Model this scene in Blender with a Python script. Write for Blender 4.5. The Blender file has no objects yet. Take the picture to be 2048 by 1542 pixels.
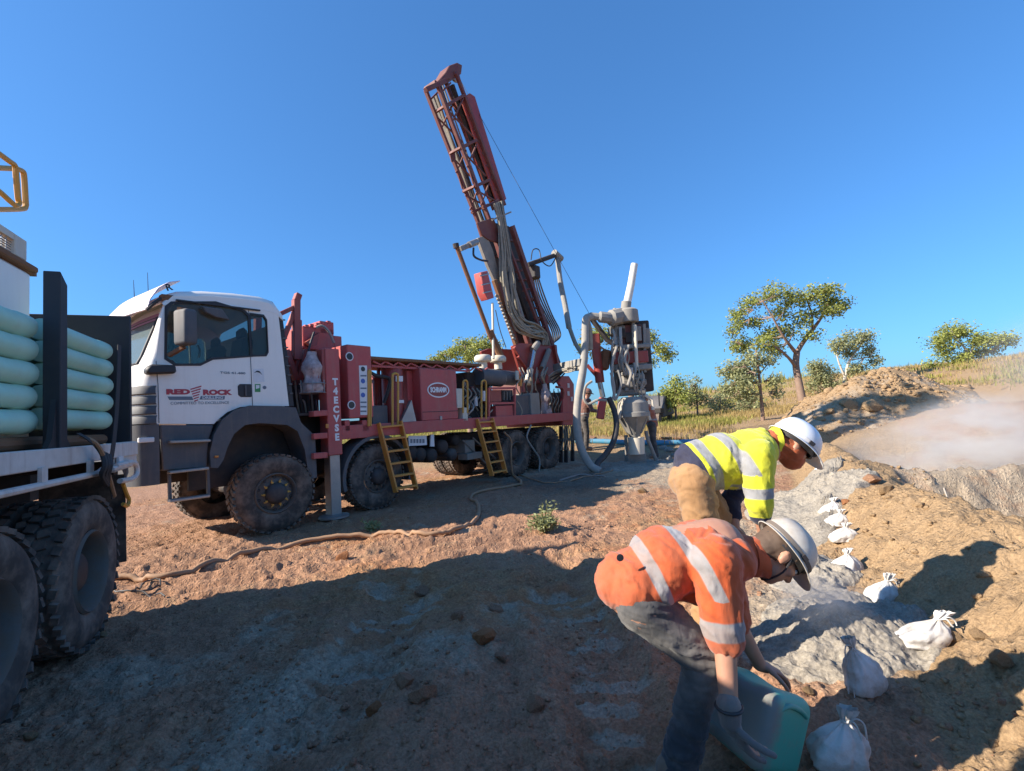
import bpy, bmesh, math, random
import numpy as np
from mathutils import Vector, Matrix
from mathutils.geometry import tessellate_polygon

SC = bpy.context.scene
COL = SC.collection
rad = math.radians
random.seed(7)
RNG = np.random.default_rng(11)

# ------------------------------------------------------------------ camera
CAM_H, CAM_PITCH, CAM_ROLL, FPX = 1.4725, 0.0629, -0.0587, 950.0
_cp, _sp = math.cos(CAM_PITCH), math.sin(CAM_PITCH)
_F = np.array([0, _cp, _sp]); _R0 = np.array([1.0, 0, 0]); _U0 = np.array([0, -_sp, _cp])
_c, _s = math.cos(CAM_ROLL), math.sin(CAM_ROLL)
_R = _c * _R0 + _s * _U0
_U = -_s * _R0 + _c * _U0
EYE = np.array([0, 0, CAM_H])
cam_d = bpy.data.cameras.new('camera')
cam = bpy.data.objects.new('camera', cam_d); COL.objects.link(cam)
cam.matrix_world = Matrix(((_R[0], _U[0], -_F[0], 0), (_R[1], _U[1], -_F[1], 0), (_R[2], _U[2], -_F[2], CAM_H), (0, 0, 0, 1)))
cam_d.sensor_width = 36; cam_d.lens = 36 * FPX / 2048
cam_d.clip_start = 0.05; cam_d.clip_end = 3000
SC.camera = cam
SC.render.resolution_x, SC.render.resolution_y = 1024, 771

# ------------------------------------------------------------------ sky and sun
SUN_AZ, SUN_EL = 75.0, 31.0        # heading the light travels towards (clockwise from +Y), height of the sun
w = bpy.data.worlds.new('World'); SC.world = w; w.use_nodes = True
nt = w.node_tree; nt.nodes.clear()
sky = nt.nodes.new('ShaderNodeTexSky'); sky.sky_type = 'NISHITA'; sky.sun_disc = False
sky.sun_elevation = rad(SUN_EL); sky.sun_rotation = rad(SUN_AZ + 180)
sky.altitude = 400; sky.air_density = 1.1; sky.dust_density = 1.2; sky.ozone_density = 6.0
bg = nt.nodes.new('ShaderNodeBackground'); bg.inputs['Strength'].default_value = 0.15
wo = nt.nodes.new('ShaderNodeOutputWorld')
deep = nt.nodes.new('ShaderNodeMix'); deep.data_type = 'RGBA'; deep.blend_type = 'MULTIPLY'; deep.inputs[0].default_value = 1
deep.inputs[7].default_value = (.315, .61, .91, 1)      # the deep clear blue of dry outback air, the same all over the sky
gam = nt.nodes.new('ShaderNodeGamma'); gam.inputs[1].default_value = .72
nt.links.new(sky.outputs[0], gam.inputs[0]); nt.links.new(gam.outputs[0], deep.inputs[6]); nt.links.new(deep.outputs[2], bg.inputs[0]); nt.links.new(bg.outputs[0], wo.inputs[0])
sd = bpy.data.lights.new('sun', 'SUN'); sd.energy = 4.3; sd.angle = rad(0.53); sd.color = (1.0, 0.90, 0.76)
sun = bpy.data.objects.new('sun', sd); COL.objects.link(sun)
_a, _e = rad(SUN_AZ), rad(SUN_EL)
SUN_DIR = Vector((math.sin(_a) * math.cos(_e), math.cos(_a) * math.cos(_e), -math.sin(_e)))
sun.rotation_euler = SUN_DIR.to_track_quat('-Z', 'Y').to_euler(); sun.location = (-20, -8, 20)
SC.view_settings.view_transform = 'Standard'; SC.view_settings.look = 'None'
SC.view_settings.gamma = 1; SC.view_settings.use_curve_mapping = False
SC.view_settings.exposure = 1.27
SC.render.engine = 'CYCLES'
SC.cycles.use_denoising = True
SC.cycles.max_bounces = 7; SC.cycles.volume_bounces = 3; SC.cycles.transparent_max_bounces = 12
SC.cycles.volume_step_rate = 1.0; SC.cycles.volume_max_steps = 96
SC.cycles.sample_clamp_indirect = 6

# ------------------------------------------------------------------ where a sight line of the photograph meets a real plane
def ray(px, py):
    return _F + _R * ((px - 1024) / FPX) + _U * ((771 - py) / FPX)
def GP(px, py, z=0.0):
    d = ray(px, py); return EYE + d * ((z - CAM_H) / d[2])
def PD(px, py, Y):
    d = ray(px, py); return EYE + d * (Y / d[1])
class Frame:
    """a vehicle's own axes: x to its rear, y away from the near side, z up"""
    def __init__(s, az, x, y, z=0.0):
        s.az = az; s.D = np.array([math.sin(az), math.cos(az), 0]); s.N = np.array([-math.cos(az), math.sin(az), 0]); s.O = np.array([x, y, z])
    def P(s, px, py, v=0.0):
        d = ray(px, py); t = (v - (EYE - s.O) @ s.N) / (d @ s.N); p = EYE + d * t - s.O
        return (p @ s.D, v, p[2])
    def uw(s, px, py, v=0.0):
        a = s.P(px, py, v); return (a[0], a[2])
    def W(s, u, v, w): return s.O + u * s.D + v * s.N + np.array([0, 0, w])
    def L(s, P):
        p = np.array(P) - s.O; return (p @ s.D, p @ s.N, p[2])
    @property
    def rotz(s): return math.pi / 2 - s.az
# ------------------------------------------------------------------ mesh helpers
class MB:
    def __init__(s): s.v = []; s.f = []
    def add(s, vs, fs):
        k = len(s.v); s.v += [tuple(map(float, a)) for a in vs]; s.f += [tuple(i + k for i in f) for f in fs]; return s
    def box(s, c, size, rot=None):
        hx, hy, hz = [a / 2 for a in size]
        vs = [Vector((x, y, z)) for x in (-hx, hx) for y in (-hy, hy) for z in (-hz, hz)]
        if rot is not None: vs = [rot @ a for a in vs]
        c = Vector(c)
        return s.add([a + c for a in vs], [(0, 1, 3, 2), (4, 6, 7, 5), (0, 4, 5, 1), (2, 3, 7, 6), (0, 2, 6, 4), (1, 5, 7, 3)])
    def bx(s, x0, x1, y0, y1, z0, z1):
        return s.box(((x0 + x1) / 2, (y0 + y1) / 2, (z0 + z1) / 2), (abs(x1 - x0), abs(y1 - y0), abs(z1 - z0)))
    def beam(s, p0, p1, w, h, up=(0, 0, 1)):
        p0, p1 = Vector(p0), Vector(p1); d = p1 - p0; L = d.length; d.normalize(); up = Vector(up)
        if abs(d.dot(up)) > 0.97: up = Vector((0, 1, 0)) if abs(d.y) < .9 else Vector((1, 0, 0))
        side = d.cross(up).normalized(); up = side.cross(d)
        rot = Matrix((d, side, up)).transposed()
        return s.box((p0 + p1) / 2, (L, w, h), rot)
    def tube(s, pts, r, n=8, caps=True):
        pts = [Vector(p) for p in pts]; m = len(pts)
        rs = list(r) if isinstance(r, (list, tuple)) else [r] * m
        t0 = (pts[1] - pts[0]).normalized()
        nrm = t0.orthogonal().normalized(); vs = []; fs = []
        for i in range(m):
            t = (pts[min(i + 1, m - 1)] - pts[max(i - 1, 0)]).normalized()
            nrm = (nrm - t * nrm.dot(t)); nrm = nrm.normalized() if nrm.length > 1e-6 else t.orthogonal().normalized()
            b = t.cross(nrm)
            for k in range(n):
                a = 2 * math.pi * k / n; vs.append(pts[i] + (nrm * math.cos(a) + b * math.sin(a)) * rs[i])
        for i in range(m - 1):
            for k in range(n): fs.append((i * n + k, i * n + (k + 1) % n, (i + 1) * n + (k + 1) % n, (i + 1) * n + k))
        if caps: fs.append(tuple(range(n))[::-1]); fs.append(tuple((m - 1) * n + k for k in range(n)))
        return s.add(vs, fs)
    def cyl(s, p0, p1, r0, r1=None, n=16): return s.tube([p0, p1], [r0, r0 if r1 is None else r1], n)
    def prism(s, poly, y0, y1):
        """polygon of (x, z) pushed from y0 to y1"""
        n = len(poly); vs = [(a, y0, b) for a, b in poly] + [(a, y1, b) for a, b in poly]
        fs = [tuple(range(n)), tuple(range(2 * n - 1, n - 1, -1))] + [(i, i + n, (i + 1) % n + n, (i + 1) % n) for i in range(n)]
        return s.add(vs, fs)
    def panel(s, outer, holes, y0, y1):
        loops = [outer] + holes; flat = [p for l in loops for p in l]; n = len(flat)
        tris = tessellate_polygon([[Vector((a, b, 0)) for a, b in l] for l in loops])
        vs = [(a, y0, b) for a, b in flat] + [(a, y1, b) for a, b in flat]; fs = []
        for t in tris: fs.append(tuple(t)); fs.append(tuple(i + n for i in t[::-1]))
        k = 0
        for l in loops:
            m = len(l)
            for i in range(m): fs.append((k + i, k + i + n, k + (i + 1) % m + n, k + (i + 1) % m))
            k += m
        return s.add(vs, fs)
    def lathe(s, prof, c=(0, 0, 0), axis=(0, 0, 1), n=24, caps=True):
        """profile of (radius, height along axis)"""
        ax = Vector(axis).normalized(); a = ax.orthogonal().normalized(); b = ax.cross(a); c = Vector(c); vs = []; fs = []; m = len(prof)
        for r, h in prof:
            for k in range(n):
                t = 2 * math.pi * k / n; vs.append(c + ax * h + (a * math.cos(t) + b * math.sin(t)) * r)
        for i in range(m - 1):
            for k in range(n): fs.append((i * n + k, i * n + (k + 1) % n, (i + 1) * n + (k + 1) % n, (i + 1) * n + k))
        if caps and prof[0][0] > 1e-4: fs.append(tuple(range(n))[::-1])
        if caps and prof[-1][0] > 1e-4: fs.append(tuple((m - 1) * n + k for k in range(n)))
        return s.add(vs, fs)
    def sheet(s, rows):
        n = len(rows[0]); vs = [p for r in rows for p in r]
        return s.add(vs, [(i * n + k, i * n + k + 1, (i + 1) * n + k + 1, (i + 1) * n + k) for i in range(len(rows) - 1) for k in range(n - 1)])
    def build(s, name, mat, parent=None, bevel=0.0, smooth=35, seg=1, thick=0, **props):
        me = bpy.data.meshes.new(name); bm = bmesh.new()
        vs = [bm.verts.new(v) for v in s.v]
        for f in s.f:
            try: bm.faces.new([vs[i] for i in f])
            except ValueError: pass
        bmesh.ops.remove_doubles(bm, verts=bm.verts, dist=1e-5)
        if thick:
            bmesh.ops.recalc_face_normals(bm, faces=bm.faces)
            bmesh.ops.solidify(bm, geom=bm.faces[:], thickness=thick)
        bmesh.ops.recalc_face_normals(bm, faces=bm.faces)
        if bevel:
            ed = [e for e in bm.edges if len(e.link_faces) == 2 and e.calc_face_angle(0) > 0.6]
            bmesh.ops.bevel(bm, geom=ed, offset=bevel, segments=seg, profile=0.5, affect='EDGES', clamp_overlap=True)
        bm.to_mesh(me); bm.free()
        if smooth:
            me.polygons.foreach_set('use_smooth', [True] * len(me.polygons)); me.set_sharp_from_angle(angle=rad(smooth))
        me.materials.append(mat)
        return link(name, me, parent, **props)
def link(name, me, parent=None, **props):
    o = bpy.data.objects.new(name, me); COL.objects.link(o)
    if parent is not None: o.parent = parent
    for k, v in props.items(): o[k] = v
    return o
def thing(name, label, cat, loc=(0, 0, 0), rotz=0.0, group=None):
    o = bpy.data.objects.new(name, None); COL.objects.link(o); o.empty_display_size = .1
    o.location = loc; o.rotation_euler = (0, 0, rotz); o['label'] = label; o['category'] = cat
    if group: o['group'] = group
    return o
def copy_tree(o, parent=None):
    c = o.copy(); COL.objects.link(c)
    if parent is not None: c.parent = parent
    for ch in list(o.children): copy_tree(ch, c)
    return c
def npmesh(name, V, Fq, mats, parent=None, smooth=True, attrs=None, **props):
    me = bpy.data.meshes.new(name); V = np.asarray(V, np.float32); Fq = np.asarray(Fq, np.int32)
    k = Fq.shape[1]; me.vertices.add(len(V)); me.vertices.foreach_set('co', V.ravel())
    me.loops.add(Fq.size); me.loops.foreach_set('vertex_index', Fq.ravel())
    me.polygons.add(len(Fq)); me.polygons.foreach_set('loop_start', np.arange(0, Fq.size, k, dtype=np.int32))
    me.update(calc_edges=True)
    if smooth: me.polygons.foreach_set('use_smooth', np.ones(len(Fq), bool))
    for a, arr in (attrs or {}).items():
        at = me.attributes.new(a, 'FLOAT', 'POINT'); at.data.foreach_set('value', np.asarray(arr, np.float32))
    for m in (mats if isinstance(mats, (list, tuple)) else [mats]): me.materials.append(m)
    return link(name, me, parent, **props)
def bez(pts, n=8):
    """smooth polyline through points"""
    P = [np.array(p, float) for p in pts]; P = [2 * P[0] - P[1]] + P + [2 * P[-1] - P[-2]]; out = []
    for i in range(1, len(P) - 2):
        a, b, c, d = P[i - 1:i + 3]
        for k in range(n):
            t = k / n; out.append(.5 * (2 * b + (c - a) * t + (2 * a - 5 * b + 4 * c - d) * t * t + (3 * b - a - 3 * c + d) * t ** 3))
    out.append(P[-2]); return [tuple(p) for p in out]
def text_part(name, s, size, M, mat, parent, width=None, bold=0.0, depth=0.001, **props):
    """flat lettering: M places the text's x/y plane"""
    cu = bpy.data.curves.new('txt', 'FONT'); cu.body = s; cu.size = size; cu.align_x = 'CENTER'; cu.align_y = 'CENTER'; cu.extrude = depth; cu.offset = bold
    cu.resolution_u = 3
    o = bpy.data.objects.new('txt', cu); COL.objects.link(o)
    dg = bpy.context.evaluated_depsgraph_get(); me = bpy.data.meshes.new_from_object(o.evaluated_get(dg))
    bpy.data.objects.remove(o); bpy.data.curves.remove(cu)
    if width:
        xs = [v.co.x for v in me.vertices]; k = width / max(1e-4, max(xs) - min(xs))
        me.transform(Matrix.Diagonal((k, 1, 1, 1)))
    me.transform(M); me.materials.clear(); me.materials.append(mat); me.name = name
    return link(name, me, parent, **props)
def side_M(u, v, w):      # text plane lying on a vehicle's near side
    return Matrix(((1, 0, 0, u), (0, 0, -1, v), (0, 1, 0, w), (0, 0, 0, 1)))

# value noise
_perm = RNG.random((256, 256))
def vnoise(x, y, seed=0):
    x = np.asarray(x, float) + seed * 17.31; y = np.asarray(y, float) + seed * 9.77
    xi = np.floor(x).astype(int); yi = np.floor(y).astype(int); fx = x - xi; fy = y - yi
    fx = fx * fx * (3 - 2 * fx); fy = fy * fy * (3 - 2 * fy)
    g = lambda a, b: _perm[a & 255, b & 255]
    return (g(xi, yi) * (1 - fx) + g(xi + 1, yi) * fx) * (1 - fy) + (g(xi, yi + 1) * (1 - fx) + g(xi + 1, yi + 1) * fx) * fy
def fbm(x, y, oct=4, seed=0, gain=.5):
    a = 1; s = 0; t = 0
    for i in range(oct):
        s = s + a * (vnoise(x * 2 ** i, y * 2 ** i, seed + i) - .5); t += a; a *= gain
    return s / t * 2
def S(t):
    t = np.clip(t, 0, 1); return t * t * (3 - 2 * t)

# ------------------------------------------------------------------ materials
def nodes(name):
    m = bpy.data.materials.new(name); m.use_nodes = True; t = m.node_tree; t.nodes.clear()
    out = t.nodes.new('ShaderNodeOutputMaterial'); b = t.nodes.new('ShaderNodeBsdfPrincipled'); t.links.new(b.outputs[0], out.inputs[0])
    return m, t, b, out
def N(t, typ, **kw):
    n = t.nodes.new(typ)
    for k, v in kw.items():
        if k in n.inputs: n.inputs[k].default_value = v
        else: setattr(n, k, v)
    return n
def noise(t, scale, detail=4, rough=.55, coord='Object', vec=None):
    n = N(t, 'ShaderNodeTexNoise', Scale=scale, Detail=detail, Roughness=rough)
    if vec is None:
        c = N(t, 'ShaderNodeTexCoord'); vec = c.outputs[coord]
    t.links.new(vec, n.inputs['Vector']); return n
def ramp(t, src, a, b, ca=(0, 0, 0, 1), cb=(1, 1, 1, 1)):
    r = N(t, 'ShaderNodeValToRGB'); r.color_ramp.elements[0].position = a; r.color_ramp.elements[1].position = b
    r.color_ramp.elements[0].color = ca; r.color_ramp.elements[1].color = cb; t.links.new(src, r.inputs[0]); return r
def mix(t, fac, a, b, mode='MIX'):
    n = N(t, 'ShaderNodeMix'); n.data_type = 'RGBA'; n.blend_type = mode
    for src, i in ((fac, 0), (a, 6), (b, 7)):
        if hasattr(src, 'is_linked') or hasattr(src, 'links'): t.links.new(src, n.inputs[i])
        else: n.inputs[i].default_value = src if i == 0 else (*src[:3], 1)
    return n.outputs[2]
def math_(t, op, a, b=0.0, clamp=False):
    n = N(t, 'ShaderNodeMath'); n.operation = op; n.use_clamp = clamp
    for src, i in ((a, 0), (b, 1)):
        if hasattr(src, 'links'): t.links.new(src, n.inputs[i])
        else: n.inputs[i].default_value = src
    return n.outputs[0]
def bump(t, b, h, strength=.3, dist=.02):
    n = N(t, 'ShaderNodeBump', Strength=strength, Distance=dist); t.links.new(h, n.inputs['Height']); t.links.new(n.outputs[0], b.inputs['Normal'])
DUST = (.33, .22, .15)
def mat(name, col, rough=.5, metal=0.0, dust=.25, dustcol=DUST, scale=3.0, bmp=.0, var=.12, grain=40, streak=0.0):
    m, t, b, out = nodes(name)
    n1 = noise(t, scale, 6, .65); n2 = noise(t, scale * 7, 4, .6)
    dark = tuple(c * (1 - var) for c in col); lite = tuple(min(1, c * (1 + var)) for c in col)
    base = mix(t, n2.outputs[0], dark, lite)
    geo = N(t, 'ShaderNodeNewGeometry'); sx = N(t, 'ShaderNodeSeparateXYZ'); t.links.new(geo.outputs['Normal'], sx.inputs[0])
    up = math_(t, 'MULTIPLY', math_(t, 'MAXIMUM', sx.outputs[2], 0.0), .45)
    d = ramp(t, n1.outputs[0], .42, .72).outputs[0]
    d2 = math_(t, 'MULTIPLY', math_(t, 'ADD', math_(t, 'ADD', d, up), .15), dust, True)
    if streak:
        mp = N(t, 'ShaderNodeMapping'); mp.inputs['Scale'].default_value = (9, 9, .7); t.links.new(N(t, 'ShaderNodeTexCoord').outputs['Object'], mp.inputs[0]); ns = noise(t, 1.6, 5, .65, vec=mp.outputs[0])
        d2 = math_(t, 'ADD', d2, math_(t, 'MULTIPLY', ramp(t, ns.outputs[0], .52, .78).outputs[0], streak), True)
        base = mix(t, math_(t, 'MULTIPLY', ramp(t, noise(t, 2.3, 5, .7).outputs[0], .55, .75).outputs[0], streak * 1.2), base, tuple(c * .45 for c in col))
    base = mix(t, d2, base, dustcol)
    t.links.new(base, b.inputs['Base Color']); b.inputs['Metallic'].default_value = metal
    rr = math_(t, 'ADD', math_(t, 'MULTIPLY', d2, .5), rough, True); t.links.new(rr, b.inputs['Roughness'])
    if bmp: bump(t, b, noise(t, grain, 3).outputs[0], bmp, .004)
    return m
M = {}
M['red'] = mat('faded_red_paint', (.48, .066, .064), .48, 0, .25, (.38, .24, .19), 2.5, .06, streak=.35)
M['red2'] = mat('bright_red_paint', (.29, .036, .030), .42, 0, .22, (.32, .18, .12), 3, .05, streak=.25)
M['maroon'] = mat('mast_red_paint', (.155, .036, .033), .6, 0, .45, (.20, .145, .115), 4, .1, streak=.35)
M['white'] = mat('white_cab_paint', (.86, .81, .74), .32, 0, .10, (.56, .46, .37), 1.2, 0, .02, streak=.16)
M['plastic'] = mat('grey_plastic', (.07, .075, .085), .6, 0, .25, (.26, .21, .17), 3, .1, streak=.25)
M['black'] = mat('black_steel', (.018, .02, .026), .55, 0, .15, (.14, .10, .075), 3, .05)
M['chassis'] = mat('dusty_chassis', (.022, .021, .022), .7, 0, .4, (.15, .10, .075), 4, .1)
M['tyre'] = mat('dusty_tyre', (.03, .028, .026), .88, 0, .85, (.25, .18, .135), 5, .25)
M['tyre_dark'] = mat('black_tyre', (.03, .028, .027), .85, 0, .8, (.25, .19, .15), 5, .25)
M['rim'] = mat('muddy_rim', (.13, .125, .12), .6, .2, .75, (.20, .145, .105), 9, .2)
M['rim_dark'] = mat('dark_rim', (.035, .035, .04), .55, .2, .35, (.20, .15, .11), 6, .1)
M['orange'] = mat('orange_ladder_paint', (.68, .26, .04), .5, 0, .22, (.36, .24, .14), 6, .05)
M['yellow'] = mat('yellow_rail_paint', (.62, .30, .035), .45, 0, .22, (.40, .27, .15), 6, .05)
M['steel'] = mat('bare_steel', (.33, .32, .31), .42, .7, .35, (.36, .30, .25), 5, .1)
M['chrome'] = mat('cylinder_rod', (.6, .6, .6), .2, .9, .15, (.4, .34, .28), 6)
M['grease'] = mat('grey_dusted_steel', (.23, .22, .20), .75, .1, .5, (.40, .36, .31), 5, .3)
M['hose'] = mat('dusty_hydraulic_hose', (.24, .22, .175), .75, 0, .6, (.42, .37, .29), 8, .1)
M['hose_black'] = mat('black_rubber_hose', (.02, .02, .024), .55, 0, .2, (.2, .16, .13), 8)
M['hose_grey'] = mat('grey_sample_hose', (.25, .24, .22), .7, 0, .5, (.42, .37, .31), 9, .2)
M['hose_tan'] = mat('tan_air_hose', (.34, .19, .10), .65, 0, .4, (.33, .22, .15), 9, .1)
M['rust'] = mat('rusty_steel', (.20, .085, .04), .8, .1, .35, (.28, .19, .12), 6, .3)
M['cream'] = mat('cream_paint', (.62, .56, .45), .5, 0, .3, (.46, .35, .25), 4)
M['pvc'] = mat('pale_green_pvc', (.38, .68, .55), .38, 0, .25, (.46, .43, .36), 3, 0, .08, streak=.12)
M['pvc_end'] = mat('pvc_socket', (.30, .48, .43), .4, 0, .2, (.42, .38, .32), 3)
M['tray'] = mat('tray_white_paint', (.70, .65, .60), .45, 0, .34, (.36, .24, .17), 3, .05, streak=.4)
M['sticker'] = mat('white_sticker', (.72, .72, .72), .45, 0, .18, (.42, .33, .27), 8)
M['blue'] = mat('sticker_blue', (.05, .12, .42), .45, 0, .1)
M['txt_red'] = mat('lettering_red', (.42, .028, .05), .4, 0, .03)
M['txt_grey'] = mat('lettering_grey', (.12, .15, .19), .4, 0, .03)
M['txt_white'] = mat('lettering_white', (.78, .77, .76), .4, 0, .1)
M['txt_black'] = mat('lettering_black', (.02, .02, .02), .4, 0, .03)
M['green'] = mat('sticker_green', (.03, .25, .07), .4, 0, .03)
M['visor'] = mat('pale_pink_visor', (.74, .62, .70), .4, 0, .2, (.55, .45, .45), 5)
M['purple'] = mat('purple_trim', (.36, .16, .30), .4, 0, .12)
M['bagplastic'] = mat('cloudy_plastic_bag', (.48, .33, .31), .4, 0, .4, (.40, .30, .25), 9, .3)
M['drum'] = mat('turquoise_plastic', (.035, .33, .26), .45, 0, .30, (.30, .29, .27), 4, .06, .1)
M['drum_dirty'] = mat('drum_dirty_inside', (.16, .22, .21), .7, 0, .75, (.27, .25, .23), 5, .2)
M['pvc_white'] = mat('white_pvc', (.66, .64, .58), .45, 0, .12, (.45, .38, .3), 5)
M['amber'] = mat('amber_lens', (.55, .2, .03), .3, 0, .2)
M['bluepipe'] = mat('blue_layflat', (.03, .25, .42), .6, 0, .3, (.3, .25, .2), 5)
def glass_mat(name, tint, rough=.02, alpha=.35):
    m, t, b, out = nodes(name)
    b.inputs['Base Color'].default_value = (*tint, 1); b.inputs['Roughness'].default_value = rough; b.inputs['IOR'].default_value = 1.5
    tr = N(t, 'ShaderNodeBsdfTransparent'); tr.inputs[0].default_value = (.78, .86, .84, 1)
    mx = N(t, 'ShaderNodeMixShader'); mx.inputs[0].default_value = alpha
    t.links.new(tr.outputs[0], mx.inputs[1]); t.links.new(b.outputs[0], mx.inputs[2]); t.links.new(mx.outputs[0], out.inputs[0])
    return m
M['glass'] = glass_mat('dusty_window_glass', (.03, .045, .05), .03, .45)
M['windscreen'] = glass_mat('dusty_windscreen', (.20, .24, .24), .12, .5)

def soil_mat(name, attr=True, base=None, bmp=.8):
    """earth: attributes red, grey, tan, damp blend the soils; noise adds grain"""
    m, t, b, out = nodes(name)
    co = N(t, 'ShaderNodeTexCoord').outputs['Object']
    n_big = noise(t, .9, 5, .6, vec=co); n_mid = noise(t, 6, 6, .65, vec=co); n_fine = noise(t, 60, 5, .7, vec=co)
    brown = mix(t, n_mid.outputs[0], (.27, .140, .082), (.52, .315, .205))
    red = mix(t, n_mid.outputs[0], (.32, .13, .055), (.52, .25, .125))
    grey = mix(t, n_mid.outputs[0], (.30, .235, .17), (.51, .415, .31))
    tan = mix(t, n_mid.outputs[0], (.28, .185, .10), (.45, .315, .19))
    at = lambda k: N(t, 'ShaderNodeAttribute', attribute_name=k).outputs['Fac']
    def soft(k, lo=.35, hi=.65):
        a = math_(t, 'ADD', at(k), math_(t, 'MULTIPLY', math_(t, 'SUBTRACT', n_mid.outputs[0], .5), .7))
        return ramp(t, a, lo, hi).outputs[0]
    if attr:
        c = mix(t, soft('red'), brown, red)
        c = mix(t, soft('tan'), c, tan)
        c = mix(t, soft('grey'), c, grey)
        c = mix(t, math_(t, 'MULTIPLY', soft('damp'), .62), c, (.06, .055, .052))
        c = mix(t, math_(t, 'MULTIPLY', ramp(t, math_(t, 'ADD', at('pressed'), math_(t, 'MULTIPLY', math_(t, 'SUBTRACT', n_mid.outputs[0], .5), 1.3)), .38, .75).outputs[0], .4), c, (.42, .34, .27))
    else: c = {'ash': mix(t, n_mid.outputs[0], (.25, .225, .19), (.38, .345, .295)), 'grey': grey, 'tan': tan, 'red': red, 'brown': brown}[base]
    sp = ramp(t, n_fine.outputs[0], .3, .75, (.62, .61, .60, 1), (1.3, 1.28, 1.25, 1)).outputs[0]
    c = mix(t, 1.0, c, sp, 'MULTIPLY')
    pb = N(t, 'ShaderNodeTexVoronoi', Scale=38.0); t.links.new(co, pb.inputs['Vector']); sx_ = N(t, 'ShaderNodeSeparateXYZ'); t.links.new(pb.outputs['Color'], sx_.inputs[0])
    c = mix(t, ramp(t, n_big.outputs[0], .35, .7).outputs[0], c, mix(t, 1.0, c, ramp(t, sx_.outputs[0], .1, .95, (.74, .73, .72, 1), (1.2, 1.19, 1.17, 1)).outputs[0], 'MULTIPLY'))
    t.links.new(c, b.inputs['Base Color']); b.inputs['Roughness'].default_value = .95; b.inputs['Specular IOR Level'].default_value = .15
    vo = N(t, 'ShaderNodeTexVoronoi', Scale=26.0); wv = noise(t, 9, 3, .6, vec=co); wm = N(t, 'ShaderNodeVectorMath'); wm.operation = 'MULTIPLY_ADD'; t.links.new(wv.outputs['Color'], wm.inputs[0]); wm.inputs[1].default_value = (.12, .12, .12); t.links.new(co, wm.inputs[2]); t.links.new(wm.outputs[0], vo.inputs['Vector'])
    clod = ramp(t, vo.outputs['Distance'], .05, .55, (1, 1, 1, 1), (0, 0, 0, 1)).outputs[0]
    h = math_(t, 'ADD', math_(t, 'ADD', math_(t, 'MULTIPLY', n_mid.outputs[0], .6), math_(t, 'MULTIPLY', n_fine.outputs[0], .5)), math_(t, 'MULTIPLY', math_(t, 'MULTIPLY', clod, n_mid.outputs[0]), .7))
    bump(t, b, h, bmp, .04)
    return m
M['soil'] = soil_mat('soil'); M['cuttings'] = soil_mat('grey_cuttings', False, 'ash', .45); M['spoil'] = soil_mat('spoil_earth', True)
M['rock'] = soil_mat('brown_rock', False, 'brown'); M['rock_tan'] = soil_mat('tan_rock', False, 'tan'); M['rock_red'] = soil_mat('red_rock', False, 'red')
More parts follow.
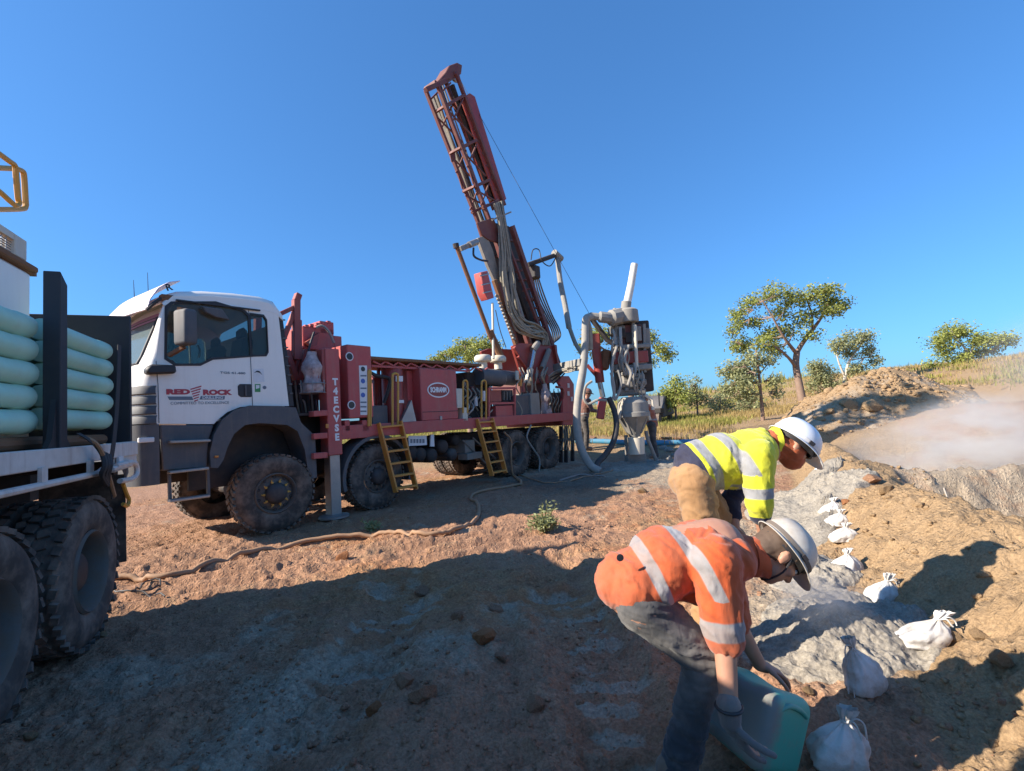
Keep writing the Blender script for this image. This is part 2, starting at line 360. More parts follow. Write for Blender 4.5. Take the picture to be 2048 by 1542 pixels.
# ------------------------------------------------------------------ ground
CREST_Y = [-4, 0, 2.2, 3.17, 4.11, 5.32, 7.4, 9.81, 12, 14]
CREST_X = [-.5, 1.6, 2.85, 3.28, 3.58, 3.94, 5.0, 6.23, 7.3, 8.2]
RUTS = [(-1.15, 1.0), (.38, 1.0)]
def crest_d(x, y): return (x - np.interp(y, CREST_Y, CREST_X)) * .9
def ground(x, y, fine=True):
    x = np.asarray(x, float); y = np.asarray(y, float)
    z = .55 * S((y - 13.5) / 5) * S((x + 6) / 6) + .068 * np.clip(x - 8, 0, 24) * S((y - 9) / 6) + .25 * S((y - 25) / 20) * S((x + 10) / 20) + 1.15 * S((x - 15) / 9) * S((y - 11) / 7)
    z = z + .05 * fbm(x * .35, y * .35, 3, 3)
    d = crest_d(x, y)
    near = 1 - S((y - 10) / 3.5)
    lump = fbm(x * 1.3, y * 1.3, 4, 9)
    h = .50 + .09 * lump
    wdt = np.interp(y, [2, 4, 6, 9], [1.0, .95, .8, .6])
    berm = h * S((d + wdt) / (wdt * 1.08)) * (.75 + .25 * np.clip((d + wdt) / wdt, 0, 1)) * near
    pit = -.75 + 1.02 * np.exp(-((y - 6.95 - .06 * (x - 5) + .25 * lump) / .62) ** 2) * S((x - 4.2) / 1.2) + 1.35 * S((y - 9.9) / 2.6) + .10 * lump
    pit = pit + .5 * S((x - 7.5 - .1 * y) / 3) * np.exp(-((y - 12.5) / 2.2) ** 2)
    inside = S((d - .12) / 1.15) * S((x - 1.5) / 1.5) * (1 - S((y - 12.2) / 1.6)) * S((y + 1) / 2)
    z2 = z + berm
    z = z2 * (1 - inside) + pit * inside
    flat = S((-d - .7) / .6)
    for rx, wgt in RUTS:        # two wheel tracks running away from the camera with lug prints
        xc = rx + .10 * np.sin(y * .9 + rx)
        p = np.exp(-((x - xc) / .27) ** 6) * S((6 - y) / 2.0) * flat
        bar = .5 + .5 * np.sin(y * 2 * np.pi / .21 + .8 * np.sin(x * 5) + 4 * fbm(x * .8, y * .8, 2, 31))
        z = z - p * (.035 + .034 * S((bar - .38) / .2) * np.clip(.6 + 1.5 * fbm(x * 1.7, y * 1.7, 2, 37), 0, 1.2))
        z = z + .03 * np.exp(-((np.abs(x - xc) - .34) / .1) ** 2) * S((6 - y) / 2) * flat
    z = z + .075 * np.exp(-((x + .45 - .06 * np.sin(y * 2)) / .22) ** 2) * S((4.9 - y) / 1.2) * S((y - .5) / 1.5)   # ridge between the tracks
    a = rad(70)                  # tracks swinging in towards the parked truck
    q = x * math.cos(a) - y * math.sin(a); 
    tr = S((x + 4.8) / .8) * (1 - S((x - .2) / 1.2)) * S((y - 3.6) / .7) * (1 - S((y - 6.2) / .8))
    z = z + tr * .034 * np.sin(q * 2 * np.pi / .30 + 2.2 * fbm(x * .7, y * .7, 2, 41)) * (0.35 + 1.2 * vnoise(x * 1.2, y * 1.2, 44))
    if fine:
        r = np.hypot(x, y); k = 1 - S((r - 8) / 14)
        z = z + k * (.034 * fbm(x * 2.3, y * 2.3, 4, 17) + .042 * np.maximum(0, fbm(x * 5.5, y * 5.5, 5, 23, .6) - .08) * 1.5 - .032 * np.abs(fbm(x * 3.7, y * 3.7, 5, 29, .62)) + .034 * fbm(x * 14, y * 14, 4, 27, .65) + .016 * np.maximum(0, fbm(x * 30, y * 30, 3, 33, .6)) * S((6 - r) / 3))
        rough = S((d + wdt + .15) / .4) * near
        z = z + rough * k * (.06 * fbm(x * 4, y * 4, 5, 51, .6) + .10 * np.maximum(0, fbm(x * 7, y * 7, 5, 53, .62) - .08) - .05 * np.abs(fbm(x * 2.6, y * 2.6, 4, 57)))
    return z
def gz(x, y): return float(ground(np.array([x]), np.array([y]), True)[0])
def GT(px, py, zoff=0.0):
    """where a sight line meets the ground"""
    d = ray(px, py); t = .5
    prev = t
    while t < 120:
        p = EYE + d * t
        if p[2] < gz(p[0], p[1]) + zoff:
            lo, hi = prev, t
            for _ in range(14):
                mid = (lo + hi) / 2; q = EYE + d * mid
                if q[2] < gz(q[0], q[1]) + zoff: hi = mid
                else: lo = mid
            return EYE + d * hi
        prev = t; t *= 1.02
    return EYE + d * t
def make_ground():
    a1 = np.radians(np.linspace(-64, 64, 560)); a2 = np.radians(np.linspace(64, 296, 60))[1:-1]
    ang = np.concatenate([a1, a2]); rr = np.concatenate([np.geomspace(.35, 14, 560), np.geomspace(14, 900, 130)[1:]])
    A, R_ = np.meshgrid(ang, rr); X = R_ * np.sin(A); Y = R_ * np.cos(A); Z = ground(X, Y)
    na, nr = len(ang), len(rr)
    V = np.stack([X, Y, Z], -1).reshape(-1, 3); idx = np.arange(na * nr).reshape(nr, na)
    Fq = np.stack([idx[:-1, :], np.roll(idx[:-1, :], -1, 1), np.roll(idx[1:, :], -1, 1), idx[1:, :]], -1).reshape(-1, 4)
    V = np.vstack([V, [[0, 0, gz(0, 0)]]]); c = len(V) - 1
    x, y = V[:, 0], V[:, 1]
    d = crest_d(x, y); wdt = np.interp(y, [2, 4, 6, 9], [1.0, .95, .8, .6])
    onberm = S((d + wdt + .1) / .35) * (1 - S((y - 12) / 3)) * S((y + 2) / 2)
    inpit = S((d - .25) / .5) * (1 - S((y - 10.5) / 2)) * S((y + 1) / 2)
    far = S((y - 13) / 4)
    n1 = fbm(x * .5, y * .5, 4, 61); n2 = fbm(x * 1.6, y * 1.6, 4, 65)
    red = np.clip(.34 + .60 * n1 + .35 * n2, 0, 1) * (1 - onberm * .8)
    # pale grey dust pressed into the lug prints and spread round the drill hole
    prints = np.zeros(len(x))
    for rx, _ in RUTS:
        xc = rx + .10 * np.sin(y * .9 + rx)
        bar = .5 + .5 * np.sin(y * 2 * np.pi / .21 + .8 * np.sin(x * 5) + 3 * fbm(x * .8, y * .8, 2, 31))
        prints = np.maximum(prints, np.exp(-((x - xc) / .26) ** 8) * S((bar - .42) / .2) * S((5 - y) / 1.5) * S(.45 + 2.6 * fbm(x * 4, y * 4, 3, 69)))
    hole = np.exp(-(((x - 2.6) / 3.2) ** 2 + ((y - 11.2) / 2.6) ** 2))
    lane = np.exp(-((d + 1.25) / .5) ** 2) * S((y - 2) / 1) * (1 - S((y - 9) / 2))
    left = S((-.9 - x) / .8) * S((3.5 - y) / 1) * .12
    grey = np.clip(prints * .62 + hole * .75 + lane * .28 + left + .55 * n2 + .16 + .12 * S((4.5 - y) / 1.5), 0, 1) * (1 - onberm * .7) * (1 - far) + inpit * .62
    truck_dirt = np.exp(-((y - 9.5) / 3.2) ** 2) * S((2.6 - x) / 1.5) * S((x + 4) / 2)
    damp = np.clip(.65 * np.exp(-(((x - 1.4) / 2.2) ** 2 + ((y - 10.2) / 1.9) ** 2)) + .28 * truck_dirt + .08 * S((-1.5 - x) / 1.0) * S((3.3 - y) / .8) + .3 * n2, 0, 1)
    damp = np.clip(damp - .1, 0, 1) * (1 - onberm) * (1 - far)
    tan = np.clip(onberm * .95 * (1 - inpit) + far * .6 + .34 + .3 * n1, 0, 1)
    orange_bank = np.exp(-(((x - 12.5) / 2.6) ** 2 + ((y - 12.2) / 1.8) ** 2))
    red = np.clip(red + orange_bank * .6, 0, 1); tan = np.where(orange_bank > .3, tan * .55, tan)
    o = npmesh('ground', V, Fq, M['soil'], attrs={'red': red, 'grey': grey, 'tan': tan, 'damp': damp, 'pressed': prints * .9}, kind='structure')
    bm = bmesh.new(); bm.from_mesh(o.data); bm.verts.ensure_lookup_table()
    for i in range(na): bm.faces.new((bm.verts[c], bm.verts[(i + 1) % na], bm.verts[i]))
    bmesh.ops.recalc_face_normals(bm, faces=bm.faces); bm.to_mesh(o.data); bm.free()
    o['label'] = 'rutted red brown earth with grey dust patches and a tan berm beside a pit'
make_ground()

# heaps: their own meshes lying on the ground
def heap(name, label, cat, outline, h, material, seed, rough=.05, res=70, power=1.0, ridge=0, attrs=None, group=None, jag=9.0):
    c = np.mean(outline, 0); P = np.array(outline) - c; n = len(P)
    th = np.arctan2(P[:, 1], P[:, 0]); o = np.argsort(th); th = th[o]; rr_ = np.hypot(P[:, 0], P[:, 1])[o]
    th = np.concatenate([th - 2 * np.pi, th, th + 2 * np.pi]); rr_ = np.tile(rr_, 3)
    na = res * 3; A = np.linspace(-np.pi, np.pi, na, endpoint=False); k = np.linspace(0, 1.06, res)
    Rm = np.interp(A, th, rr_); Rm = (np.roll(Rm, 2) + np.roll(Rm, -2) + Rm * 2 + np.roll(Rm, 4) + np.roll(Rm, -4)) / 6
    K, AA = np.meshgrid(k, A, indexing='ij'); X = c[0] + K * Rm[None, :] * np.cos(AA); Y = c[1] + K * Rm[None, :] * np.sin(AA)
    sz = np.mean(Rm)
    prof = np.clip(1 - K, 0, 1) ** power
    prof = prof * (1 + .35 * fbm(X * 2 / sz, Y * 2 / sz, 3, seed))
    edge = S((1 - K) * 6)
    Z = ground(X, Y) + h * prof + edge * (rough * fbm(X * jag / 3, Y * jag / 3, 5, seed + 3) + rough * .8 * np.maximum(0, fbm(X * jag, Y * jag, 4, seed + 5) - .1)) - .05 * S((K - .93) / .1)
    idx = np.arange(na * res).reshape(res, na)
    Fq = np.stack([idx[:-1], np.roll(idx[:-1], -1, 1), np.roll(idx[1:], -1, 1), idx[1:]], -1).reshape(-1, 4)
    V = np.stack([X, Y, Z], -1).reshape(-1, 3)
    at = attrs(V) if attrs else None
    ob = npmesh(name, V, Fq, material, attrs=at, label=label, category=cat)
    if group: ob['group'] = group
    return ob
def outl(pts): return [tuple(GP(x, y)[:2]) for x, y in pts]
heap('cuttings_heap', 'broad sunlit heap of grey drill cuttings with a dust puff above, beside the orange worker', 'heap',
     outl([(1470, 1320), (1530, 1350), (1640, 1365), (1800, 1345), (1900, 1315), (1880, 1275), (1800, 1215), (1700, 1185), (1600, 1195), (1520, 1250)]), .17, M['cuttings'], 5, .009, 80, 1.0, group='grey heaps of drill cuttings')
heap('cuttings_heap', 'low grey heap of cuttings in shadow below the orange worker\'s hard hat', 'heap',
     outl([(1540, 1175), (1600, 1195), (1690, 1180), (1720, 1150), (1650, 1118), (1570, 1135)]), .16, M['cuttings'], 8, .03, 50, .9, group='grey heaps of drill cuttings')
heap('cuttings_heap', 'long dark grey row of cuttings along the line of small white bags', 'heap',
     outl([(1560, 1010), (1560, 1060), (1620, 1110), (1680, 1105), (1672, 1060), (1660, 1010), (1650, 965), (1620, 962), (1590, 980)]), .24, M['cuttings'], 12, .018, 70, .8, group='grey heaps of drill cuttings')
heap('cuttings_heap', 'dark damp cuttings around the foot of the drill hole under the cyclone', 'heap',
     [(1.6, 12.0), (2.4, 11.5), (3.6, 11.6), (4.4, 12.3), (4.0, 13.2), (2.6, 13.3)], .10, M['cuttings'], 15, .05, 50, .8, group='grey heaps of drill cuttings')
def mound_attr(V):
    n = fbm(V[:, 0] * .8, V[:, 1] * .8, 4, 71)
    z = V[:, 2]
    return {'tan': np.clip(.72 + .35 * n, 0, 1), 'red': np.clip(.30 + .5 * n + .25 * S((z - 1.7) / .5), 0, 1), 'grey': np.clip(.40 - .6 * n, 0, 1), 'damp': np.zeros(len(V)), 'pressed': np.zeros(len(V))}
mp = [PD(1565, 858, 14.2)[:2], PD(1700, 880, 14.0)[:2], PD(1820, 870, 14.2)[:2], PD(1930, 850, 14.5)[:2], PD(1960, 800, 17)[:2], PD(1870, 790, 20.5)[:2], PD(1740, 790, 21)[:2], PD(1600, 800, 19)[:2], PD(1560, 820, 17)[:2]]
heap('spoil_mound', 'big pale brown mound of excavated rock and soil in front of the trees', 'mound', [tuple(p) for p in mp], 1.55, M['spoil'], 33, .16, 110, .82, attrs=mound_attr, jag=3.0)

# rocks
def rock_mesh(seed, n=2):
    bm = bmesh.new(); bmesh.ops.create_icosphere(bm, subdivisions=n, radius=.5); r = random.Random(seed)
    sc = (1, r.uniform(.65, .9), r.uniform(.5, .75))
    pl = [(Vector((r.uniform(-1, 1), r.uniform(-1, 1), r.uniform(-1, 1))).normalized(), r.uniform(.22, .38)) for _ in range(14)]
    for v in bm.verts:
        for nrm, dd in pl:
            k = v.co.dot(nrm) - dd
            if k > 0: v.co -= nrm * k
        v.co += Vector((r.uniform(-1, 1), r.uniform(-1, 1), r.uniform(-1, 1))) * .015
        v.co = Vector((v.co.x * sc[0], v.co.y * sc[1], v.co.z * sc[2]))
    me = bpy.data.meshes.new('rock'); bm.to_mesh(me); bm.free(); return me
ROCKS = [rock_mesh(i) for i in range(7)]
RM = {}
def rock(px, py, wpx, label, material='rock', group=None, seed=0):
    p = GT(px, py); size = wpx / FPX * p[1]
    key = (seed % 7, material)
    if key not in RM: me = ROCKS[seed % 7].copy(); me.materials.append(M[material]); RM[key] = me
    o = link('rock', RM[key], label=label, category='rock')
    if group: o['group'] = group
    o.location = (p[0], p[1], p[2] + size * .12); o.scale = (size,) * 3; o.rotation_euler = (random.uniform(-.3, .3), random.uniform(-.3, .3), random.uniform(0, 6.28))
G = 'loose rocks on the open ground'
for a in [(848, 1395, 62, 'blocky brown rock in the middle of the shaded foreground, highest of the ridge rocks', 'rock'),
          (750, 1424, 42, 'square brown rock left of and below the ridge rocks', 'rock_red'),
          (806, 1368, 56, 'flat wedge of brown rock touching the blocky rock on the wheel track ridge', 'rock'),
          (842, 1190, 46, 'upright brown stone at the head of the ridge near the shadow edge', 'rock'),
          (965, 1285, 60, 'large low reddish clod beside the right wheel track', 'rock_red'),
          (918, 1236, 34, 'narrow brown stone right of the ridge top', 'rock'),
          (990, 1225, 40, 'rounded brown clod on the far end of the right wheel track', 'rock'),
          (1005, 1320, 44, 'jagged grey brown clod beside the large low reddish one', 'rock'),
          (1075, 1415, 60, 'cracked brown clod on the right wheel track left of the stooping man', 'rock'),
          (688, 1118, 34, 'brown rock in the sunlit strip casting a shadow to its right', 'rock_red'),
          (1905, 1280, 40, 'tan stone in sunlight beside the tied bag at the foot of the berm', 'rock_tan'),
          (1955, 1275, 46, 'bigger tan stone right of the tied bag at the foot of the berm', 'rock_tan'),
          (2005, 1325, 60, 'flat pale stone at the right edge below the berm', 'rock_tan'),
          (1572, 1495, 30, 'tan stone against the rim of the turquoise drum', 'rock_tan'),
          (1616, 1385, 26, 'pale pebble in the shadow between drum and heap', 'rock_tan'),
          (1283, 985, 26, 'pale stone on the damp ground in front of the cyclone', 'rock_tan'),
          (1668, 1045, 24, 'dark round stone on the berm next to the line of bags', 'rock_red'),
          (1690, 1008, 24, 'brown round stone on the berm beside the fourth bag', 'rock_red'),
          (1745, 965, 52, 'dark broken rock on the crest of the berm at the pit edge', 'rock'),
          (1770, 985, 40, 'pale slab of rock just below the dark one on the berm crest', 'rock_tan'),
          (57, 1478, 30, 'small white stone on the shaded ground beside the near tyre', 'rock_tan'),
          (205, 1272, 26, 'pale stone at the foot of the rear tyre of the pipe truck', 'rock_tan')]:
    rock(a[0], a[1], a[2], a[3], a[4], G, random.randrange(7))
BOULD = ['pale boulder left of the biggest one on the spoil mound', 'biggest pale boulder in the middle of the spoil mound face', 'small boulder at the lower left of the spoil mound', 'small boulder at the foot of the spoil mound, below the biggest', 'boulder right of the biggest one on the spoil mound', 'small stone high on the left shoulder of the spoil mound', 'pale stone just under the crest of the spoil mound', 'stone on the right shoulder of the spoil mound', 'rightmost small stone on the spoil mound', 'leftmost stone at the bottom edge of the spoil mound']
for i, (px, py, wp) in enumerate([(1700, 810, 42), (1745, 815, 60), (1660, 825, 30), (1720, 845, 26), (1800, 800, 30), (1690, 770, 26), (1770, 775, 28), (1835, 790, 24), (1850, 815, 20), (1640, 840, 22)]):
    d = ray(px, py)
    rock_p = EYE + d * (15.2 / d[1])
    key = (i % 7, 'rock_tan')
    if key not in RM: me = ROCKS[i % 7].copy(); me.materials.append(M['rock_tan']); RM[key] = me
    sz = wp / FPX * 15.2
    # settle it on the mound's slope
    mo = bpy.data.objects['spoil_mound']
    V_ = MOUND = globals().get('MOUND') if globals().get('MOUND') is not None else np.array([tuple(v.co) for v in mo.data.vertices])
    MOUND = V_
    q = EYE[None] + d[None] * (np.linspace(13.5, 18, 120) / d[1])[:, None]
    best = None
    for pnt in q:
        k = np.argmin((V_[:, 0] - pnt[0]) ** 2 + (V_[:, 1] - pnt[1]) ** 2)
        if pnt[2] < V_[k, 2] + .02: best = pnt; break
    if best is None: continue
    o = link('rock', RM[key], label=BOULD[i], category='rock', group='boulders on the spoil mound')
    o.location = best; o.scale = (sz,) * 3; o.rotation_euler = (random.uniform(-.3, .3), .2, random.uniform(0, 6))
# clods and gravel, far too many to count
def scatter(name, label, pts, sizes, material, seed):
    r = np.random.default_rng(seed); t = (1 + 5 ** .5) / 2
    B = np.array([(-1, t, 0), (1, t, 0), (-1, -t, 0), (1, -t, 0), (0, -1, t), (0, 1, t), (0, -1, -t), (0, 1, -t), (t, 0, -1), (t, 0, 1), (-t, 0, -1), (-t, 0, 1)]) / 3.8
    Fb = np.array([(0, 11, 5), (0, 5, 1), (0, 1, 7), (0, 7, 10), (0, 10, 11), (1, 5, 9), (5, 11, 4), (11, 10, 2), (10, 7, 6), (7, 1, 8), (3, 9, 4), (3, 4, 2), (3, 2, 6), (3, 6, 8), (3, 8, 9), (4, 9, 5), (2, 4, 11), (6, 2, 10), (8, 6, 7), (9, 8, 1)])
    n = len(pts); V = B[None] * (1 + .45 * (r.random((n, 12, 1)) - .5)) * np.stack([np.ones(n), r.uniform(.6, 1, n), r.uniform(.45, .8, n)], -1)[:, None]
    a = r.uniform(0, 6.28, n); c, s_ = np.cos(a)[:, None], np.sin(a)[:, None]
    V = np.stack([V[..., 0] * c - V[..., 1] * s_, V[..., 0] * s_ + V[..., 1] * c, V[..., 2]], -1) * sizes[:, None, None] + pts[:, None]
    F_ = (Fb[None] + (np.arange(n) * 12)[:, None, None]).reshape(-1, 3)
    npmesh(name, V.reshape(-1, 3), F_, material, smooth=False, kind='stuff', label=label)
def spread(n, seed, fn):
    r = np.random.default_rng(seed); rr_ = np.sqrt(r.random(n)) ; ang = np.radians(r.uniform(-58, 58, n)); R_ = np.exp(r.uniform(np.log(1.2), np.log(15), n))
    x, y = R_ * np.sin(ang), R_ * np.cos(ang); keep = r.random(n) < fn(x, y); x, y = x[keep], y[keep]
    return np.stack([x, y, ground(x, y)], -1)
p = spread(42000, 3, lambda x, y: (crest_d(x, y) < -.6) * np.clip(.35 + 1.2 * fbm(x, y, 3, 81), .05, 1))
scatter('gravel', 'small brown clods and gravel on the trodden ground', p, np.random.default_rng(4).exponential(.010, len(p)) + .005, M['rock'], 5)
p = spread(34000, 6, lambda x, y: ((crest_d(x, y) > -1.1) & (crest_d(x, y) < 1.0)) * np.clip(.45 + 1.0 * fbm(x, y, 3, 83), .05, 1))
scatter('dirt_clods', 'crumbly tan clods covering the berm', p, np.random.default_rng(7).exponential(.016, len(p)) + .006, M['rock_tan'], 8)
mv = np.array([tuple(v.co) for v in bpy.data.objects['spoil_mound'].data.vertices]); sel = RNG.choice(len(mv), 2600)
scatter('rubble', 'broken stones lying over the spoil mound', mv[sel], RNG.exponential(.055, len(sel)) + .03, M['rock_tan'], 9)

# ------------------------------------------------------------------ grass
def blade_mat(name, a, b_, rough=.7):
    m, t, b, out = nodes(name)
    oi = noise(t, 1.3, 4, .6); g = N(t, 'ShaderNodeAttribute', attribute_name='tone')
    c = mix(t, math_(t, 'ADD', math_(t, 'MULTIPLY', g.outputs['Fac'], .7), math_(t, 'MULTIPLY', oi.outputs[0], .3), True), a, b_)
    t.links.new(c, b.inputs['Base Color']); b.inputs['Roughness'].default_value = rough; b.inputs['Specular IOR Level'].default_value = .25
    tl = N(t, 'ShaderNodeBsdfTranslucent'); t.links.new(c, tl.inputs[0]); mx = N(t, 'ShaderNodeMixShader'); mx.inputs[0].default_value = .38
    t.links.new(b.outputs[0], mx.inputs[1]); t.links.new(tl.outputs[0], mx.inputs[2]); t.links.new(mx.outputs[0], out.inputs[0])
    return m
M['drygrass'] = blade_mat('dry_grass_blades', (.30, .20, .07), (.50, .38, .16))
M['greengrass'] = blade_mat('olive_grass_blades', (.16, .17, .035), (.42, .38, .10))
def grass(name, label, pts, h0, h1, material, blades, seed, wd=.02, spreadr=.25):
    r = np.random.default_rng(seed); n = len(pts); k = blades
    base = np.repeat(pts, k, 0); base[:, :2] += r.normal(0, spreadr, (n * k, 2))
    h = r.uniform(h0, h1, n * k) * np.repeat(r.uniform(.6, 1.2, n), k); a = r.uniform(0, 6.28, n * k); lean = r.uniform(.1, .7, n * k) * h
    dx, dy = np.cos(a), np.sin(a); px_, py_ = -dy, dx
    ww = wd * r.uniform(.6, 1.4, n * k)
    b0 = base + np.stack([px_ * ww, py_ * ww, np.zeros(n * k) - .02], -1); b1 = base - np.stack([px_ * ww, py_ * ww, np.zeros(n * k) + .02], -1)
    mid = base + np.stack([dx * lean * .4, dy * lean * .4, h * .6], -1); m0 = mid + np.stack([px_ * ww * .7, py_ * ww * .7, 0 * h], -1); m1 = mid - np.stack([px_ * ww * .7, py_ * ww * .7, 0 * h], -1)
    tip = base + np.stack([dx * lean, dy * lean, h], -1); tip2 = tip + np.stack([px_ * .002, py_ * .002, 0 * h], -1)
    V = np.stack([b0, b1, m1, m0, tip, tip2], 1).reshape(-1, 3); i = np.arange(n * k)[:, None] * 6
    Fq = np.concatenate([i + np.array([[0, 1, 2, 3]]), i + np.array([[3, 2, 4, 5]])])
    tone = np.repeat(np.clip(np.repeat(r.random(n), k) * .6 + r.random(n * k) * .4, 0, 1), 6)
    npmesh(name, V, Fq, material, attrs={'tone': tone}, kind='stuff', label=label)
def field(n, seed, fn, r0=12.5, r1=70):
    r = np.random.default_rng(seed); ang = np.radians(r.uniform(-50, 56, n)); R_ = np.exp(r.uniform(np.log(r0), np.log(r1), n))
    x, y = R_ * np.sin(ang), R_ * np.cos(ang); keep = r.random(n) < fn(x, y); x, y = x[keep], y[keep]
    return np.stack([x, y, ground(x, y)], -1)
def veg(x, y):      # grass starts beyond the worked ground
    edge = 15.5 + 2.0 * fbm(x * .3, y * .3, 3, 91)
    inm = np.exp(-(((x - 13) / 4.6) ** 2 + ((y - 17) / 3.6) ** 2))
    return S((y - edge) / 2.5) * (inm < .25)
pd_ = field(8600, 21, lambda x, y: veg(x, y) * np.clip(.6 + 1.1 * fbm(x * .25, y * .25, 3, 93), .08, 1))
grass('dry_grass', 'dry straw coloured grass across the rise behind the drill site', pd_, .08, .28, M['drygrass'], 26, 22, .012, .32)
pg_ = field(10500, 24, lambda x, y: veg(x, y) * np.clip(.38 - 1.6 * fbm(x * .25, y * .25, 3, 93), 0, 1) * S((26 - x) / 8))
grass('low_green_scrub', 'low olive green scrub in the grass behind the drill site', pg_, .08, .28, M['greengrass'], 34, 25, .02, .38)
# bushy backdrop far off
pf_ = field(4500, 27, lambda x, y: S((y - 40) / 10) * np.clip(.5 + fbm(x * .1, y * .1, 3, 95), 0, 1), 40, 160)
grass('distant_scrub', 'far scrub along the skyline', pf_, .4, 1.1, M['greengrass'], 16, 28, .05, .9)

# ------------------------------------------------------------------ trees
def leaf_mat(name, a, b_):
    return blade_mat(name, a, b_, .5)
M['leaf'] = leaf_mat('eucalypt_leaves', (.13, .16, .04), (.50, .52, .14))
M['leaf_grey'] = leaf_mat('grey_green_leaves', (.17, .19, .09), (.48, .48, .24))
M['bark'] = mat('brown_bark', (.22, .14, .10), .85, 0, .3, (.35, .27, .21), 5, .5)
M['bark_pale'] = mat('pale_bark', (.52, .46, .39), .8, 0, .3, (.35, .27, .21), 5, .3)
def crown(tree, clumps, nleaf, leafsize, material, seed):
    """leaf sprays filling clumps given as (centre, radii)"""
    r = np.random.default_rng(seed); vol = np.array([c[1][0] * c[1][2] for c in clumps]) ** .9; cnt = (nleaf * vol / vol.sum()).astype(int)
    allP = []; tones = []
    for (c, rd), n in zip(clumps, cnt):
        ns = max(5, n // 22)                    # sprays
        d = r.normal(size=(ns, 3)); d /= np.linalg.norm(d, axis=1)[:, None]; d *= (r.random((ns, 1)) ** .5) * .92
        sp = np.array(c) + d * np.array(rd) * (1 + .18 * r.normal(size=(ns, 1)))
        k = 15; P = np.repeat(sp, k, 0) + r.normal(0, 1, (ns * k, 3)) * np.array([.10, .10, .08]) * (leafsize / .1) * 1.25
        allP.append(P); tones.append(np.clip(np.repeat(r.random(ns), k) * .7 + .3 * r.random(ns * k), 0, 1))
    P = np.vstack(allP); T = np.concatenate(tones); n = len(P)
    a = r.uniform(0, 6.28, n); dn = r.uniform(-1.2, .5, n); L = leafsize * r.uniform(.6, 1.3, n); W = L * r.uniform(.28, .42, n)
    ax = np.stack([np.cos(a) * np.cos(dn), np.sin(a) * np.cos(dn), np.sin(dn)], -1); q = r.normal(size=(n, 3)); sd_ = np.cross(ax, q); sd_ /= np.linalg.norm(sd_, axis=1)[:, None]
    V = np.stack([P, P + ax * L[:, None] * .5 + sd_ * W[:, None], P + ax * L[:, None], P + ax * L[:, None] * .5 - sd_ * W[:, None]], 1).reshape(-1, 3)
    Fq = np.arange(n * 4).reshape(-1, 4)
    npmesh('crown', V, Fq, material, tree, False, {'tone': np.repeat(T, 4)})
def tree(label, Y, base, limbs, clumps, nleaf, leafsize, bark='bark', leaf='leaf', seed=1, group='gum trees behind the drill site', name='gum_tree', twigs=3):
    """base, limbs and clumps were measured off the photograph and stand at their own distance Y"""
    b = PD(base[0], base[1], Y); b[2] = gz(b[0], b[1]); root = thing(name, label, 'tree', tuple(b), 0, group)
    r = random.Random(seed); k = Y / FPX
    def loc(px, py, dy): p = PD(px, py, Y) + np.array([0, dy, 0]) - b; return Vector(p)
    mb = MB(); ends = []
    for lim in limbs:
        pts = [loc(x, y, dy) for x, y, dy, _ in lim]; rs_ = [w_ * k / 2 for *_, w_ in lim]
        if lim is limbs[0]: pts[0] = Vector((0, 0, -.1))
        pp = bez(pts, 4); rr_ = np.interp(np.linspace(0, len(pts) - 1, len(pp)), range(len(pts)), rs_)
        mb.tube(pp, list(rr_), 7); ends += [Vector(q) for q in pp[len(pp) // 3:]]
    cl = []
    for x, y, rx, ry in clumps:
        dy = r.uniform(-.6, .6) * rx * k * 1.3
        c = loc(x, y, dy); R_ = (rx * k, rx * k * .9, ry * k * 1.3); cl.append((tuple(c), R_))
        near = sorted(ends, key=lambda e: (e - c).length)[:1][0]
        if (near - c).length > 2.2 * R_[0]: near = c + (near - c).normalized() * R_[0] * 1.6
        for j in range(twigs):
            tip = c + Vector((r.uniform(-.7, .7) * R_[0], r.uniform(-.7, .7) * R_[1], r.uniform(-.3, .7) * R_[2]))
            mid = near.lerp(tip, .5) + Vector((r.uniform(-.1, .1), r.uniform(-.1, .1), r.uniform(-.12, .05)))
            mb.tube(bez([near, mid, tip], 3), [.035, .03, .025, .02, .015, .012, .008][:7], 5)
    mb.build('trunk', M[bark], root, smooth=60)
    crown(root, cl, nleaf, leafsize, M[leaf], seed)
    return root
tree('tall spreading gum tree with a forked leaning brown trunk left of the spoil mound', 24, (1607, 803),
     [[(1607, 803, 0, 17), (1598, 765, 0, 14), (1592, 730, 0, 13), (1594, 705, 0, 12)],
      [(1594, 705, 0, 10), (1612, 685, .3, 9), (1640, 655, .6, 8), (1665, 625, .8, 5), (1678, 595, .9, 3)],
      [(1594, 708, 0, 8), (1580, 698, -.2, 7), (1555, 675, -.5, 5), (1530, 640, -.7, 3), (1510, 610, -.8, 2)],
      [(1592, 735, 0, 7), (1572, 722, -.4, 6), (1545, 706, -.8, 4), (1515, 690, -1, 2)],
      [(1640, 655, .6, 5), (1628, 625, .2, 4), (1610, 590, 0, 2)]],
     [(1540, 590, 32, 16), (1505, 605, 24, 14), (1575, 600, 26, 16), (1483, 628, 20, 14), (1478, 650, 14, 12), (1515, 640, 22, 12), (1560, 625, 22, 14),
      (1630, 588, 26, 16), (1655, 582, 24, 14), (1665, 600, 22, 14), (1695, 605, 18, 10), (1610, 600, 14, 10), (1640, 625, 24, 12), (1668, 622, 14, 10),
      (1600, 640, 20, 16), (1580, 660, 24, 16), (1545, 668, 24, 14), (1520, 690, 26, 18), (1495, 690, 20, 20), (1550, 700, 18, 12), (1620, 672, 18, 10), (1470, 690, 10, 14), (1462, 665, 8, 12)],
     19000, .115, 'bark', 'leaf', 3)
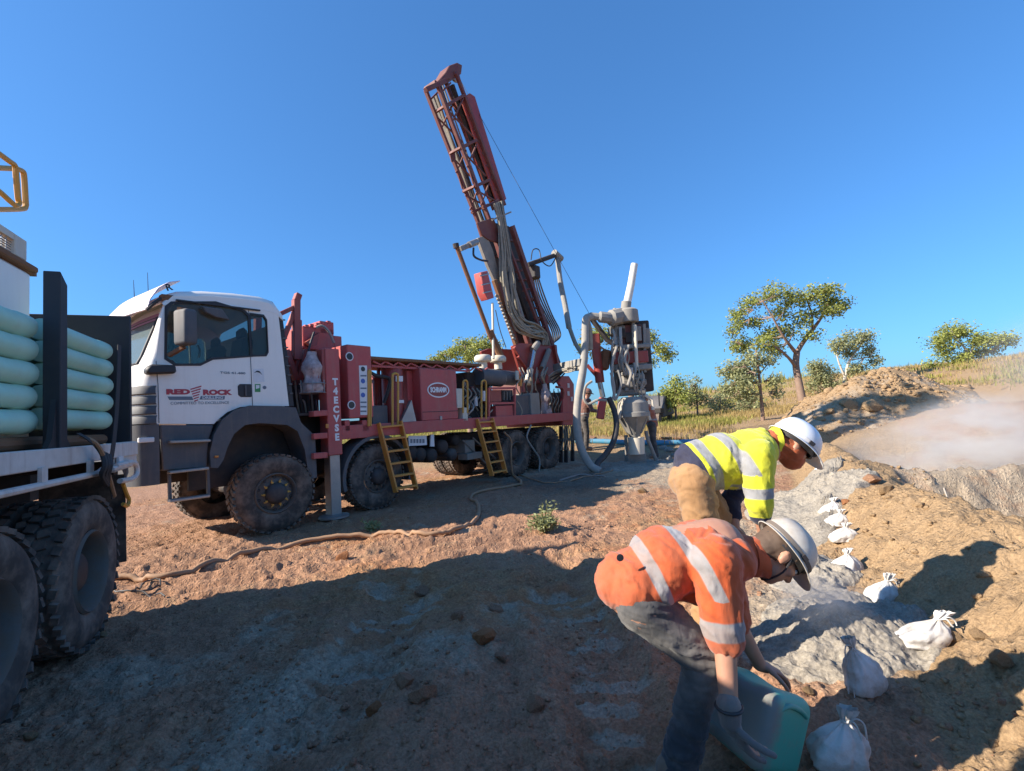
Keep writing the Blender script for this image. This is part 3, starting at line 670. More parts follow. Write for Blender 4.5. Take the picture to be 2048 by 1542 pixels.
tree('slender young gum tree with a thin straight stem in front of the tall forked gum', 19, (1526, 838),
     [[(1526, 838, 0, 8), (1522, 790, 0, 6), (1517, 740, 0, 5), (1512, 700, 0, 3)], [(1521, 780, 0, 4), (1500, 750, -.2, 3), (1480, 730, -.3, 2)], [(1518, 750, 0, 3), (1540, 728, .2, 2), (1552, 715, .2, 1)]],
     [(1480, 735, 28, 16), (1460, 745, 16, 14), (1510, 715, 24, 16), (1475, 765, 26, 16), (1500, 750, 20, 14), (1452, 780, 14, 12), (1540, 720, 14, 10), (1545, 760, 12, 10), (1490, 790, 20, 10), (1555, 785, 8, 8)],
     8000, .10, 'bark', 'leaf_grey', 5)
tree('airy grey green gum with pale stems right of the tall forked gum', 30, (1692, 790),
     [[(1692, 790, 0, 8), (1690, 755, 0, 6), (1700, 720, 0, 5), (1722, 690, 0, 3)], [(1690, 755, 0, 4), (1676, 720, 0, 3), (1672, 690, 0, 2)], [(1700, 720, 0, 3), (1735, 715, 0, 2), (1750, 712, 0, 1)]],
     [(1675, 690, 22, 16), (1700, 680, 24, 16), (1725, 675, 20, 14), (1705, 705, 20, 12), (1735, 700, 14, 12), (1750, 722, 14, 12), (1720, 735, 16, 10), (1700, 740, 14, 10)],
     8000, .115, 'bark_pale', 'leaf_grey', 7)
tree('rounded grey green gum just behind the trunk of the tall forked gum', 29, (1655, 800),
     [[(1655, 800, 0, 8), (1650, 770, 0, 6), (1642, 745, 0, 4)], [(1650, 770, 0, 4), (1630, 750, 0, 3)]],
     [(1640, 735, 24, 14), (1660, 745, 22, 16), (1622, 738, 16, 14), (1640, 762, 24, 14), (1665, 770, 16, 12), (1625, 770, 14, 12)],
     6000, .11, 'bark', 'leaf_grey', 9)
tree('white stemmed gum in the drifting dust at the far right', 26, (1945, 765),
     [[(1945, 765, 0, 8), (1943, 735, 0, 7), (1938, 710, 0, 5), (1925, 690, 0, 3)], [(1943, 735, 0, 4), (1965, 715, 0, 3), (1985, 700, 0, 2)], [(1938, 712, 0, 4), (1950, 690, 0, 3), (1960, 675, 0, 2)]],
     [(1880, 685, 22, 18), (1905, 665, 24, 14), (1935, 660, 24, 14), (1890, 705, 16, 12), (1940, 685, 26, 12), (1975, 680, 24, 12), (2005, 682, 22, 10), (1960, 705, 24, 12), (1915, 715, 16, 12), (1925, 735, 16, 12), (1990, 698, 14, 10)],
     10500, .115, 'bark_pale', 'leaf', 11)
tree('round low gum left of the white stemmed tree at the right', 27, (1862, 790),
     [[(1862, 790, 0, 6), (1862, 765, 0, 5), (1858, 745, 0, 3)]],
     [(1860, 735, 24, 13), (1840, 752, 16, 10), (1882, 752, 20, 10), (1862, 758, 26, 10), (1900, 762, 14, 8)],
     3000, .14, 'bark', 'leaf', 13)
tree('hazy bush at the right edge of the photo behind the dust', 22, (2060, 790),
     [[(2060, 790, 0, 6), (2058, 765, 0, 4), (2050, 745, 0, 3)]],
     [(2045, 755, 24, 18), (2075, 745, 28, 20), (2100, 760, 28, 18)], 2600, .14, 'bark', 'leaf_grey', 15)
tree('bright green sapling clump right of the parked utility vehicle', 26, (1352, 835),
     [[(1352, 835, 0, 5), (1350, 800, 0, 4), (1352, 770, 0, 2)]],
     [(1352, 770, 18, 14), (1335, 785, 18, 14), (1362, 795, 14, 16), (1340, 805, 16, 12)], 3000, .13, 'bark', 'leaf', 17)
tree('small gum sapling standing right of the bright green clump', 27, (1395, 832),
     [[(1395, 832, 0, 4), (1394, 800, 0, 3), (1390, 770, 0, 2)], [(1394, 800, 0, 3), (1410, 790, 0, 2)]],
     [(1388, 770, 16, 12), (1392, 790, 14, 14), (1415, 800, 14, 10), (1380, 805, 12, 10), (1372, 790, 8, 12)], 2200, .12, 'bark', 'leaf_grey', 19)
tree('gum crown showing on both sides of the cyclone head', 28, (1262, 850),
     [[(1262, 850, 0, 14), (1262, 780, 0, 12), (1258, 730, 0, 9), (1240, 690, 0, 4)], [(1262, 745, 0, 7), (1290, 715, 0, 5), (1320, 700, 0, 3)], [(1258, 740, 0, 6), (1210, 700, 0, 4), (1180, 680, 0, 2)]],
     [(1178, 675, 22, 14), (1205, 668, 24, 16), (1165, 695, 12, 10), (1240, 660, 24, 14), (1298, 676, 18, 14), (1320, 700, 22, 12), (1335, 712, 16, 10), (1305, 725, 16, 8), (1195, 705, 16, 10)], 9000, .115, 'bark', 'leaf', 21)
tree('pale leafed gum behind the engine deck of the red drill rig', 27, (940, 850),
     [[(940, 850, 0, 12), (938, 780, 0, 10), (935, 720, 0, 6), (930, 690, 0, 3)]],
     [(930, 688, 26, 13), (965, 690, 24, 14), (990, 700, 18, 16), (905, 705, 24, 12), (880, 715, 22, 8), (945, 710, 34, 14), (865, 722, 10, 6), (1005, 715, 10, 14)], 9500, .115, 'bark', 'leaf', 23)
for i, (px, py, Yt, lab) in enumerate([(1235, 835, 34, 'low round bush behind the cone of the cyclone'), (770, 790, 33, 'distant tree seen through the gap beside the red tanks'), (1440, 810, 30, 'yellowish bush at the foot of the slender young gum'), (1500, 815, 27, 'sparse grey bush between the slender gum and the tall forked gum')]):
    tree(lab, Yt, (px, py + 20), [[(px, py + 20, 0, 5), (px, py, 0, 3), (px + 2, py - 15, 0, 2)]],
         [(px, py - 12, 22, 10), (px + 16, py - 2, 16, 8), (px - 16, py - 3, 16, 9), (px, py + 6, 22, 8)], 1500, .12, 'bark', 'leaf_grey', 31 + i, 'low bushes in the grass', 'bush', 2)
# ------------------------------------------------------------------ the red drill rig on its white cab truck
RIG = Frame(0.6595, -3.5079, 6.9806, 0.0)
rig = thing('drill_rig_truck', 'white cab truck carrying a dark red drill rig with its lattice mast raised', 'drill rig', tuple(RIG.O), RIG.rotz)
def RP(px, py, v=0.0): return RIG.P(px, py, v)
def RU(px, py, v=0.0): return RIG.uw(px, py, v)
def rbox(px0, py0, px1, py1, v0, v1, mb=None):
    """box whose near face covers the photo's rectangle on the plane v0"""
    a = RU(px0, (py0 + py1) / 2, v0); b = RU(px1, (py0 + py1) / 2, v0); mx = (px0 + px1) / 2
    t = RU(mx, py0, v0)[1]; bt = RU(mx, py1, v0)[1]
    mb = mb or MB(); return mb.bx(a[0], b[0], v0, v1, bt, t)
def rpoly(pts, v0, v1, mb=None): mb = mb or MB(); return mb.prism([RU(x, y, v0) for x, y in pts], v0, v1)

def tyre_mb(R, w, rim_r, lugs=40, lug_h=.018, style='block'):
    b = MB(); Ri = R - lug_h
    prof = [(rim_r, .03), (rim_r + .02, .012), (rim_r + .07, .0), (Ri - .10, -.004), (Ri - .035, .012), (Ri, .045), (Ri + .004, w / 2), (Ri, w - .045), (Ri - .035, w - .012), (Ri - .10, w + .004), (rim_r + .07, w), (rim_r, w - .03)]
    b.lathe([(r, h) for r, h in prof], (0, 0, 0), (0, 1, 0), 48, False)
    rows = [(.035, .15), (.33, .2), (.58, .2), (.82, .15)] if style == 'block' else [(.04, .42), (.54, .42)]
    for j, (f, l) in enumerate(rows):
        for i in range(lugs):
            a = 2 * math.pi * (i + (.5 if j % 2 else 0)) / lugs
            rot = Matrix.Rotation(-a, 3, 'Y') @ Matrix.Rotation((.25 if style == 'block' else .45) * (1 if j % 2 else -1), 3, 'X')
            c = Matrix.Rotation(-a, 3, 'Y') @ Vector((Ri + lug_h * .4, 0, 0)); y = (f + l / 2) * w
            b.box((c.x, y, c.z), (lug_h * 1.5, l * w, 2 * math.pi * R / lugs * .62), rot)
    return b
def make_wheel(parent, u, v, w_, R=.565, width=.36, rim_r=.29, tyre='tyre', rim='rim', side=1, kind='steer', nuts='yellow', style='chev', dual=False, loc=None):
    """side 1: outer face looks to the near side"""
    wh = MB()
    s = 1
    hub_out = -.05 if kind == 'steer' else .10
    # rim disc with dark hand holes
    prof = [(rim_r + .004, .02), (rim_r - .01, .0), (rim_r - .03, .03), (rim_r - .04, .09 if kind == 'steer' else .17), (.20, .06 if kind == 'steer' else .19), (.17, .05 if kind == 'steer' else .18), (.0, .05 if kind == 'steer' else .18)]
    rb = MB().lathe(prof, (0, 0, 0), (0, 1, 0), 36, False)
    o = rb.build('wheel', M[rim], parent, smooth=40)
    o.location = (u, v, w_)
    if side < 0: o.rotation_euler = (0, 0, math.pi)
    tyre_mb(R, width, rim_r, 38, .02, style).build('tyre', M[tyre], o, smooth=30)
    h = MB(); y0 = .05 if kind == 'steer' else .18
    h.lathe([(.15, y0), (.15, y0 - .05), (.135, y0 - .09), (.11, y0 - .11), (.06, y0 - .12), (0, y0 - .12)], (0, 0, 0), (0, 1, 0), 24)
    h.build('hub', M['rim_dark'], o, smooth=40)
    k = MB()
    for i in range(10):
        a = 2 * math.pi * i / 10; c = (.168 * math.cos(a), y0 - .012, .168 * math.sin(a)); k.cyl(c, (c[0], y0 - .045, c[2]), .017, n=6)
        if nuts == 'yellow': k.box((c[0] * 1.13, y0 - .03, c[2] * 1.13), (.035, .012, .012), Matrix.Rotation(-a + .6, 3, 'Y'))
    k.build('wheel_nuts', M['yellow' if nuts == 'yellow' else rim], o, kind='stuff')
    hh = MB()
    for i in range(10):
        a = 2 * math.pi * (i + .5) / 10; r = .232; yy = .075 if kind == 'steer' else .18
        hh.cyl((r * math.cos(a), yy - .012, r * math.sin(a)), (r * math.cos(a), yy + .01, r * math.sin(a)), .024, n=10)
    hh.build('hand_holes', M['black'], o, kind='stuff')
    return o
wheel_u = [0.0, 1.795, 5.83, 7.23]
w0 = make_wheel(rig, 0, .0, .545, label='near front wheel with yellow nut markers') if False else make_wheel(rig, 0, 0, .545)
w0['label'] = 'near front wheel with yellow nut markers and dusty chevron tyre'
w0.rotation_euler = (0, 0, rad(-6))
make_wheel(rig, 1.795, .02, .545, tyre='tyre_dark', nuts='', rim='rim', style='block')
make_wheel(rig, 5.83, .03, .545, kind='drive', nuts='', style='block', rim='rim'); make_wheel(rig, 7.23, .03, .545, kind='drive', nuts='', style='block', rim='rim')
for u in (0.0, 1.795): make_wheel(rig, u, 2.5, .545, side=-1, tyre='tyre_dark', nuts='', style='block')
for u in (5.83, 7.23): make_wheel(rig, u, 2.5, .545, side=-1, kind='drive', tyre='tyre_dark', nuts='', style='block')
for u in (5.83, 7.23):
    t2 = MB(); tm = tyre_mb(.565, .34, .29, 38, .02, 'block')
    for y in (.40, 1.76):
        o = tm.build('inner_tyre', M['tyre_dark'], rig, smooth=30); o.location = (u, y, .545)
# ---- chassis
c = MB()
for y in (.82, 1.60): c.bx(-1.2, 8.3, y, y + .09, .82, 1.10)
for u in (0.0, 1.795, 5.83, 7.23):
    c.cyl((u, .35, .545), (u, 2.15, .545), .085, n=12); c.lathe([(.02, -.16), (.2, -.1), (.22, 0), (.2, .1), (.02, .16)], (u, 1.25, .56), (0, 1, 0), 14)
    for y in (.86, 1.62): c.beam((u - .6, y, .84), (u, y, .66), .07, .05); c.beam((u + .6, y, .84), (u, y, .66), .07, .05)
c.cyl((.1, 1.25, .62), (7.0, 1.25, .62), .06, n=10)
for u in (.9, 2.6, 3.4, 4.3, 5.0): c.bx(u, u + .08, .82, 1.69, .86, 1.06)
c.bx(3.0, 3.9, 1.7, 2.3, .5, 1.1)
c.build('chassis', M['chassis'], rig)
# ---- cab: near and far side skins, curved corners, front, roof
VN, VF = .05, 2.42
side = [RU(x, y, VN) for x, y in [(318, 848), (316, 770), (312, 720), (315, 690), (322, 640), (330, 606), (345, 592)]] + [RU(x, y, VN) for x, y in [(420, 592), (500, 600), (538, 606), (556, 622), (578, 812)]] + [RU(x, y, VN) for x, y in [(505, 812), (480, 814), (455, 824), (435, 840), (428, 848)]]
winA = [RU(x, y, VN) for x, y in [(333, 615), (345, 606), (430, 606), (487, 622), (497, 632), (502, 712), (425, 716), (402, 728), (352, 729), (332, 716)]]
winB = [RU(x, y, VN) for x, y in [(500, 628), (527, 632), (533, 642), (536, 702), (532, 710), (504, 711)]]
def inset(poly, d):
    cx = sum(p[0] for p in poly) / len(poly); cz = sum(p[1] for p in poly) / len(poly); out = []
    for a, b in poly:
        L = math.hypot(a - cx, b - cz); out.append((a - (a - cx) / L * d, b - (b - cz) / L * d))
    return out
cab = MB().panel(side, [winA, winB], VN, VN + .05)
cab.panel(side, [winA, winB], VF - .05, VF)
FRONT = [(-1.60, 1.10), (-1.64, 1.62), (-1.62, 2.05), (-1.56, 2.35), (-1.50, 2.45), (-1.30, 3.03), (-1.22, 3.20)]     # front face profile (u, w)
def fu(w): return float(np.interp(w, [p[1] for p in FRONT], [p[0] for p in FRONT]))
sa = sorted([(p[1], p[0]) for p in side[:7]])
def su(w): return float(np.interp(w, [a for a, _ in sa], [b for _, b in sa]))
def corner_rows(w0, w1, n, flip):
    rows = []
    for i in range(n + 1):
        w_ = w0 + (w1 - w0) * i / n; a = np.array([su(w_), VN]); b = np.array([fu(w_), VN + .30]); m = np.array([min(fu(w_) + .015, su(w_) - .05), VN + .02]); r = []
        for k in range(7):
            t = k / 6; p = (1 - t) ** 2 * a + 2 * t * (1 - t) * m + t * t * b
            r.append((p[0], p[1] if not flip else VN + VF - p[1], w_))
        rows.append(r)
    return rows
for flip in (False, True):
    cab.sheet(corner_rows(1.62, 3.20, 14, flip))
def front_band(w0, w1, n=4, v0=VN + .30, v1=VF - .30, off=0.0):
    return [[(fu(w0 + (w1 - w0) * i / n) - .06 * math.sin(math.pi * k / 8) - off, v0 + (v1 - v0) * k / 8, w0 + (w1 - w0) * i / n) for k in range(9)] for i in range(n + 1)]
cab.sheet(front_band(1.62, 2.40)); cab.sheet(front_band(3.03, 3.20, 2))
cab.bx(.15, .20, VN + .05, VF - .05, 1.7, 3.1)            # rear wall
cab.bx(-1.45, .2, VN + .05, VF - .05, 1.63, 1.70)          # floor
cab.build('cab', M['white'], rig, smooth=30)
cabo = bpy.data.objects['cab']
# roof: lofted cap
prof = [RU(x, y, .2) for x, y in [(318, 606), (328, 588), (350, 582), (400, 581), (460, 585), (515, 592), (542, 602), (556, 624)]]
base_w = [3.13, 3.15, 3.19, 3.22, 3.24, 3.24, 3.22, 3.12]
rows = []
for (u, w_), bw in zip(prof, base_w):
    bw = min(bw, w_ - .02)
    rows.append([(u, VN - .004, bw), (u, VN + .02, bw + (w_ - bw) * .55), (u, VN + .10, bw + (w_ - bw) * .9), (u, VN + .28, w_), (u, 1.23, w_ + .05), (u, VF - .28, w_), (u, VF - .10, bw + (w_ - bw) * .9), (u, VF - .02, bw + (w_ - bw) * .55), (u, VF + .004, bw)])
r_ = MB().sheet(rows); r_.build('roof', M['white'], cabo, smooth=45, thick=.02)
MB().panel(inset(winA, -.025), [inset(winA, .012)], VN - .008, VN + .01).build('window_seal', M['black'], cabo)
MB().panel(inset(winB, -.02), [inset(winB, .01)], VN - .008, VN + .01).build('window_seal', M['black'], cabo)
g_ = MB().prism(inset(winA, .002), VN + .016, VN + .021); g_.build('door_window', M['glass'], cabo)
MB().prism(inset(winB, .002), VN + .016, VN + .021).build('quarter_window', M['glass'], cabo)
MB().prism(inset(winA, .002), VF - .03, VF - .025).build('door_window', M['glass'], cabo)
MB().prism(inset(winB, .002), VF - .03, VF - .025).build('quarter_window', M['glass'], cabo)
MB().sheet(front_band(2.42, 3.02, 6, VN + .33, VF - .33, .004)).build('windscreen', M['windscreen'], cabo, smooth=60, thick=.006)
sl = MB()
for f in (0, 1):
    pa = [(fu(w_) - .01, (VN + .315) if not f else (VF - .315), w_) for w_ in np.linspace(2.40, 3.04, 8)]; sl.tube(pa, .018, 6)
for w_ in (2.41, 3.03): sl.tube([(a, b, c_) for a, b, c_ in front_band(w_, w_ + .001, 1)[0]], .018, 6)
sl.build('windscreen_seal', M['black'], cabo)
# interior: dashboard, seats, steering wheel
MB().bx(-1.45, -1.0, .2, 2.27, 2.0, 2.42).build('dashboard', M['black'], cabo, bevel=.06)
for y in (.55, 1.55):
    st = MB().box((-.45, y + .2, 2.05), (.5, .5, .18)); st.box((-.16, y + .2, 2.5), (.16, .48, .85), Matrix.Rotation(.15, 3, 'Y')); st.box((-.12, y + .2, 2.98), (.1, .26, .2)); st.build('seat', M['chassis'], cabo, bevel=.05)
sw = MB(); sw.tube([(-.85 + .09 * math.cos(a), 1.75 + .22 * math.sin(a), 2.45 + .2 * math.cos(a)) for a in np.linspace(0, 6.283, 22)], .014, 6, False); sw.build('steering_wheel', M['black'], cabo)
MB().tube([RP(395, 690, .35), RP(400, 700, .35), RP(398, 715, .35)], .015, 6).build('grab_handle', M['sticker'], cabo)
# door shut lines (real gaps filled dark), handle, grille louvres
gp = MB()
for pts in ([(318, 846), (316, 770), (312, 722)], [(497, 620), (505, 811)]):
    q = [RU(x, y, VN) for x, y in pts]
    for a, b in zip(q, q[1:]): gp.beam((a[0], VN - .001, a[1]), (b[0], VN - .001, b[1]), .006, .009, (0, 1, 0))
gp.build('shut_line', M['black'], cabo)
dh = rpoly([(476, 772), (480, 768), (503, 768), (504, 794), (482, 794), (477, 790)], VN - .012, VN + .02); dh.build('door_handle_recess', M['black'], cabo, bevel=.008)
MB().beam(RP(491, 770, VN - .02), RP(492, 792, VN - .02), .02, .02).build('door_handle', M['plastic'], cabo, bevel=.004)
for i in range(4):      # corner louvres
    y0, y1 = 771 + i * 20, 789 + i * 20; w1 = RU(300, y0, VN)[1]; w0_ = RU(300, y1, VN)[1]; rr = []
    for w_, o_ in ((w0_, -.012), (w0_ + .012, -.03), (w1 - .03, -.028), (w1, -.004)):
        a = np.array([su(w_) - .015, VN]); b = np.array([fu(w_), VN + .32]); m = np.array([fu(w_) + .015, VN + .02]); r = []
        for k in range(8):
            t = .0 + k / 7; p = (1 - t) ** 2 * a + 2 * t * (1 - t) * m + t * t * b; nr = np.array([-.6 - .4 * t, -.8 + .6 * t]); p = p - nr * o_
            r.append((p[0], p[1], w_))
        rr.append(r)
    MB().sheet(rr).build('louvre', M['plastic'], cabo, smooth=50, thick=.008)
# rear fairing with ribs
f_ = rpoly([(556, 622), (566, 640), (588, 812), (578, 812)], VN + .02, .5); f_.build('rear_fairing', M['black'], cabo)
for i in range(9):
    t = i / 9; MB().beam(RP(560 + 22 * t, 640 + 165 * t, VN + .01), RP(570 + 18 * t, 640 + 165 * t, VN + .01), .02, .02).build('fairing_rib', M['plastic'], cabo)
# roof sun visor
vis = []
for k in range(11):
    v = .10 + (2.37 - .10) * k / 10; bow = .13 * math.sin(math.pi * k / 10)
    vis.append([(-1.14 - bow * .3, v, 3.50), (-1.26 - bow * .5, v, 3.46), (-1.38 - bow * .8, v, 3.36), (-1.47 - bow, v, 3.20), (-1.50 - bow, v, 3.07)])
MB().sheet(vis).build('sun_visor', M['visor'], rig, smooth=60, thick=.012)
viso = bpy.data.objects['sun_visor']
MB().tube(bez([(-1.20, .09, 3.26), (-1.33, .08, 3.23), (-1.42, .09, 3.16), (-1.50, .12, 3.06)], 4), .022, 6).build('visor_arm', M['black'], viso)
MB().bx(-1.36, -1.22, .06, .16, 3.20, 3.28).build('visor_bracket', M['rust'], viso, bevel=.01)
Mv = Matrix(((1, 0, 0, 0), (0, 1, 0, 0), (0, 0, 1, 0), (0, 0, 0, 1)))
text_part('lettering', 'R', .12, Matrix.Translation(Vector((-1.27, .085, 3.38))) @ Matrix.Rotation(rad(90), 4, 'X') @ Matrix.Rotation(rad(20), 4, 'Z'), M['txt_black'], viso, bold=.004)
MB().sheet(front_band(3.00, 3.10, 2, VN + .30, VF - .30, .015)).build('purple_trim_strip', M['purple'], cabo, thick=.006)
for px, py in ((267, 560), (295, 545)):
    a = RP(px + 2, 600, 1.2); b = RP(px, py, 1.2); MB().tube([a, b], [.006, .003], 5).build('aerial', M['black'], rig)
# window deflector + roof gutter
MB().beam(RP(352, 600, VN - .02), RP(520, 621, VN - .02), .03, .02).build('roof_gutter', M['black'], cabo)
rpoly([(405, 612), (445, 618), (460, 640), (432, 634), (412, 624)], VN - .09, VN - .02).build('window_deflector', M['plastic'], cabo, bevel=.01)
# mirror
mr = MB(); mc = RP(371, 655, -.16); mr.box((mc[0], -.16, mc[2]), (.17, .24, .46)); mo = mr.build('mirror', M['plastic'], rig, bevel=.045, seg=3)
mo.data.transform(Matrix.Translation(Vector(mc)) @ Matrix.Rotation(rad(18), 4, 'Z') @ Matrix.Translation(-Vector(mc)))
MB().beam((mc[0] - .05, -.1, mc[2] + .25), (mc[0] + .1, VN, mc[2] + .27), .05, .03).build('mirror_arm', M['rust'], mo)
MB().beam((mc[0] + .0, -.1, mc[2] - .24), (mc[0] - .12, VN, mc[2] - .34), .06, .04).build('mirror_arm', M['rust'], mo)
rpoly([(292, 738), (302, 728), (352, 730), (354, 746), (296, 748)], VN - .10, VN + .05).build('mirror_foot', M['black'], cabo, bevel=.02)
# lettering on the door
def flat_side(name, s, px0, py0, px1, py1, m, parent, v=VN - .003, bold=0.0, rise=0.0, **kw):
    a = RP(px0, py0, v); b = RP(px1, py1, v); cx = (a[0] + b[0]) / 2; h = a[2] - b[2]; c_ = (a[2] + b[2]) / 2
    return text_part(name, s, h * 1.35, side_M(cx, v, c_) @ Matrix.Rotation(rise, 4, 'Z'), m, parent, width=abs(b[0] - a[0]), bold=bold, **kw)
flat_side('lettering', 'RED', 332, 779, 380, 789, M['txt_red'], cabo, bold=.006)
flat_side('lettering', 'ROCK', 404, 780, 463, 790, M['txt_red'], cabo, bold=.006)
bar = rpoly([(335, 793), (384, 793), (387, 800), (339, 800)], VN - .004, VN); bar.build('lettering_bar', M['txt_grey'], cabo)
rpoly([(402, 792), (450, 792), (449, 799), (399, 799)], VN - .004, VN).build('lettering_bar', M['txt_grey'], cabo)
flat_side('lettering', 'DRILLING', 405, 793, 446, 798, M['txt_white'], cabo, v=VN - .006, bold=.001)
flat_side('lettering', 'COMMITTED TO EXCELLENCE', 341, 804, 458, 808, M['txt_grey'], cabo)
flat_side('lettering', 'TGS 41.480', 440, 743, 491, 749, M['txt_grey'], cabo, bold=.001)
em = MB()
for i in range(6):     # drill bit emblem of slanting bars
    y = 775 + i * 5; hw = 11 - i * 1.6; em.prism([RU(392 - hw, y + 2.5 - i * .3, VN - .004), RU(394 + hw * .8, y - 4 + i * .5, VN - .004), RU(394 + hw * .8, y - 1.3 + i * .4, VN - .004), RU(392 - hw, y + 5 - i * .3, VN - .004)], VN - .004, VN)
em.build('drill_bit_emblem', M['txt_red'], cabo)
st = rpoly([(506, 738), (527, 737), (529, 764), (508, 765)], VN - .003, VN); st.build('sticker', M['sticker'], cabo)
rpoly([(508, 746), (514, 741), (519, 742), (525, 750), (520, 746), (514, 744)], VN - .006, VN - .003).build('sticker_mark', M['txt_black'], cabo)
flat_side('lettering', 'SAFE', 510, 754, 525, 761, M['txt_grey'], cabo, v=VN - .005) if False else None
rpoly([(510, 768), (521, 768), (521, 784), (510, 784)], VN - .004, VN).build('sticker', M['green'], cabo)
rpoly([(512, 770), (519, 770), (519, 776), (512, 778)], VN - .006, VN - .004).build('sticker_mark', M['sticker'], cabo)
oc = RP(529, 775, VN); MB().lathe([(.020, 0), (.026, 0), (.026, .004), (.020, .004)], (oc[0], VN - .004, oc[2]), (0, 1, 0), 16).build('sticker_ring', M['txt_grey'], cabo)
# black plastic lower cab: step box, arch, corner and bumper
rpoly([(320, 850), (428, 850), (418, 880), (415, 935), (325, 942)], VN - .01, .38).build('step_panel', M['plastic'], rig, bevel=.015)
for (x0, y0, x1, y1) in ((338, 884, 418, 881), (337, 945, 415, 936)): MB().beam(RP(x0, y0, VN - .05), RP(x1, y1, VN - .05), .13, .035).build('cab_step', M['steel'], rig, bevel=.008)
fr = MB()
for a, b in (((338, 945), (340, 1000)), ((415, 937), (417, 990))): fr.beam(RP(*a, VN), RP(*b, VN), .03, .05)
fr.build('step_hanger', M['plastic'], rig, kind='stuff'); MB().beam(RP(338, 1002, VN - .04), RP(417, 991, VN - .04), .14, .035).build('cab_step', M['steel'], rig, bevel=.008)
arch_o = [(422, 935), (420, 905), (428, 870), (445, 840), (470, 820), (500, 811), (555, 812), (592, 815), (602, 845), (630, 872), (634, 955), (625, 957)]
arch_i = [(618, 955), (610, 900), (595, 862), (575, 850), (520, 846), (490, 850), (468, 868), (455, 895), (447, 920), (436, 936)]
ap = [RU(x, y, VN - .06) for x, y in arch_o + arch_i]
ar = MB().panel(ap, [], VN - .06, VN + .0); ar.panel(ap, [], VN - .02, .45); ar.build('mudguard', M['plastic'], rig, smooth=40)
MB().bx(-.95, 1.0, .50, .56, .70, 1.72).bx(-.95, .95, .06, .5, 1.66, 1.70).bx(.92, .98, .06, .5, .75, 1.68).build('wheel_well', M['chassis'], rig)
MB().box(RP(433, 913, VN - .07), (.05, .02, .03)).build('side_marker_lamp', M['amber'], rig, bevel=.006)
bp = [(-1.66, 1.62), (-1.70, 1.3), (-1.72, 1.1), (-1.66, .90), (-1.42, .88), (-1.40, 1.62)]
bmp_ = MB().prism(bp, .28, 2.2); 
bmp_.sheet([[(-1.40, VN, w_), (-1.52, VN, w_), (-1.62, VN + .08, w_), (-1.68, .28, w_)] for w_ in (.88, 1.1, 1.35, 1.62)]); bmp_.build('bumper', M['plastic'], rig, smooth=40)
MB().box(RP(292, 880, .06), (.16, .05, .06)).build('bumper_badge', M['sticker'], rig, bevel=.008)
hl = MB().box((-1.70, .55, 1.25), (.06, .4, .2)); hl.build('headlight', M['windscreen'], rig, bevel=.03)
# ---- platform deck beam
MB().bx(.98, 8.5, .0, .14, 1.24, 1.47).build('deck_beam', M['red'], rig, bevel=.008)
MB().bx(.98, 8.5, 2.36, 2.5, 1.24, 1.47).build('deck_beam', M['red'], rig, bevel=.008)
MB().bx(1.0, 8.48, .14, 2.36, 1.38, 1.46).build('deck_plate', M['maroon'], rig)
MB().bx(8.36, 8.52, .14, 2.36, 1.10, 1.44).build('deck_beam', M['red'], rig, bevel=.008)
# ---- headache frame behind the cab
hf = MB(); V1 = .55
hf.beam(RP(592, 600, V1), RP(592, 720, V1), .11, .11); hf.beam(RP(592, 602, V1), RP(597, 588, V1), .10, .10)
hf.beam(RP(560, 628, V1), RP(590, 614, V1), .07, .07); hf.beam(RP(566, 680, V1), RP(588, 625, V1), .07, .07)
hf.beam(RP(600, 640, V1), RP(601, 720, V1), .05, .05); hf.beam(RP(572, 700, V1), RP(592, 760, V1), .09, .09); hf.beam(RP(612, 700, V1), RP(598, 760, V1), .09, .09)
for (a, b) in (((592, 600), (592, 720)),): 
    p0, p1 = RP(*a, V1), RP(*b, V1); hf.beam((p0[0], 1.95, p0[2]), (p1[0], 1.95, p1[2]), .11, .11)
hf.bx(RP(570, 740, V1)[0], RP(600, 740, V1)[0], V1 + .1, 1.9, 2.45, 2.7)
hf.build('headache_frame', M['red2'], rig, bevel=.008)
# winch and pump block
wb = MB(); rbox(606, 655, 668, 700, .75, 1.5, wb); rbox(640, 643, 668, 668, .75, 1.4, wb); rbox(668, 672, 684, 700, .75, 1.3, wb); wb.build('winch_housing', M['red'], rig, bevel=.012)
wo_ = bpy.data.objects['winch_housing']
for x in (612, 622, 634, 645, 656): MB().box(RP(x, 654 - (x - 606) * .18, .78), (.07, .08, .05)).build('housing_lug', M['red'], wo_, bevel=.006)
rpoly([(612, 684), (640, 664), (634, 690), (622, 694)], .66, .74).build('winch_bracket', M['red2'], wo_)
MB().tube(bez([RP(632, 655, .7), RP(645, 652, .65), (RP(658, 664, .62)), RP(668, 686, .62)], 6), .024, 7).build('winch_hose', M['hose_grey'], wo_)
MB().tube(bez([RP(628, 665, .6), RP(620, 690, .5), RP(615, 715, .45)], 6), .018, 6).build('winch_hose', M['hose_black'], wo_)
md = MB(); rbox(576, 702, 612, 770, .9, 1.9, md); rbox(612, 700, 640, 800, .8, 1.8, md); md.build('machinery_casing', M['maroon'], rig, bevel=.01)
dk = MB(); rbox(580, 770, 640, 870, .8, 1.8, dk); dk.build('gearbox', M['chassis'], rig, bevel=.03)
for i in range(9):
    x = 590 + i * 8; MB().tube(bez([RP(x, 760 + i % 3 * 20, .7), RP(x + 4, 800 + i * 5, .55), RP(x + 10 - i, 850, .6), RP(x, 900, .8)], 5), .016 + .006 * (i % 2), 6).build('hydraulic_hose', M['hose_black' if i % 2 else 'hose'], rig)
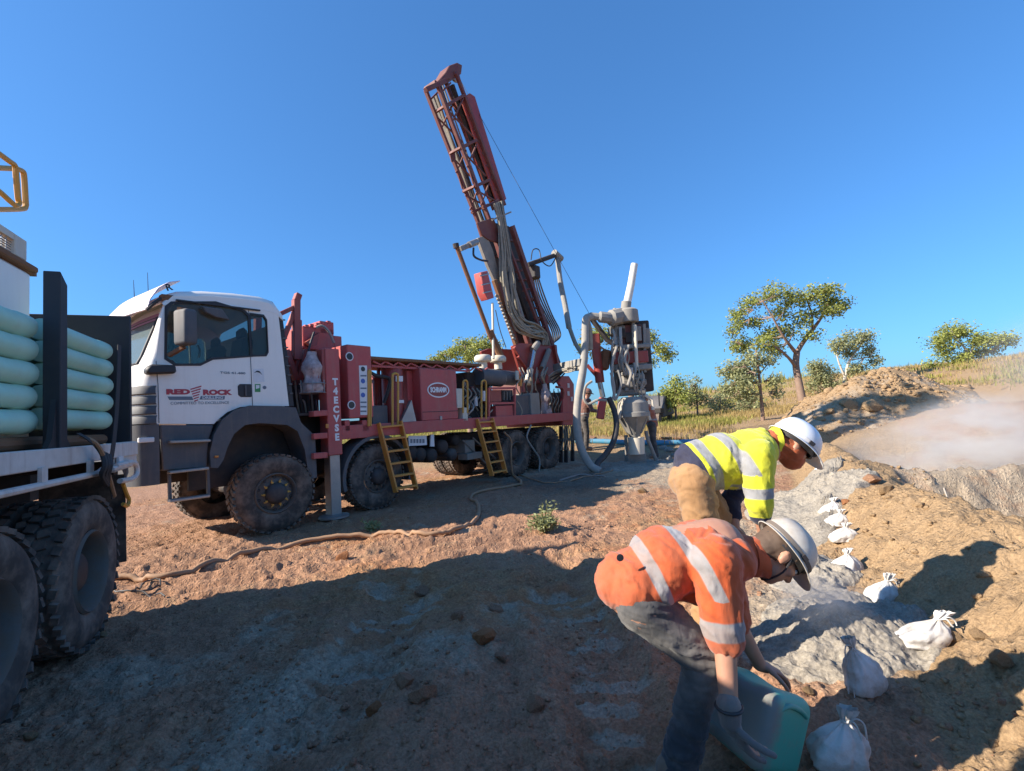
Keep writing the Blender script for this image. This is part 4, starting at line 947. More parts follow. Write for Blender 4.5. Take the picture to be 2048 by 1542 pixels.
# ---- jack leg with vertical lettering
jk = MB(); a = RP(651, 696, -.02); b = RP(654, 912, -.02); jk.bx(.83, 1.08, -.02, .22, b[2], a[2]); jo = jk.build('jack', M['red'], rig, bevel=.01)
MB().bx(.78, .84, .0, .2, RP(645, 775, 0)[2], RP(645, 698, 0)[2]).build('jack_plate', M['red2'], jo, bevel=.006)
MB().bx(.865, 1.045, .01, .19, .05, b[2]).build('jack_leg', M['steel'], jo, bevel=.006)
MB().lathe([(.0, .0), (.24, .0), (.24, .03), (.1, .06), (.0, .06)], (.955, .1, .0), (0, 0, 1), 20).build('jack_foot', M['steel'], jo)
for y in (828, 873, 912): MB().beam(RP(622, y, .0), RP(650, y - 2, .0), .16, .09).build('jack_bracket', M['red'], jo, bevel=.006)
for i, ch in enumerate('T4ECVSE'):
    p = RP(663 + i * 1.2, 764 + i * 18.5, -.024); text_part('lettering', ch, .15, side_M(.985, -.024, p[2]), M['txt_white'], jo, bold=.008)
MB().box(RP(654, 852, -.03), (.05, .03, .07)).build('jack_lamp', M['amber'], jo, bevel=.006)
# second jack at the far side
MB().bx(.83, 1.08, 2.3, 2.54, .9, 2.75).build('jack', M['red'], rig, bevel=.01); MB().bx(.865, 1.045, 2.32, 2.5, .0, .9).build('jack_leg', M['steel'], bpy.data.objects['jack.001'])
# ---- red control box
cb = MB(); cb.bx(1.24, 1.72, .0, .62, RP(710, 836, 0)[2], RP(710, 690, 0)[2]); cbo = cb.build('control_box', M['red'], rig, bevel=.012)
for x, y in ((699, 713), (703, 810)):
    p = RP(x, y, -.004); MB().lathe([(.0, 0), (.075, 0), (.075, .004), (0, .004)], (p[0], -.006, p[2]), (0, 1, 0), 20).build('sticker', M['sticker'], cbo)
    MB().lathe([(.045, 0), (.058, 0), (.058, .003), (.045, .003)], (p[0], -.009, p[2]), (0, 1, 0), 18).build('sticker_ring', M['txt_black'], cbo)
    MB().box((p[0], -.008, p[2]), (.05, .003, .02), Matrix.Rotation(.6, 3, 'Y')).build('sticker_mark', M['txt_black'], cbo)
rpoly([(718, 731), (734, 731), (736, 830), (721, 830)], -.006, .0).build('sticker', M['sticker'], cbo)
for y, mm in ((738, 'txt_black'), (762, 'blue'), (790, 'blue')):
    p = RP(726, y, -.008); MB().lathe([(.0, 0), (.042, 0), (.042, .003), (0, .003)], (p[0], -.010, p[2]), (0, 1, 0), 16).build('sticker_mark', M[mm], cbo)
for y in (750, 775, 803, 812, 821): rpoly([(721, y), (733, y), (733, y + 3), (721, y + 3)], -.008, -.006).build('sticker_mark', M['txt_grey'], cbo)
rr_ = MB(); rbox(690, 840, 700, 862, .0, .5, rr_); rbox(725, 840, 738, 862, .0, .5, rr_); rr_.build('box_stand', M['red'], rig, bevel=.006)
# bagged extinguisher between cab and jack
def bagged_extinguisher(label, c0, h, r, frame=True):
    t = thing('bagged_extinguisher', label, 'extinguisher', tuple(RIG.W(*c0)), RIG.rotz, 'fire extinguishers wrapped in plastic bags on the rig')
    MB().lathe([(.0, .0), (r * .62, .01), (r * .66, h * .1), (r * .66, h * .62), (r * .4, h * .72), (r * .15, h * .76), (0, h * .76)], (0, 0, 0), (0, 0, 1), 16).build('cylinder', M['red2'], t)
    bm_ = MB(); n = 22; rows = []
    for i in range(12):
        z = h * (i / 11); rad_ = r * (1.0 if i < 6 else 1.0 - .45 * ((i - 6) / 5)) * (.85 + .15 * math.sin(i * 1.1)); row = []
        for k in range(n + 1):
            a = 2 * math.pi * k / n; q = rad_ * (1 + .10 * math.sin(a * 5 + i * .9) + .06 * math.sin(a * 9 - i)); row.append((q * math.cos(a), q * math.sin(a), z))
        rows.append(row)
    bm_.sheet(rows).build('plastic_bag', M['bag_clear'], t, smooth=60)
    if frame:
        cg = MB()
        for z in (.0, h * .22): cg.tube([(r * 1.15 * math.cos(a), r * 1.15 * math.sin(a), z) for a in np.linspace(0, 6.283, 17)], .01, 5, False)
        for a in np.linspace(0, 6.283, 7)[:-1]: cg.tube([(r * 1.15 * math.cos(a), r * 1.15 * math.sin(a), -.01), (r * 1.15 * math.cos(a), r * 1.15 * math.sin(a), h * .3)], .008, 5)
        cg.build('wire_cage', M['steel'], t)
    return t
m, t_, b_, o_ = nodes('cloudy_clear_plastic'); b_.inputs['Base Color'].default_value = (.62, .52, .50, 1); b_.inputs['Roughness'].default_value = .35
tr_ = N(t_, 'ShaderNodeBsdfTransparent'); mx_ = N(t_, 'ShaderNodeMixShader'); nn = noise(t_, 12, 3); t_.links.new(ramp(t_, nn.outputs[0], .3, .7, (.35, .35, .35, 1), (.8, .8, .8, 1)).outputs[0], mx_.inputs[0])
t_.links.new(tr_.outputs[0], mx_.inputs[1]); t_.links.new(b_.outputs[0], mx_.inputs[2]); t_.links.new(mx_.outputs[0], o_.inputs[0]); M['bag_clear'] = m
p = RP(626, 786, .12); bagged_extinguisher('red extinguisher in a cloudy plastic bag in a wire cage behind the cab', (p[0], .12, p[2]), RP(626, 704, .12)[2] - p[2], .17)
p = RP(1093, 832, .25); bagged_extinguisher('red extinguisher in a knotted plastic bag on the rear deck by the mast foot', (p[0], .25, p[2]), RP(1093, 768, .25)[2] - p[2], .15, False)
# ---- tanks
def vtank(px, py0, py1, wpx, v, m, name='air_tank'):
    a = RP(px, py1, v); b = RP(px, py0, v); r = (RP(px + wpx / 2, py0, v)[0] - RP(px - wpx / 2, py0, v)[0]) / 2; h = b[2] - a[2]
    o = MB().lathe([(0, 0), (r, .0), (r, h - r * .5), (r * .85, h - r * .22), (r * .5, h - r * .05), (0, h)], (a[0], v + r, a[2]), (0, 0, 1), 24).build(name, M[m], rig, smooth=50)
    return o
vt = vtank(802, 727, 848, 34, .12, 'red2'); rpoly([(792, 752), (806, 752), (806, 763), (792, 763)], .10, .125).build('sticker', M['sticker'], vt); rpoly([(797, 800), (808, 800), (808, 806), (797, 806)], .10, .13).build('sticker', M['sticker'], vt)
MB().tube([RP(798, 728, .28), RP(799, 722, .28), RP(812, 721, .28)], .03, 7).build('tank_fitting', M['grease'], vt)
vtank(768, 752, 845, 20, .55, 'red2')
rpoly([(800, 848), (823, 800), (834, 848)], .05, .12).build('tank_gusset', M['steel'], rig)
rbox(744, 811, 776, 848, .1, .5).build('battery_box', M['plastic'], rig, bevel=.012)
MB().tube(bez([RP(735, 742, .2), RP(755, 752, .2), RP(778, 757, .2), RP(778, 775, .2), RP(768, 806, .25)], 6), .035, 8).build('black_hose', M['hose_black'], rig)
rl = MB()
for x in (757, 776): rl.beam(RP(x, 735, .6), RP(x, 850, .6), .05, .05)
rl.beam(RP(735, 729, .6), RP(830, 733, .6), .07, .07); rl.beam(RP(735, 760, .9), RP(830, 790, .9), .06, .06); rl.build('shelf_frame', M['red2'], rig)
# rod shelf
sh = MB(); 
q0 = RU(733, 716, .1); q1 = RU(960, 731, .1)
for i in range(6): sh.beam((q0[0], .15 + i * .26, q0[1] - .0), (q1[0], .15 + i * .26, q1[1]), .22, .06)
sh.build('rod_shelf', M['rust'], rig, bevel=.01)
sf = MB(); 
for i in range(9):
    t = i / 8; x = 745 + 205 * t; y = 722 + 13 * t; sf.beam(RP(x, y, .12), RP(x + 16, y + 8, .12), .03, .03); sf.beam(RP(x + 16, y + 8, .12), RP(x + 25, y + 1, .12), .03, .03)
sf.beam(RP(742, 732, .14), RP(935, 742, .14), .04, .04); sf.build('shelf_truss', M['red'], rig)
# ---- yellow grab rails and ladders
def hoop(x0, x1, yt, yb, v=-.01, r=.022):
    return MB().tube(bez([RP(x0, yb, v), RP(x0, yt + 10, v), RP(x0 + (x1 - x0) * .2, yt, v), RP(x1 - (x1 - x0) * .2, yt, v), RP(x1, yt + 10, v), RP(x1, yb, v)], 5), r, 7)
for x0, x1, yt, yb in ((737, 741, 742, 852), (785, 796, 748, 850)): hoop(x0, x1, yt, yb).build('grab_rail', M['yellow'], rig)
for x0, x1, yt, yb in ((926, 935, 762, 826), (963, 972, 762, 838)): hoop(x0, x1, yt, yb, .0, .022).build('grab_rail', M['yellow'], rig)
def ladder(tl, tr, bl, br, n, v0, v1):
    """rails given in the photo; the ladder hangs on the deck edge and leans out at its foot"""
    A, B_, C_, D_ = RP(*tl, v0), RP(*tr, v0), RP(*bl, v1), RP(*br, v1)
    root = MB().beam(A, C_, .035, .12, (0, 1, 0)).build('ladder', M['orange'], rig, bevel=.005)
    MB().beam(B_, D_, .035, .12, (0, 1, 0)).build('ladder_rail', M['orange'], root, bevel=.005)
    for i in range(n):
        t = (i + .35) / (n - .35) if n > 1 else 0; t = min(t, .985)
        a = np.array(A) + (np.array(C_) - np.array(A)) * t; b = np.array(B_) + (np.array(D_) - np.array(B_)) * t
        MB().beam(a, b, .13, .035).build('rung', M['orange'] if i else M['orange'], root, bevel=.004)
    return root
ladder((756, 846), (800, 842), (792, 985), (832, 978), 6, -.02, -.20)
ladder((953, 838), (983, 836), (984, 952), (1011, 946), 6, -.02, -.20)
# ---- compressor housing with the oval plate
e = MB(); u0, u1 = RU(842, 790, .02)[0], RU(915, 790, .02)[0]; z0, z1 = 1.47, RU(880, 738, .02)[1]
e.bx(u0, u1, .02, 2.0, z0, z1); eo = e.build('compressor_housing', M['red'], rig, bevel=.015)
MB().bx(u0 - .13, u0 - .001, .25, 1.8, z0, z1 - .03).build('housing_end', M['red'], eo, bevel=.01)
zs = RU(880, 823, .02)[1]; MB().bx(u0 + .02, u1 - .02, .014, .03, zs - .006, zs + .006).build('panel_joint', M['black'], eo)
MB().box(RP(882, 836, .01), (.06, .02, .08)).build('latch', M['steel'], eo, bevel=.006)
pc = RP(878, 780, .0); ov = MB(); n = 40
ovo = [(pc[0] + .30 * math.cos(a), pc[2] + .155 * math.sin(a)) for a in np.linspace(0, 2 * math.pi, n, endpoint=False)]; ovi = [(pc[0] + .275 * math.cos(a), pc[2] + .13 * math.sin(a)) for a in np.linspace(0, 2 * math.pi, n, endpoint=False)]
MB().panel(ovo, [ovi], .010, .019).build('name_plate_rim', M['txt_white'], eo); MB().prism(ovi, .014, .019).build('name_plate', M['red2'], eo)
text_part('lettering', 'SCHRAMM', .135, side_M(pc[0], .011, pc[2]), M['txt_white'], eo, width=.44, bold=.008)
# top clutter
for x, y in ((858, 736), (880, 740), (896, 738)): MB().box(RP(x, y, .4), (.14, .2, .05), Matrix.Rotation(.2, 3, 'Y')).build('loose_bracket', M['grease'], eo, bevel=.006)
# ---- open engine bay
en = MB(); rbox(935, 745, 985, 836, .35, 1.9, en); en.build('engine', M['chassis'], rig, bevel=.03); eng = bpy.data.objects['engine']
for i in range(14):
    x = 925 + (i * 37 % 60); y = 755 + (i * 23 % 70); MB().tube(bez([RP(x, y, .25), RP(x + 8, y + 14, .15), RP(x - 4, y + 30, .22), RP(x + 3, min(836, y + 44), .3)], 4), .012 + .006 * (i % 3), 6).build('engine_hose', M[('hose_black', 'hose', 'steel')[i % 3]], eng)
for i in range(8):
    MB().box(RP(930 + i * 7, 770 + (i * 29 % 50), .28), (.10, .08, .12)).build('engine_component', M[('grease', 'black', 'maroon', 'steel')[i % 4]], eng, bevel=.015)
MB().cyl(RP(951, 793, .2), RP(952, 812, .2), .045, n=12).build('oil_filter', M['sticker'], eng)
MB().cyl(RP(967, 782, .05), RP(968, 802, .05), .05, n=12).build('oil_filter', M['sticker'], eng)
rbox(914, 777, 926, 816, .0, .3).build('side_cabinet', M['cream'], rig, bevel=.01); rbox(926, 815, 936, 842, .0, .2).build('side_cabinet', M['cream'], rig, bevel=.01)
# air cleaners: two cylinders with pale round ends, two caps
for (x0, y0, x1, y1, v, r) in ((955, 745, 1000, 757, .25, .205), (985, 748, 1026, 757, .60, .19)):
    a, b = RP(x0, y0, v), RP(x1, y1, v); o = MB().cyl((a[0], v, b[2] + .03), (b[0], v - .0, b[2]), r, n=24).build('air_cleaner', M['plastic'], rig, smooth=50)
    MB().lathe([(0, 0), (r * .35, -.01), (r * .9, .0), (r * .9, .03), (0, .03)], (b[0] + .005, v, b[2]), (1, 0, 0), 24).build('end_cap', M['steel'], o); MB().cyl((b[0] + .03, v, b[2]), (b[0] + .06, v, b[2]), r * .22, n=10).build('wing_nut', M['black'], o)
for x, y in ((966, 722), (996, 723)):
    p = RP(x, y, .55); MB().lathe([(.10, -.20), (.10, -.02), (.19, -.02), (.21, .0), (.21, .10), (.17, .14), (.06, .16), (0, .16)], (p[0], .55, p[2]), (0, 0, 1), 22).build('air_intake_cap', M['cream'], rig, smooth=50)
# control stand of red boxes
f2 = MB()
for x in (977, 1029): f2.beam(RP(x, 776, .05), RP(x, 840, .05), .05, .05)
for y in (777, 807, 838): f2.beam(RP(977, y, .05), RP(1029, y - 1, .05), .05, .05)
fo = f2.build('control_stand', M['red'], rig); rbox(980, 780, 1003, 804, .1, .6).build('stand_cabinet', M['red2'], fo, bevel=.008); rbox(992, 811, 1026, 838, .06, .6).build('stand_cabinet', M['red'], fo, bevel=.008); rbox(1004, 780, 1026, 804, .3, .6).build('stand_recess', M['black'], fo)
for x in (1008, 1014, 1020): MB().beam(RP(x, 783, .2), RP(x, 800, .2), .02, .02).build('lever', M['grease'], fo)
rbox(1031, 790, 1062, 832, .15, .9).build('fuel_tank', M['plastic'], rig, bevel=.02); rbox(1062, 786, 1080, 834, .10, .7).build('cooler_panel', M['grease'], rig, bevel=.008)
MB().tube(bez([RP(1034, 802, .05), RP(1042, 815, .0), RP(1044, 826, .0), RP(1038, 838, .05)], 5), .016, 6).build('hydraulic_hose', M['hose'], rig)
# rear plate with stickers
rp = rpoly([(1118, 765), (1124, 752), (1138, 752), (1148, 768), (1149, 850), (1126, 850), (1126, 780)], .05, .14); rpo = rp.build('rear_plate', M['red'], rig, bevel=.008)
for x, y in ((1137, 771), (1137, 787), (1144, 798)): MB().box(RP(x, y, .04), (.11, .01, .13)).build('sticker', M['sticker'], rpo)
MB().tube(bez([RP(1112, 774, .04), RP(1124, 776, .04), RP(1127, 786, .04), RP(1125, 796, .04)], 4), .035, 7).build('red_pipe', M['red2'], rpo)
vb = MB(); rbox(1098, 785, 1124, 835, .3, 1.2, vb); vb.build('valve_bank', M['chassis'], rig, bevel=.02)
for i in range(12):
    x = 1098 + (i * 11 % 26); MB().tube(bez([RP(x, 778 + i % 4 * 5, .2), RP(x + 5 - i % 3 * 4, 800, .1), RP(x - 3, 820, .15), RP(x + 2, 836, .25)], 4), .014, 6).build('hydraulic_hose', M[('hose', 'hose_black', 'rust')[i % 3]], rig)
# ---- under the deck
for i, (x, y, r, v) in enumerate([(828, 906, 15, .15), (845, 909, 15, .12), (868, 911, 15, .1), (890, 893, 15, .12), (909, 909, 14, .05), (915, 880, 13, .3)]):
    p = RP(x, y, v); R_ = r / FPX * 9.2; o = MB().lathe([(0, 0), (R_ * .7, .01), (R_ * .95, .05), (R_, .10), (R_, .9), (0, .9)], (p[0], v, p[2]), (0, 1, 0), 20).build('air_reservoir', M['chassis' if i != 4 else 'rim_dark'], rig, smooth=50)
rpoly([(817, 872), (853, 871), (854, 890), (818, 892)], .12, .14).build('number_board', M['sticker'], rig)
for k in range(5): rpoly([(821 + k * 6, 878), (825 + k * 6, 878), (825 + k * 6, 886), (821 + k * 6, 886)], .115, .12).build('board_mark', M['txt_grey'], rig)
rpoly([(862, 869), (868, 869), (869, 893), (861, 893)], .1, .13).build('white_tag', M['sticker'], rig)
for u, vv in ((1.795, .02),):
    a_o = [(u + .72 * math.cos(t), .56 + .72 * math.sin(t)) for t in np.linspace(-.25, math.pi + .25, 22)]; a_i = [(u + .66 * math.cos(t), .56 + .66 * math.sin(t)) for t in np.linspace(math.pi + .25, -.25, 22)]
    MB().panel(a_o + a_i, [], .0, .42).build('mudguard', M['plastic'], rig, smooth=40)
ub = MB(); rbox(930, 880, 950, 905, .3, .9, ub); rbox(935, 905, 965, 918, .2, .5, ub); ub.build('tool_box', M['grease'], rig, bevel=.01)
for a, b in (((925, 880), (975, 930)), ((945, 875), (1000, 925))): MB().tube([RP(*a, .3), RP(*b, .25)], .02, 6).build('brace_rod', M['steel'], rig)
rr2 = MB(); 
for x in (1122, 1132, 1145): rr2.beam(RP(x, 852, .2), RP(x, 925, .25), .06, .1)
rr2.beam(RP(1118, 880, .2), RP(1150, 878, .2), .08, .08); rr2.build('rear_underframe', M['chassis'], rig)
for i in range(6): MB().tube(bez([RP(1125 + i * 4, 850, .1), RP(1128 + i * 4, 875, .05), RP(1122 + i * 5, 900, .12)], 4), .016, 6).build('hydraulic_hose', M['hose'], rig)
for (pts, m) in (([(1008, 864), (1022, 880), (1022, 905), (1025, 945), (1036, 965)], 'hose_tan'), ([(1062, 850), (1054, 875), (1068, 900), (1079, 918), (1078, 945)], 'hose_grey')):
    MB().tube(bez([RP(x, y, -.04) for x, y in pts], 6), .022, 7).build('drop_hose', M[m], rig)
# ------------------------------------------------------------------ the raised mast (parts of the rig)
VA, VB = 1.0, .62                    # near and far side of the mast
mast = MB(); fo_ = MB()
def both(a, b, w, h=None, va=VA, mb=None):
    p0, p1 = RP(*a, va), RP(*b, va); mb = mb or mast
    mb.beam(p0, p1, w, h or w, (0, 1, 0)); q = VB if va == VA else va
    mb.beam((p0[0], q, p0[2]), (p1[0], q, p1[2]), w, h or w, (0, 1, 0))
def across(a, w=.06):
    p = RP(*a, VA); mast.beam((p[0], VA, p[2]), (p[0], VB, p[2]), w, w)
chordA = [(851, 182), (907, 320), (955, 447)]; chordB = [(889, 163), (935, 293), (983, 418)]
mast.v, mast.f = [], []
def part_beam(name, a, b, w, h=None, m='maroon', va=VA, twin=True):
    p0, p1 = RP(*a, va), RP(*b, va)
    o = MB().beam(p0, p1, w, h or w, (0, 1, 0)).build(name, M[m], mast_o, bevel=.006)
    if twin: MB().beam((p0[0], VB, p0[2]), (p1[0], VB, p1[2]), w, h or w, (0, 1, 0)).build(name, M[m], mast_o, bevel=.006)
    return o
top = MB(); top.beam(RP(851, 180, VA), RP(891, 162, VA), .10, .10, (0, 1, 0)); top.beam(RP(851, 180, VB), RP(891, 162, VB), .10, .10, (0, 1, 0))
for x, y in ((851, 180), (891, 162)):
    p = RP(x, y, VA); top.beam((p[0], VA, p[2]), (p[0], VB, p[2]), .10, .10)
mast_o = top.build('mast', M['maroon'], rig, bevel=.006, label='lattice drill mast leaning back over the cab')
part_beam('mast_chord', (851, 180), (958, 450), .085); part_beam('mast_chord', (891, 162), (988, 420), .085)
part_beam('mast_chord', (958, 450), (1034, 690), .11)
crown = MB().prism([RU(x, y, 1.0) for x, y in [(856, 176), (872, 158), (880, 144), (896, 138), (906, 143), (904, 160), (893, 168)]], .66, 1.0); crown.build('mast_crown', M['maroon'], mast_o, bevel=.015)
for v in (.85, 1.15): MB().lathe([(0, 0), (.17, 0), (.19, .02), (.14, .04), (.19, .06), (.17, .08), (0, .08)], RP(911, 148, v), (0, 1, 0), 20).build('sheave', M['steel'], mast_o)
MB().box(RP(914, 143, .9), (.12, .12, .16)).build('crown_lamp', M['cream'], mast_o, bevel=.02)
# struts and diagonals measured on the near face
for a, b in (((870, 225), (905, 205)), ((900, 307), (931, 292)), ((927, 383), (957, 370)), ((944, 425), (975, 410))): part_beam('mast_strut', a, b, .07, .09)
for a, b in (((872, 232), (925, 285)), ((905, 210), (882, 258)), ((905, 315), (950, 362)), ((932, 300), (912, 345)), ((930, 390), (972, 412)), ((957, 375), (940, 420)), ((876, 240), (898, 300)), ((860, 200), (880, 180)), ((912, 335), (925, 378))): part_beam('mast_brace', a, b, .038)
for x, y in ((870, 225), (905, 205), (900, 307), (931, 292), (927, 383), (957, 370)):
    p = RP(x, y, VA); MB().beam((p[0], VA, p[2]), (p[0], VB, p[2]), .055, .055).build('mast_strut', M['maroon'], mast_o)
MB().prism([RU(x, y, VA - .03) for x, y in [(899, 310), (909, 305), (911, 322), (902, 325)]], VA - .05, VA - .03).build('gusset', M['maroon'], mast_o)
# feed chains and rods inside the lattice
for i, (a, b, r) in enumerate((((880, 168), (1000, 520), .03), ((884, 166), (1008, 520), .022), ((893, 175), (996, 430), .02), ((872, 190), (990, 540), .045), ((878, 185), (1000, 540), .03))):
    p0, p1 = RP(*a, 1.0 + .06 * i), RP(*b, 1.0 + .06 * i); MB().tube([p0, p1], r, 6).build('feed_chain', M['hose' if i % 2 else 'chassis'], mast_o)
inr = MB().beam(RP(866, 195, 1.35), RP(978, 480, 1.35), .14, .12, (0, 1, 0)); inr.build('feed_cylinder', M['grease'], mast_o)
# rod box: long red channel standing off the mast
rbm = [RU(x, y, .66) for x, y in [(922, 197), (940, 186), (950, 193), (1013, 398), (1005, 404), (992, 400)]]
bxo = MB().prism(rbm, .66, .70); bxo.prism(rbm, .84, .88); 
pa, pb = RP(947, 190, .66), RP(1011, 399, .66); bxo.beam((pa[0], .77, pa[2]), (pb[0], .77, pb[2]), .18, .05, (0, 0, 1)); bxo.build('rod_box', M['red2'], mast_o, bevel=.006)
for t in (.05, .25, .43, .58, .74, .93):
    x, y = 922 + 72 * t, 205 + 200 * t; part_beam('box_bracket', (x - 14, y + 5), (x + 10, y - 4), .05, .05, 'red2', twin=False)
for t in np.linspace(.15, .9, 7): MB().box(RP(932 + 68 * t, 205 + 190 * t, .652), (.09, .012, .20), Matrix.Rotation(.45, 3, 'Y')).build('box_window', M['maroon'], bpy.data.objects['rod_box'])
MB().beam(RP(904, 170, .8), RP(985, 400, .8), .09, .09, (0, 1, 0)).build('rod_guide', M['chassis'], mast_o)
# lower mast
part_beam('mast_rail', (1023, 452), (1116, 728), .15, .13, va=.7, twin=False)
MB().prism([RU(x, y, 1.0) for x, y in [(968, 440), (1018, 452), (1108, 728), (1040, 700), (1002, 580)]], 1.0, 1.12).build('mast_back_plate', M['chassis'], mast_o, bevel=.01)
for tt in (.1, .25, .4, .55, .7, .85): MB().beam(RP(975 + 68 * tt, 450 + 250 * tt, .98), RP(1020 + 88 * tt, 455 + 265 * tt, .98), .06, .05).build('mast_strut', M['maroon'], mast_o)
MB().prism([RU(x, y, .58) for x, y in [(952, 446), (985, 436), (998, 470), (993, 486), (975, 480), (962, 470)]], .54, .60).build('carriage_plate', M['maroon'], mast_o, bevel=.01)
MB().prism([RU(x, y, .60) for x, y in [(955, 476), (972, 470), (985, 500), (1000, 560), (995, 575), (975, 530)]], .58, .68).build('carriage_plate', M['grease'], mast_o, bevel=.01)
lw = MB(); lw.beam(RP(1008, 520, 1.0), RP(1075, 690, 1.0), .22, .3, (0, 1, 0)); lw.build('drill_head', M['chassis'], mast_o, bevel=.03)
MB().beam(RP(1020, 500, .72), RP(1092, 690, .72), .07, .07, (0, 1, 0)).build('mast_chord', M['maroon'], mast_o)
MB().beam(RP(1003, 500, .9), RP(1060, 690, .9), .10, .12, (0, 1, 0)).build('rotation_guide', M['grease'], mast_o)
for i in range(8):
    t = i / 8; x, y = 1045 + 60 * t, 540 + 150 * t; MB().beam(RP(x, y, .66), RP(x - 18, y + 5, .9), .05, .05).build('mast_strut', M['maroon'], mast_o)
MB().beam(RP(988, 560, .56), RP(1032, 690, .56), .12, .10, (0, 1, 0)).build('rack', M['rust'], mast_o, bevel=.006)
for i in range(13):
    t = i / 13; MB().box(RP(994 + 36 * t, 592 + 92 * t, .52), (.10, .06, .05), Matrix.Rotation(.35, 3, 'Y')).build('rack_tooth', M['grease'], mast_o)
bx2 = MB().prism([RU(x, y, .5) for x, y in [(959, 545), (973, 542), (986, 596), (974, 600), (966, 585)]], .46, .7); bx2.build('valve_box', M['red'], mast_o, bevel=.012)
for y in (552, 570, 586): MB().beam(RP(958 + (y - 545) * .2, y, .44), RP(976 + (y - 545) * .2, y - 4, .44), .03, .03).build('clamp_bar', M['steel'], mast_o)
# rod arm, its tan rod and the pale prop
MB().tube([RP(911, 487, .5), RP(981, 675, .5)], .055, 10).build('swing_rod', M['rust'], mast_o)
MB().tube([RP(979, 662, .5), RP(1003, 716, .5)], .095, 10).build('swing_rod_sleeve', M['rust'], mast_o)
MB().tube([RP(911, 487, .5), RP(913, 496, .5)], .075, 10).build('rod_cap', M['chassis'], mast_o)
MB().beam(RP(920, 498, .52), RP(954, 484, .56), .10, .12).build('rod_bracket', M['grease'], mast_o, bevel=.01); MB().cyl(RP(938, 490, .5), RP(953, 484, .55), .08, n=10).build('bracket_pivot', M['steel'], mast_o)
MB().tube(bez([RP(947, 496, .45), RP(948, 512, .42), RP(962, 520, .42), RP(975, 522, .5)], 6), .028, 6).build('hose', M['hose_black'], mast_o)
MB().tube([RP(985, 606, .45), RP(987, 718, .45)], .03, 8).build('prop', M['cream'], mast_o)
MB().tube(bez([RP(991, 620, .5), RP(1000, 660, .5), RP(1012, 695, .5)], 5), .012, 5).build('hose', M['hose_black'], mast_o)
# hose bundle
r7 = random.Random(5)
for i in range(26):
    t = i / 25; j = lambda s: r7.uniform(-s, s); v0 = .52 + j(.08)
    pts = [(986 + 18 * t, 408 - 6 * t), (996 + 14 * t, 440), (1000 + 20 * t + j(3), 500), (1004 + 24 * t + j(4), 560), (1014 + 20 * t + j(5), 615 + j(6)), (1034 + 16 * t + j(6), 652 - 10 * t + j(8)), (1062 + 14 * t, 668 - 14 * t + j(8)), (1088 + j(6), 672 + j(8)), (1092 + j(8), 690)]
    MB().tube(bez([RP(x, y, v0 - .10 * math.sin(math.pi * k / 8)) for k, (x, y) in enumerate(pts)], 5), .026 + .007 * r7.random(), 6).build('mast_hose', M['hose' if i % 6 else 'hose_black'], mast_o)
MB().beam(RP(984, 440, .42), RP(1022, 424, .42), .04, .03, (0, 1, 0)).build('hose_clamp', M['grease'], mast_o)
for i in range(5):
    pts = [(1062 + 3 * i, 548), (1068 + 5 * i, 590), (1088 + 4 * i, 630), (1103 + 4 * i, 660), (1106 + 3 * i, 685 - i * 2), (1096 - i, 690)]
    MB().tube(bez([RP(x, y, 1.25 + .05 * i) for x, y in pts], 6), .028, 6).build('mast_hose', M['hose_black'], mast_o)
# dust arm
MB().tube([RP(1055, 530, 1.2), RP(1112, 510, 1.0)], .075, 9).build('dust_arm', M['chassis'], mast_o); MB().cyl(RP(1108, 505, 1.0), RP(1122, 518, 1.0), .11, n=12).build('arm_elbow', M['grease'], mast_o)
MB().box(RP(1068, 545, 1.2), (.3, .3, .4)).build('arm_pivot', M['chassis'], mast_o, bevel=.03)
MB().tube(bez([RP(1115, 515, 1.0), RP(1120, 560, .8), RP(1130, 610, .5), RP(1138, 655, .2)], 6), [.085] * 19, 10).build('dust_pipe', M['grease'], mast_o)
MB().tube(bez([RP(1137, 650, .2), RP(1150, 685, 0), RP(1164, 708, -.3)], 6), .062, 9).build('dust_hose', M['hose'], mast_o)
MB().tube(bez([RP(1062, 520, 1.2), RP(1066, 500, 1.1), RP(1078, 500, 1.05), RP(1084, 522, 1.0), RP(1100, 532, 1.0), RP(1112, 515, 1.0)], 6), .018, 6).build('hose', M['hose_black'], mast_o)
# mast foot
ft = MB().prism([RU(x, y, .5) for x, y in [(1025, 692), (1040, 686), (1114, 690), (1120, 765), (1058, 768), (1040, 740)]], .5, .58); ft.prism([RU(x, y, .5) for x, y in [(1025, 692), (1040, 686), (1114, 690), (1120, 765), (1058, 768), (1040, 740)]], 1.6, 1.68)
ft.build('mast_foot', M['red2'], rig, bevel=.01)
mf = bpy.data.objects['mast_foot']
for a, b in (((1028, 694), (1056, 740)), ((1036, 712), (1054, 736)), ((1108, 690), (1118, 745))): MB().beam(RP(*a, .46), RP(*b, .46), .09, .09).build('foot_rib', M['red2'], mf, bevel=.006)
MB().cyl(RP(1055, 768, .4), RP(1060, 738, .4), .10, n=14).build('lift_cylinder', M['cream'], mf); MB().cyl(RP(1060, 740, .4), RP(1068, 700, .4), .06, n=12).build('cylinder_rod', M['chrome'], mf); MB().cyl(RP(1066, 700, .4), RP(1076, 686, .4), .09, n=10).build('rod_eye', M['grease'], mf)
MB().tube([RP(1084, 736, .42), RP(1098, 700, .42)], .08, 9).build('dirty_strut', M['grease'], mf)
mb_ = MB(); rbox(1040, 745, 1100, 790, .6, 1.6, mb_); mb_.build('foot_block', M['maroon'], rig, bevel=.02)
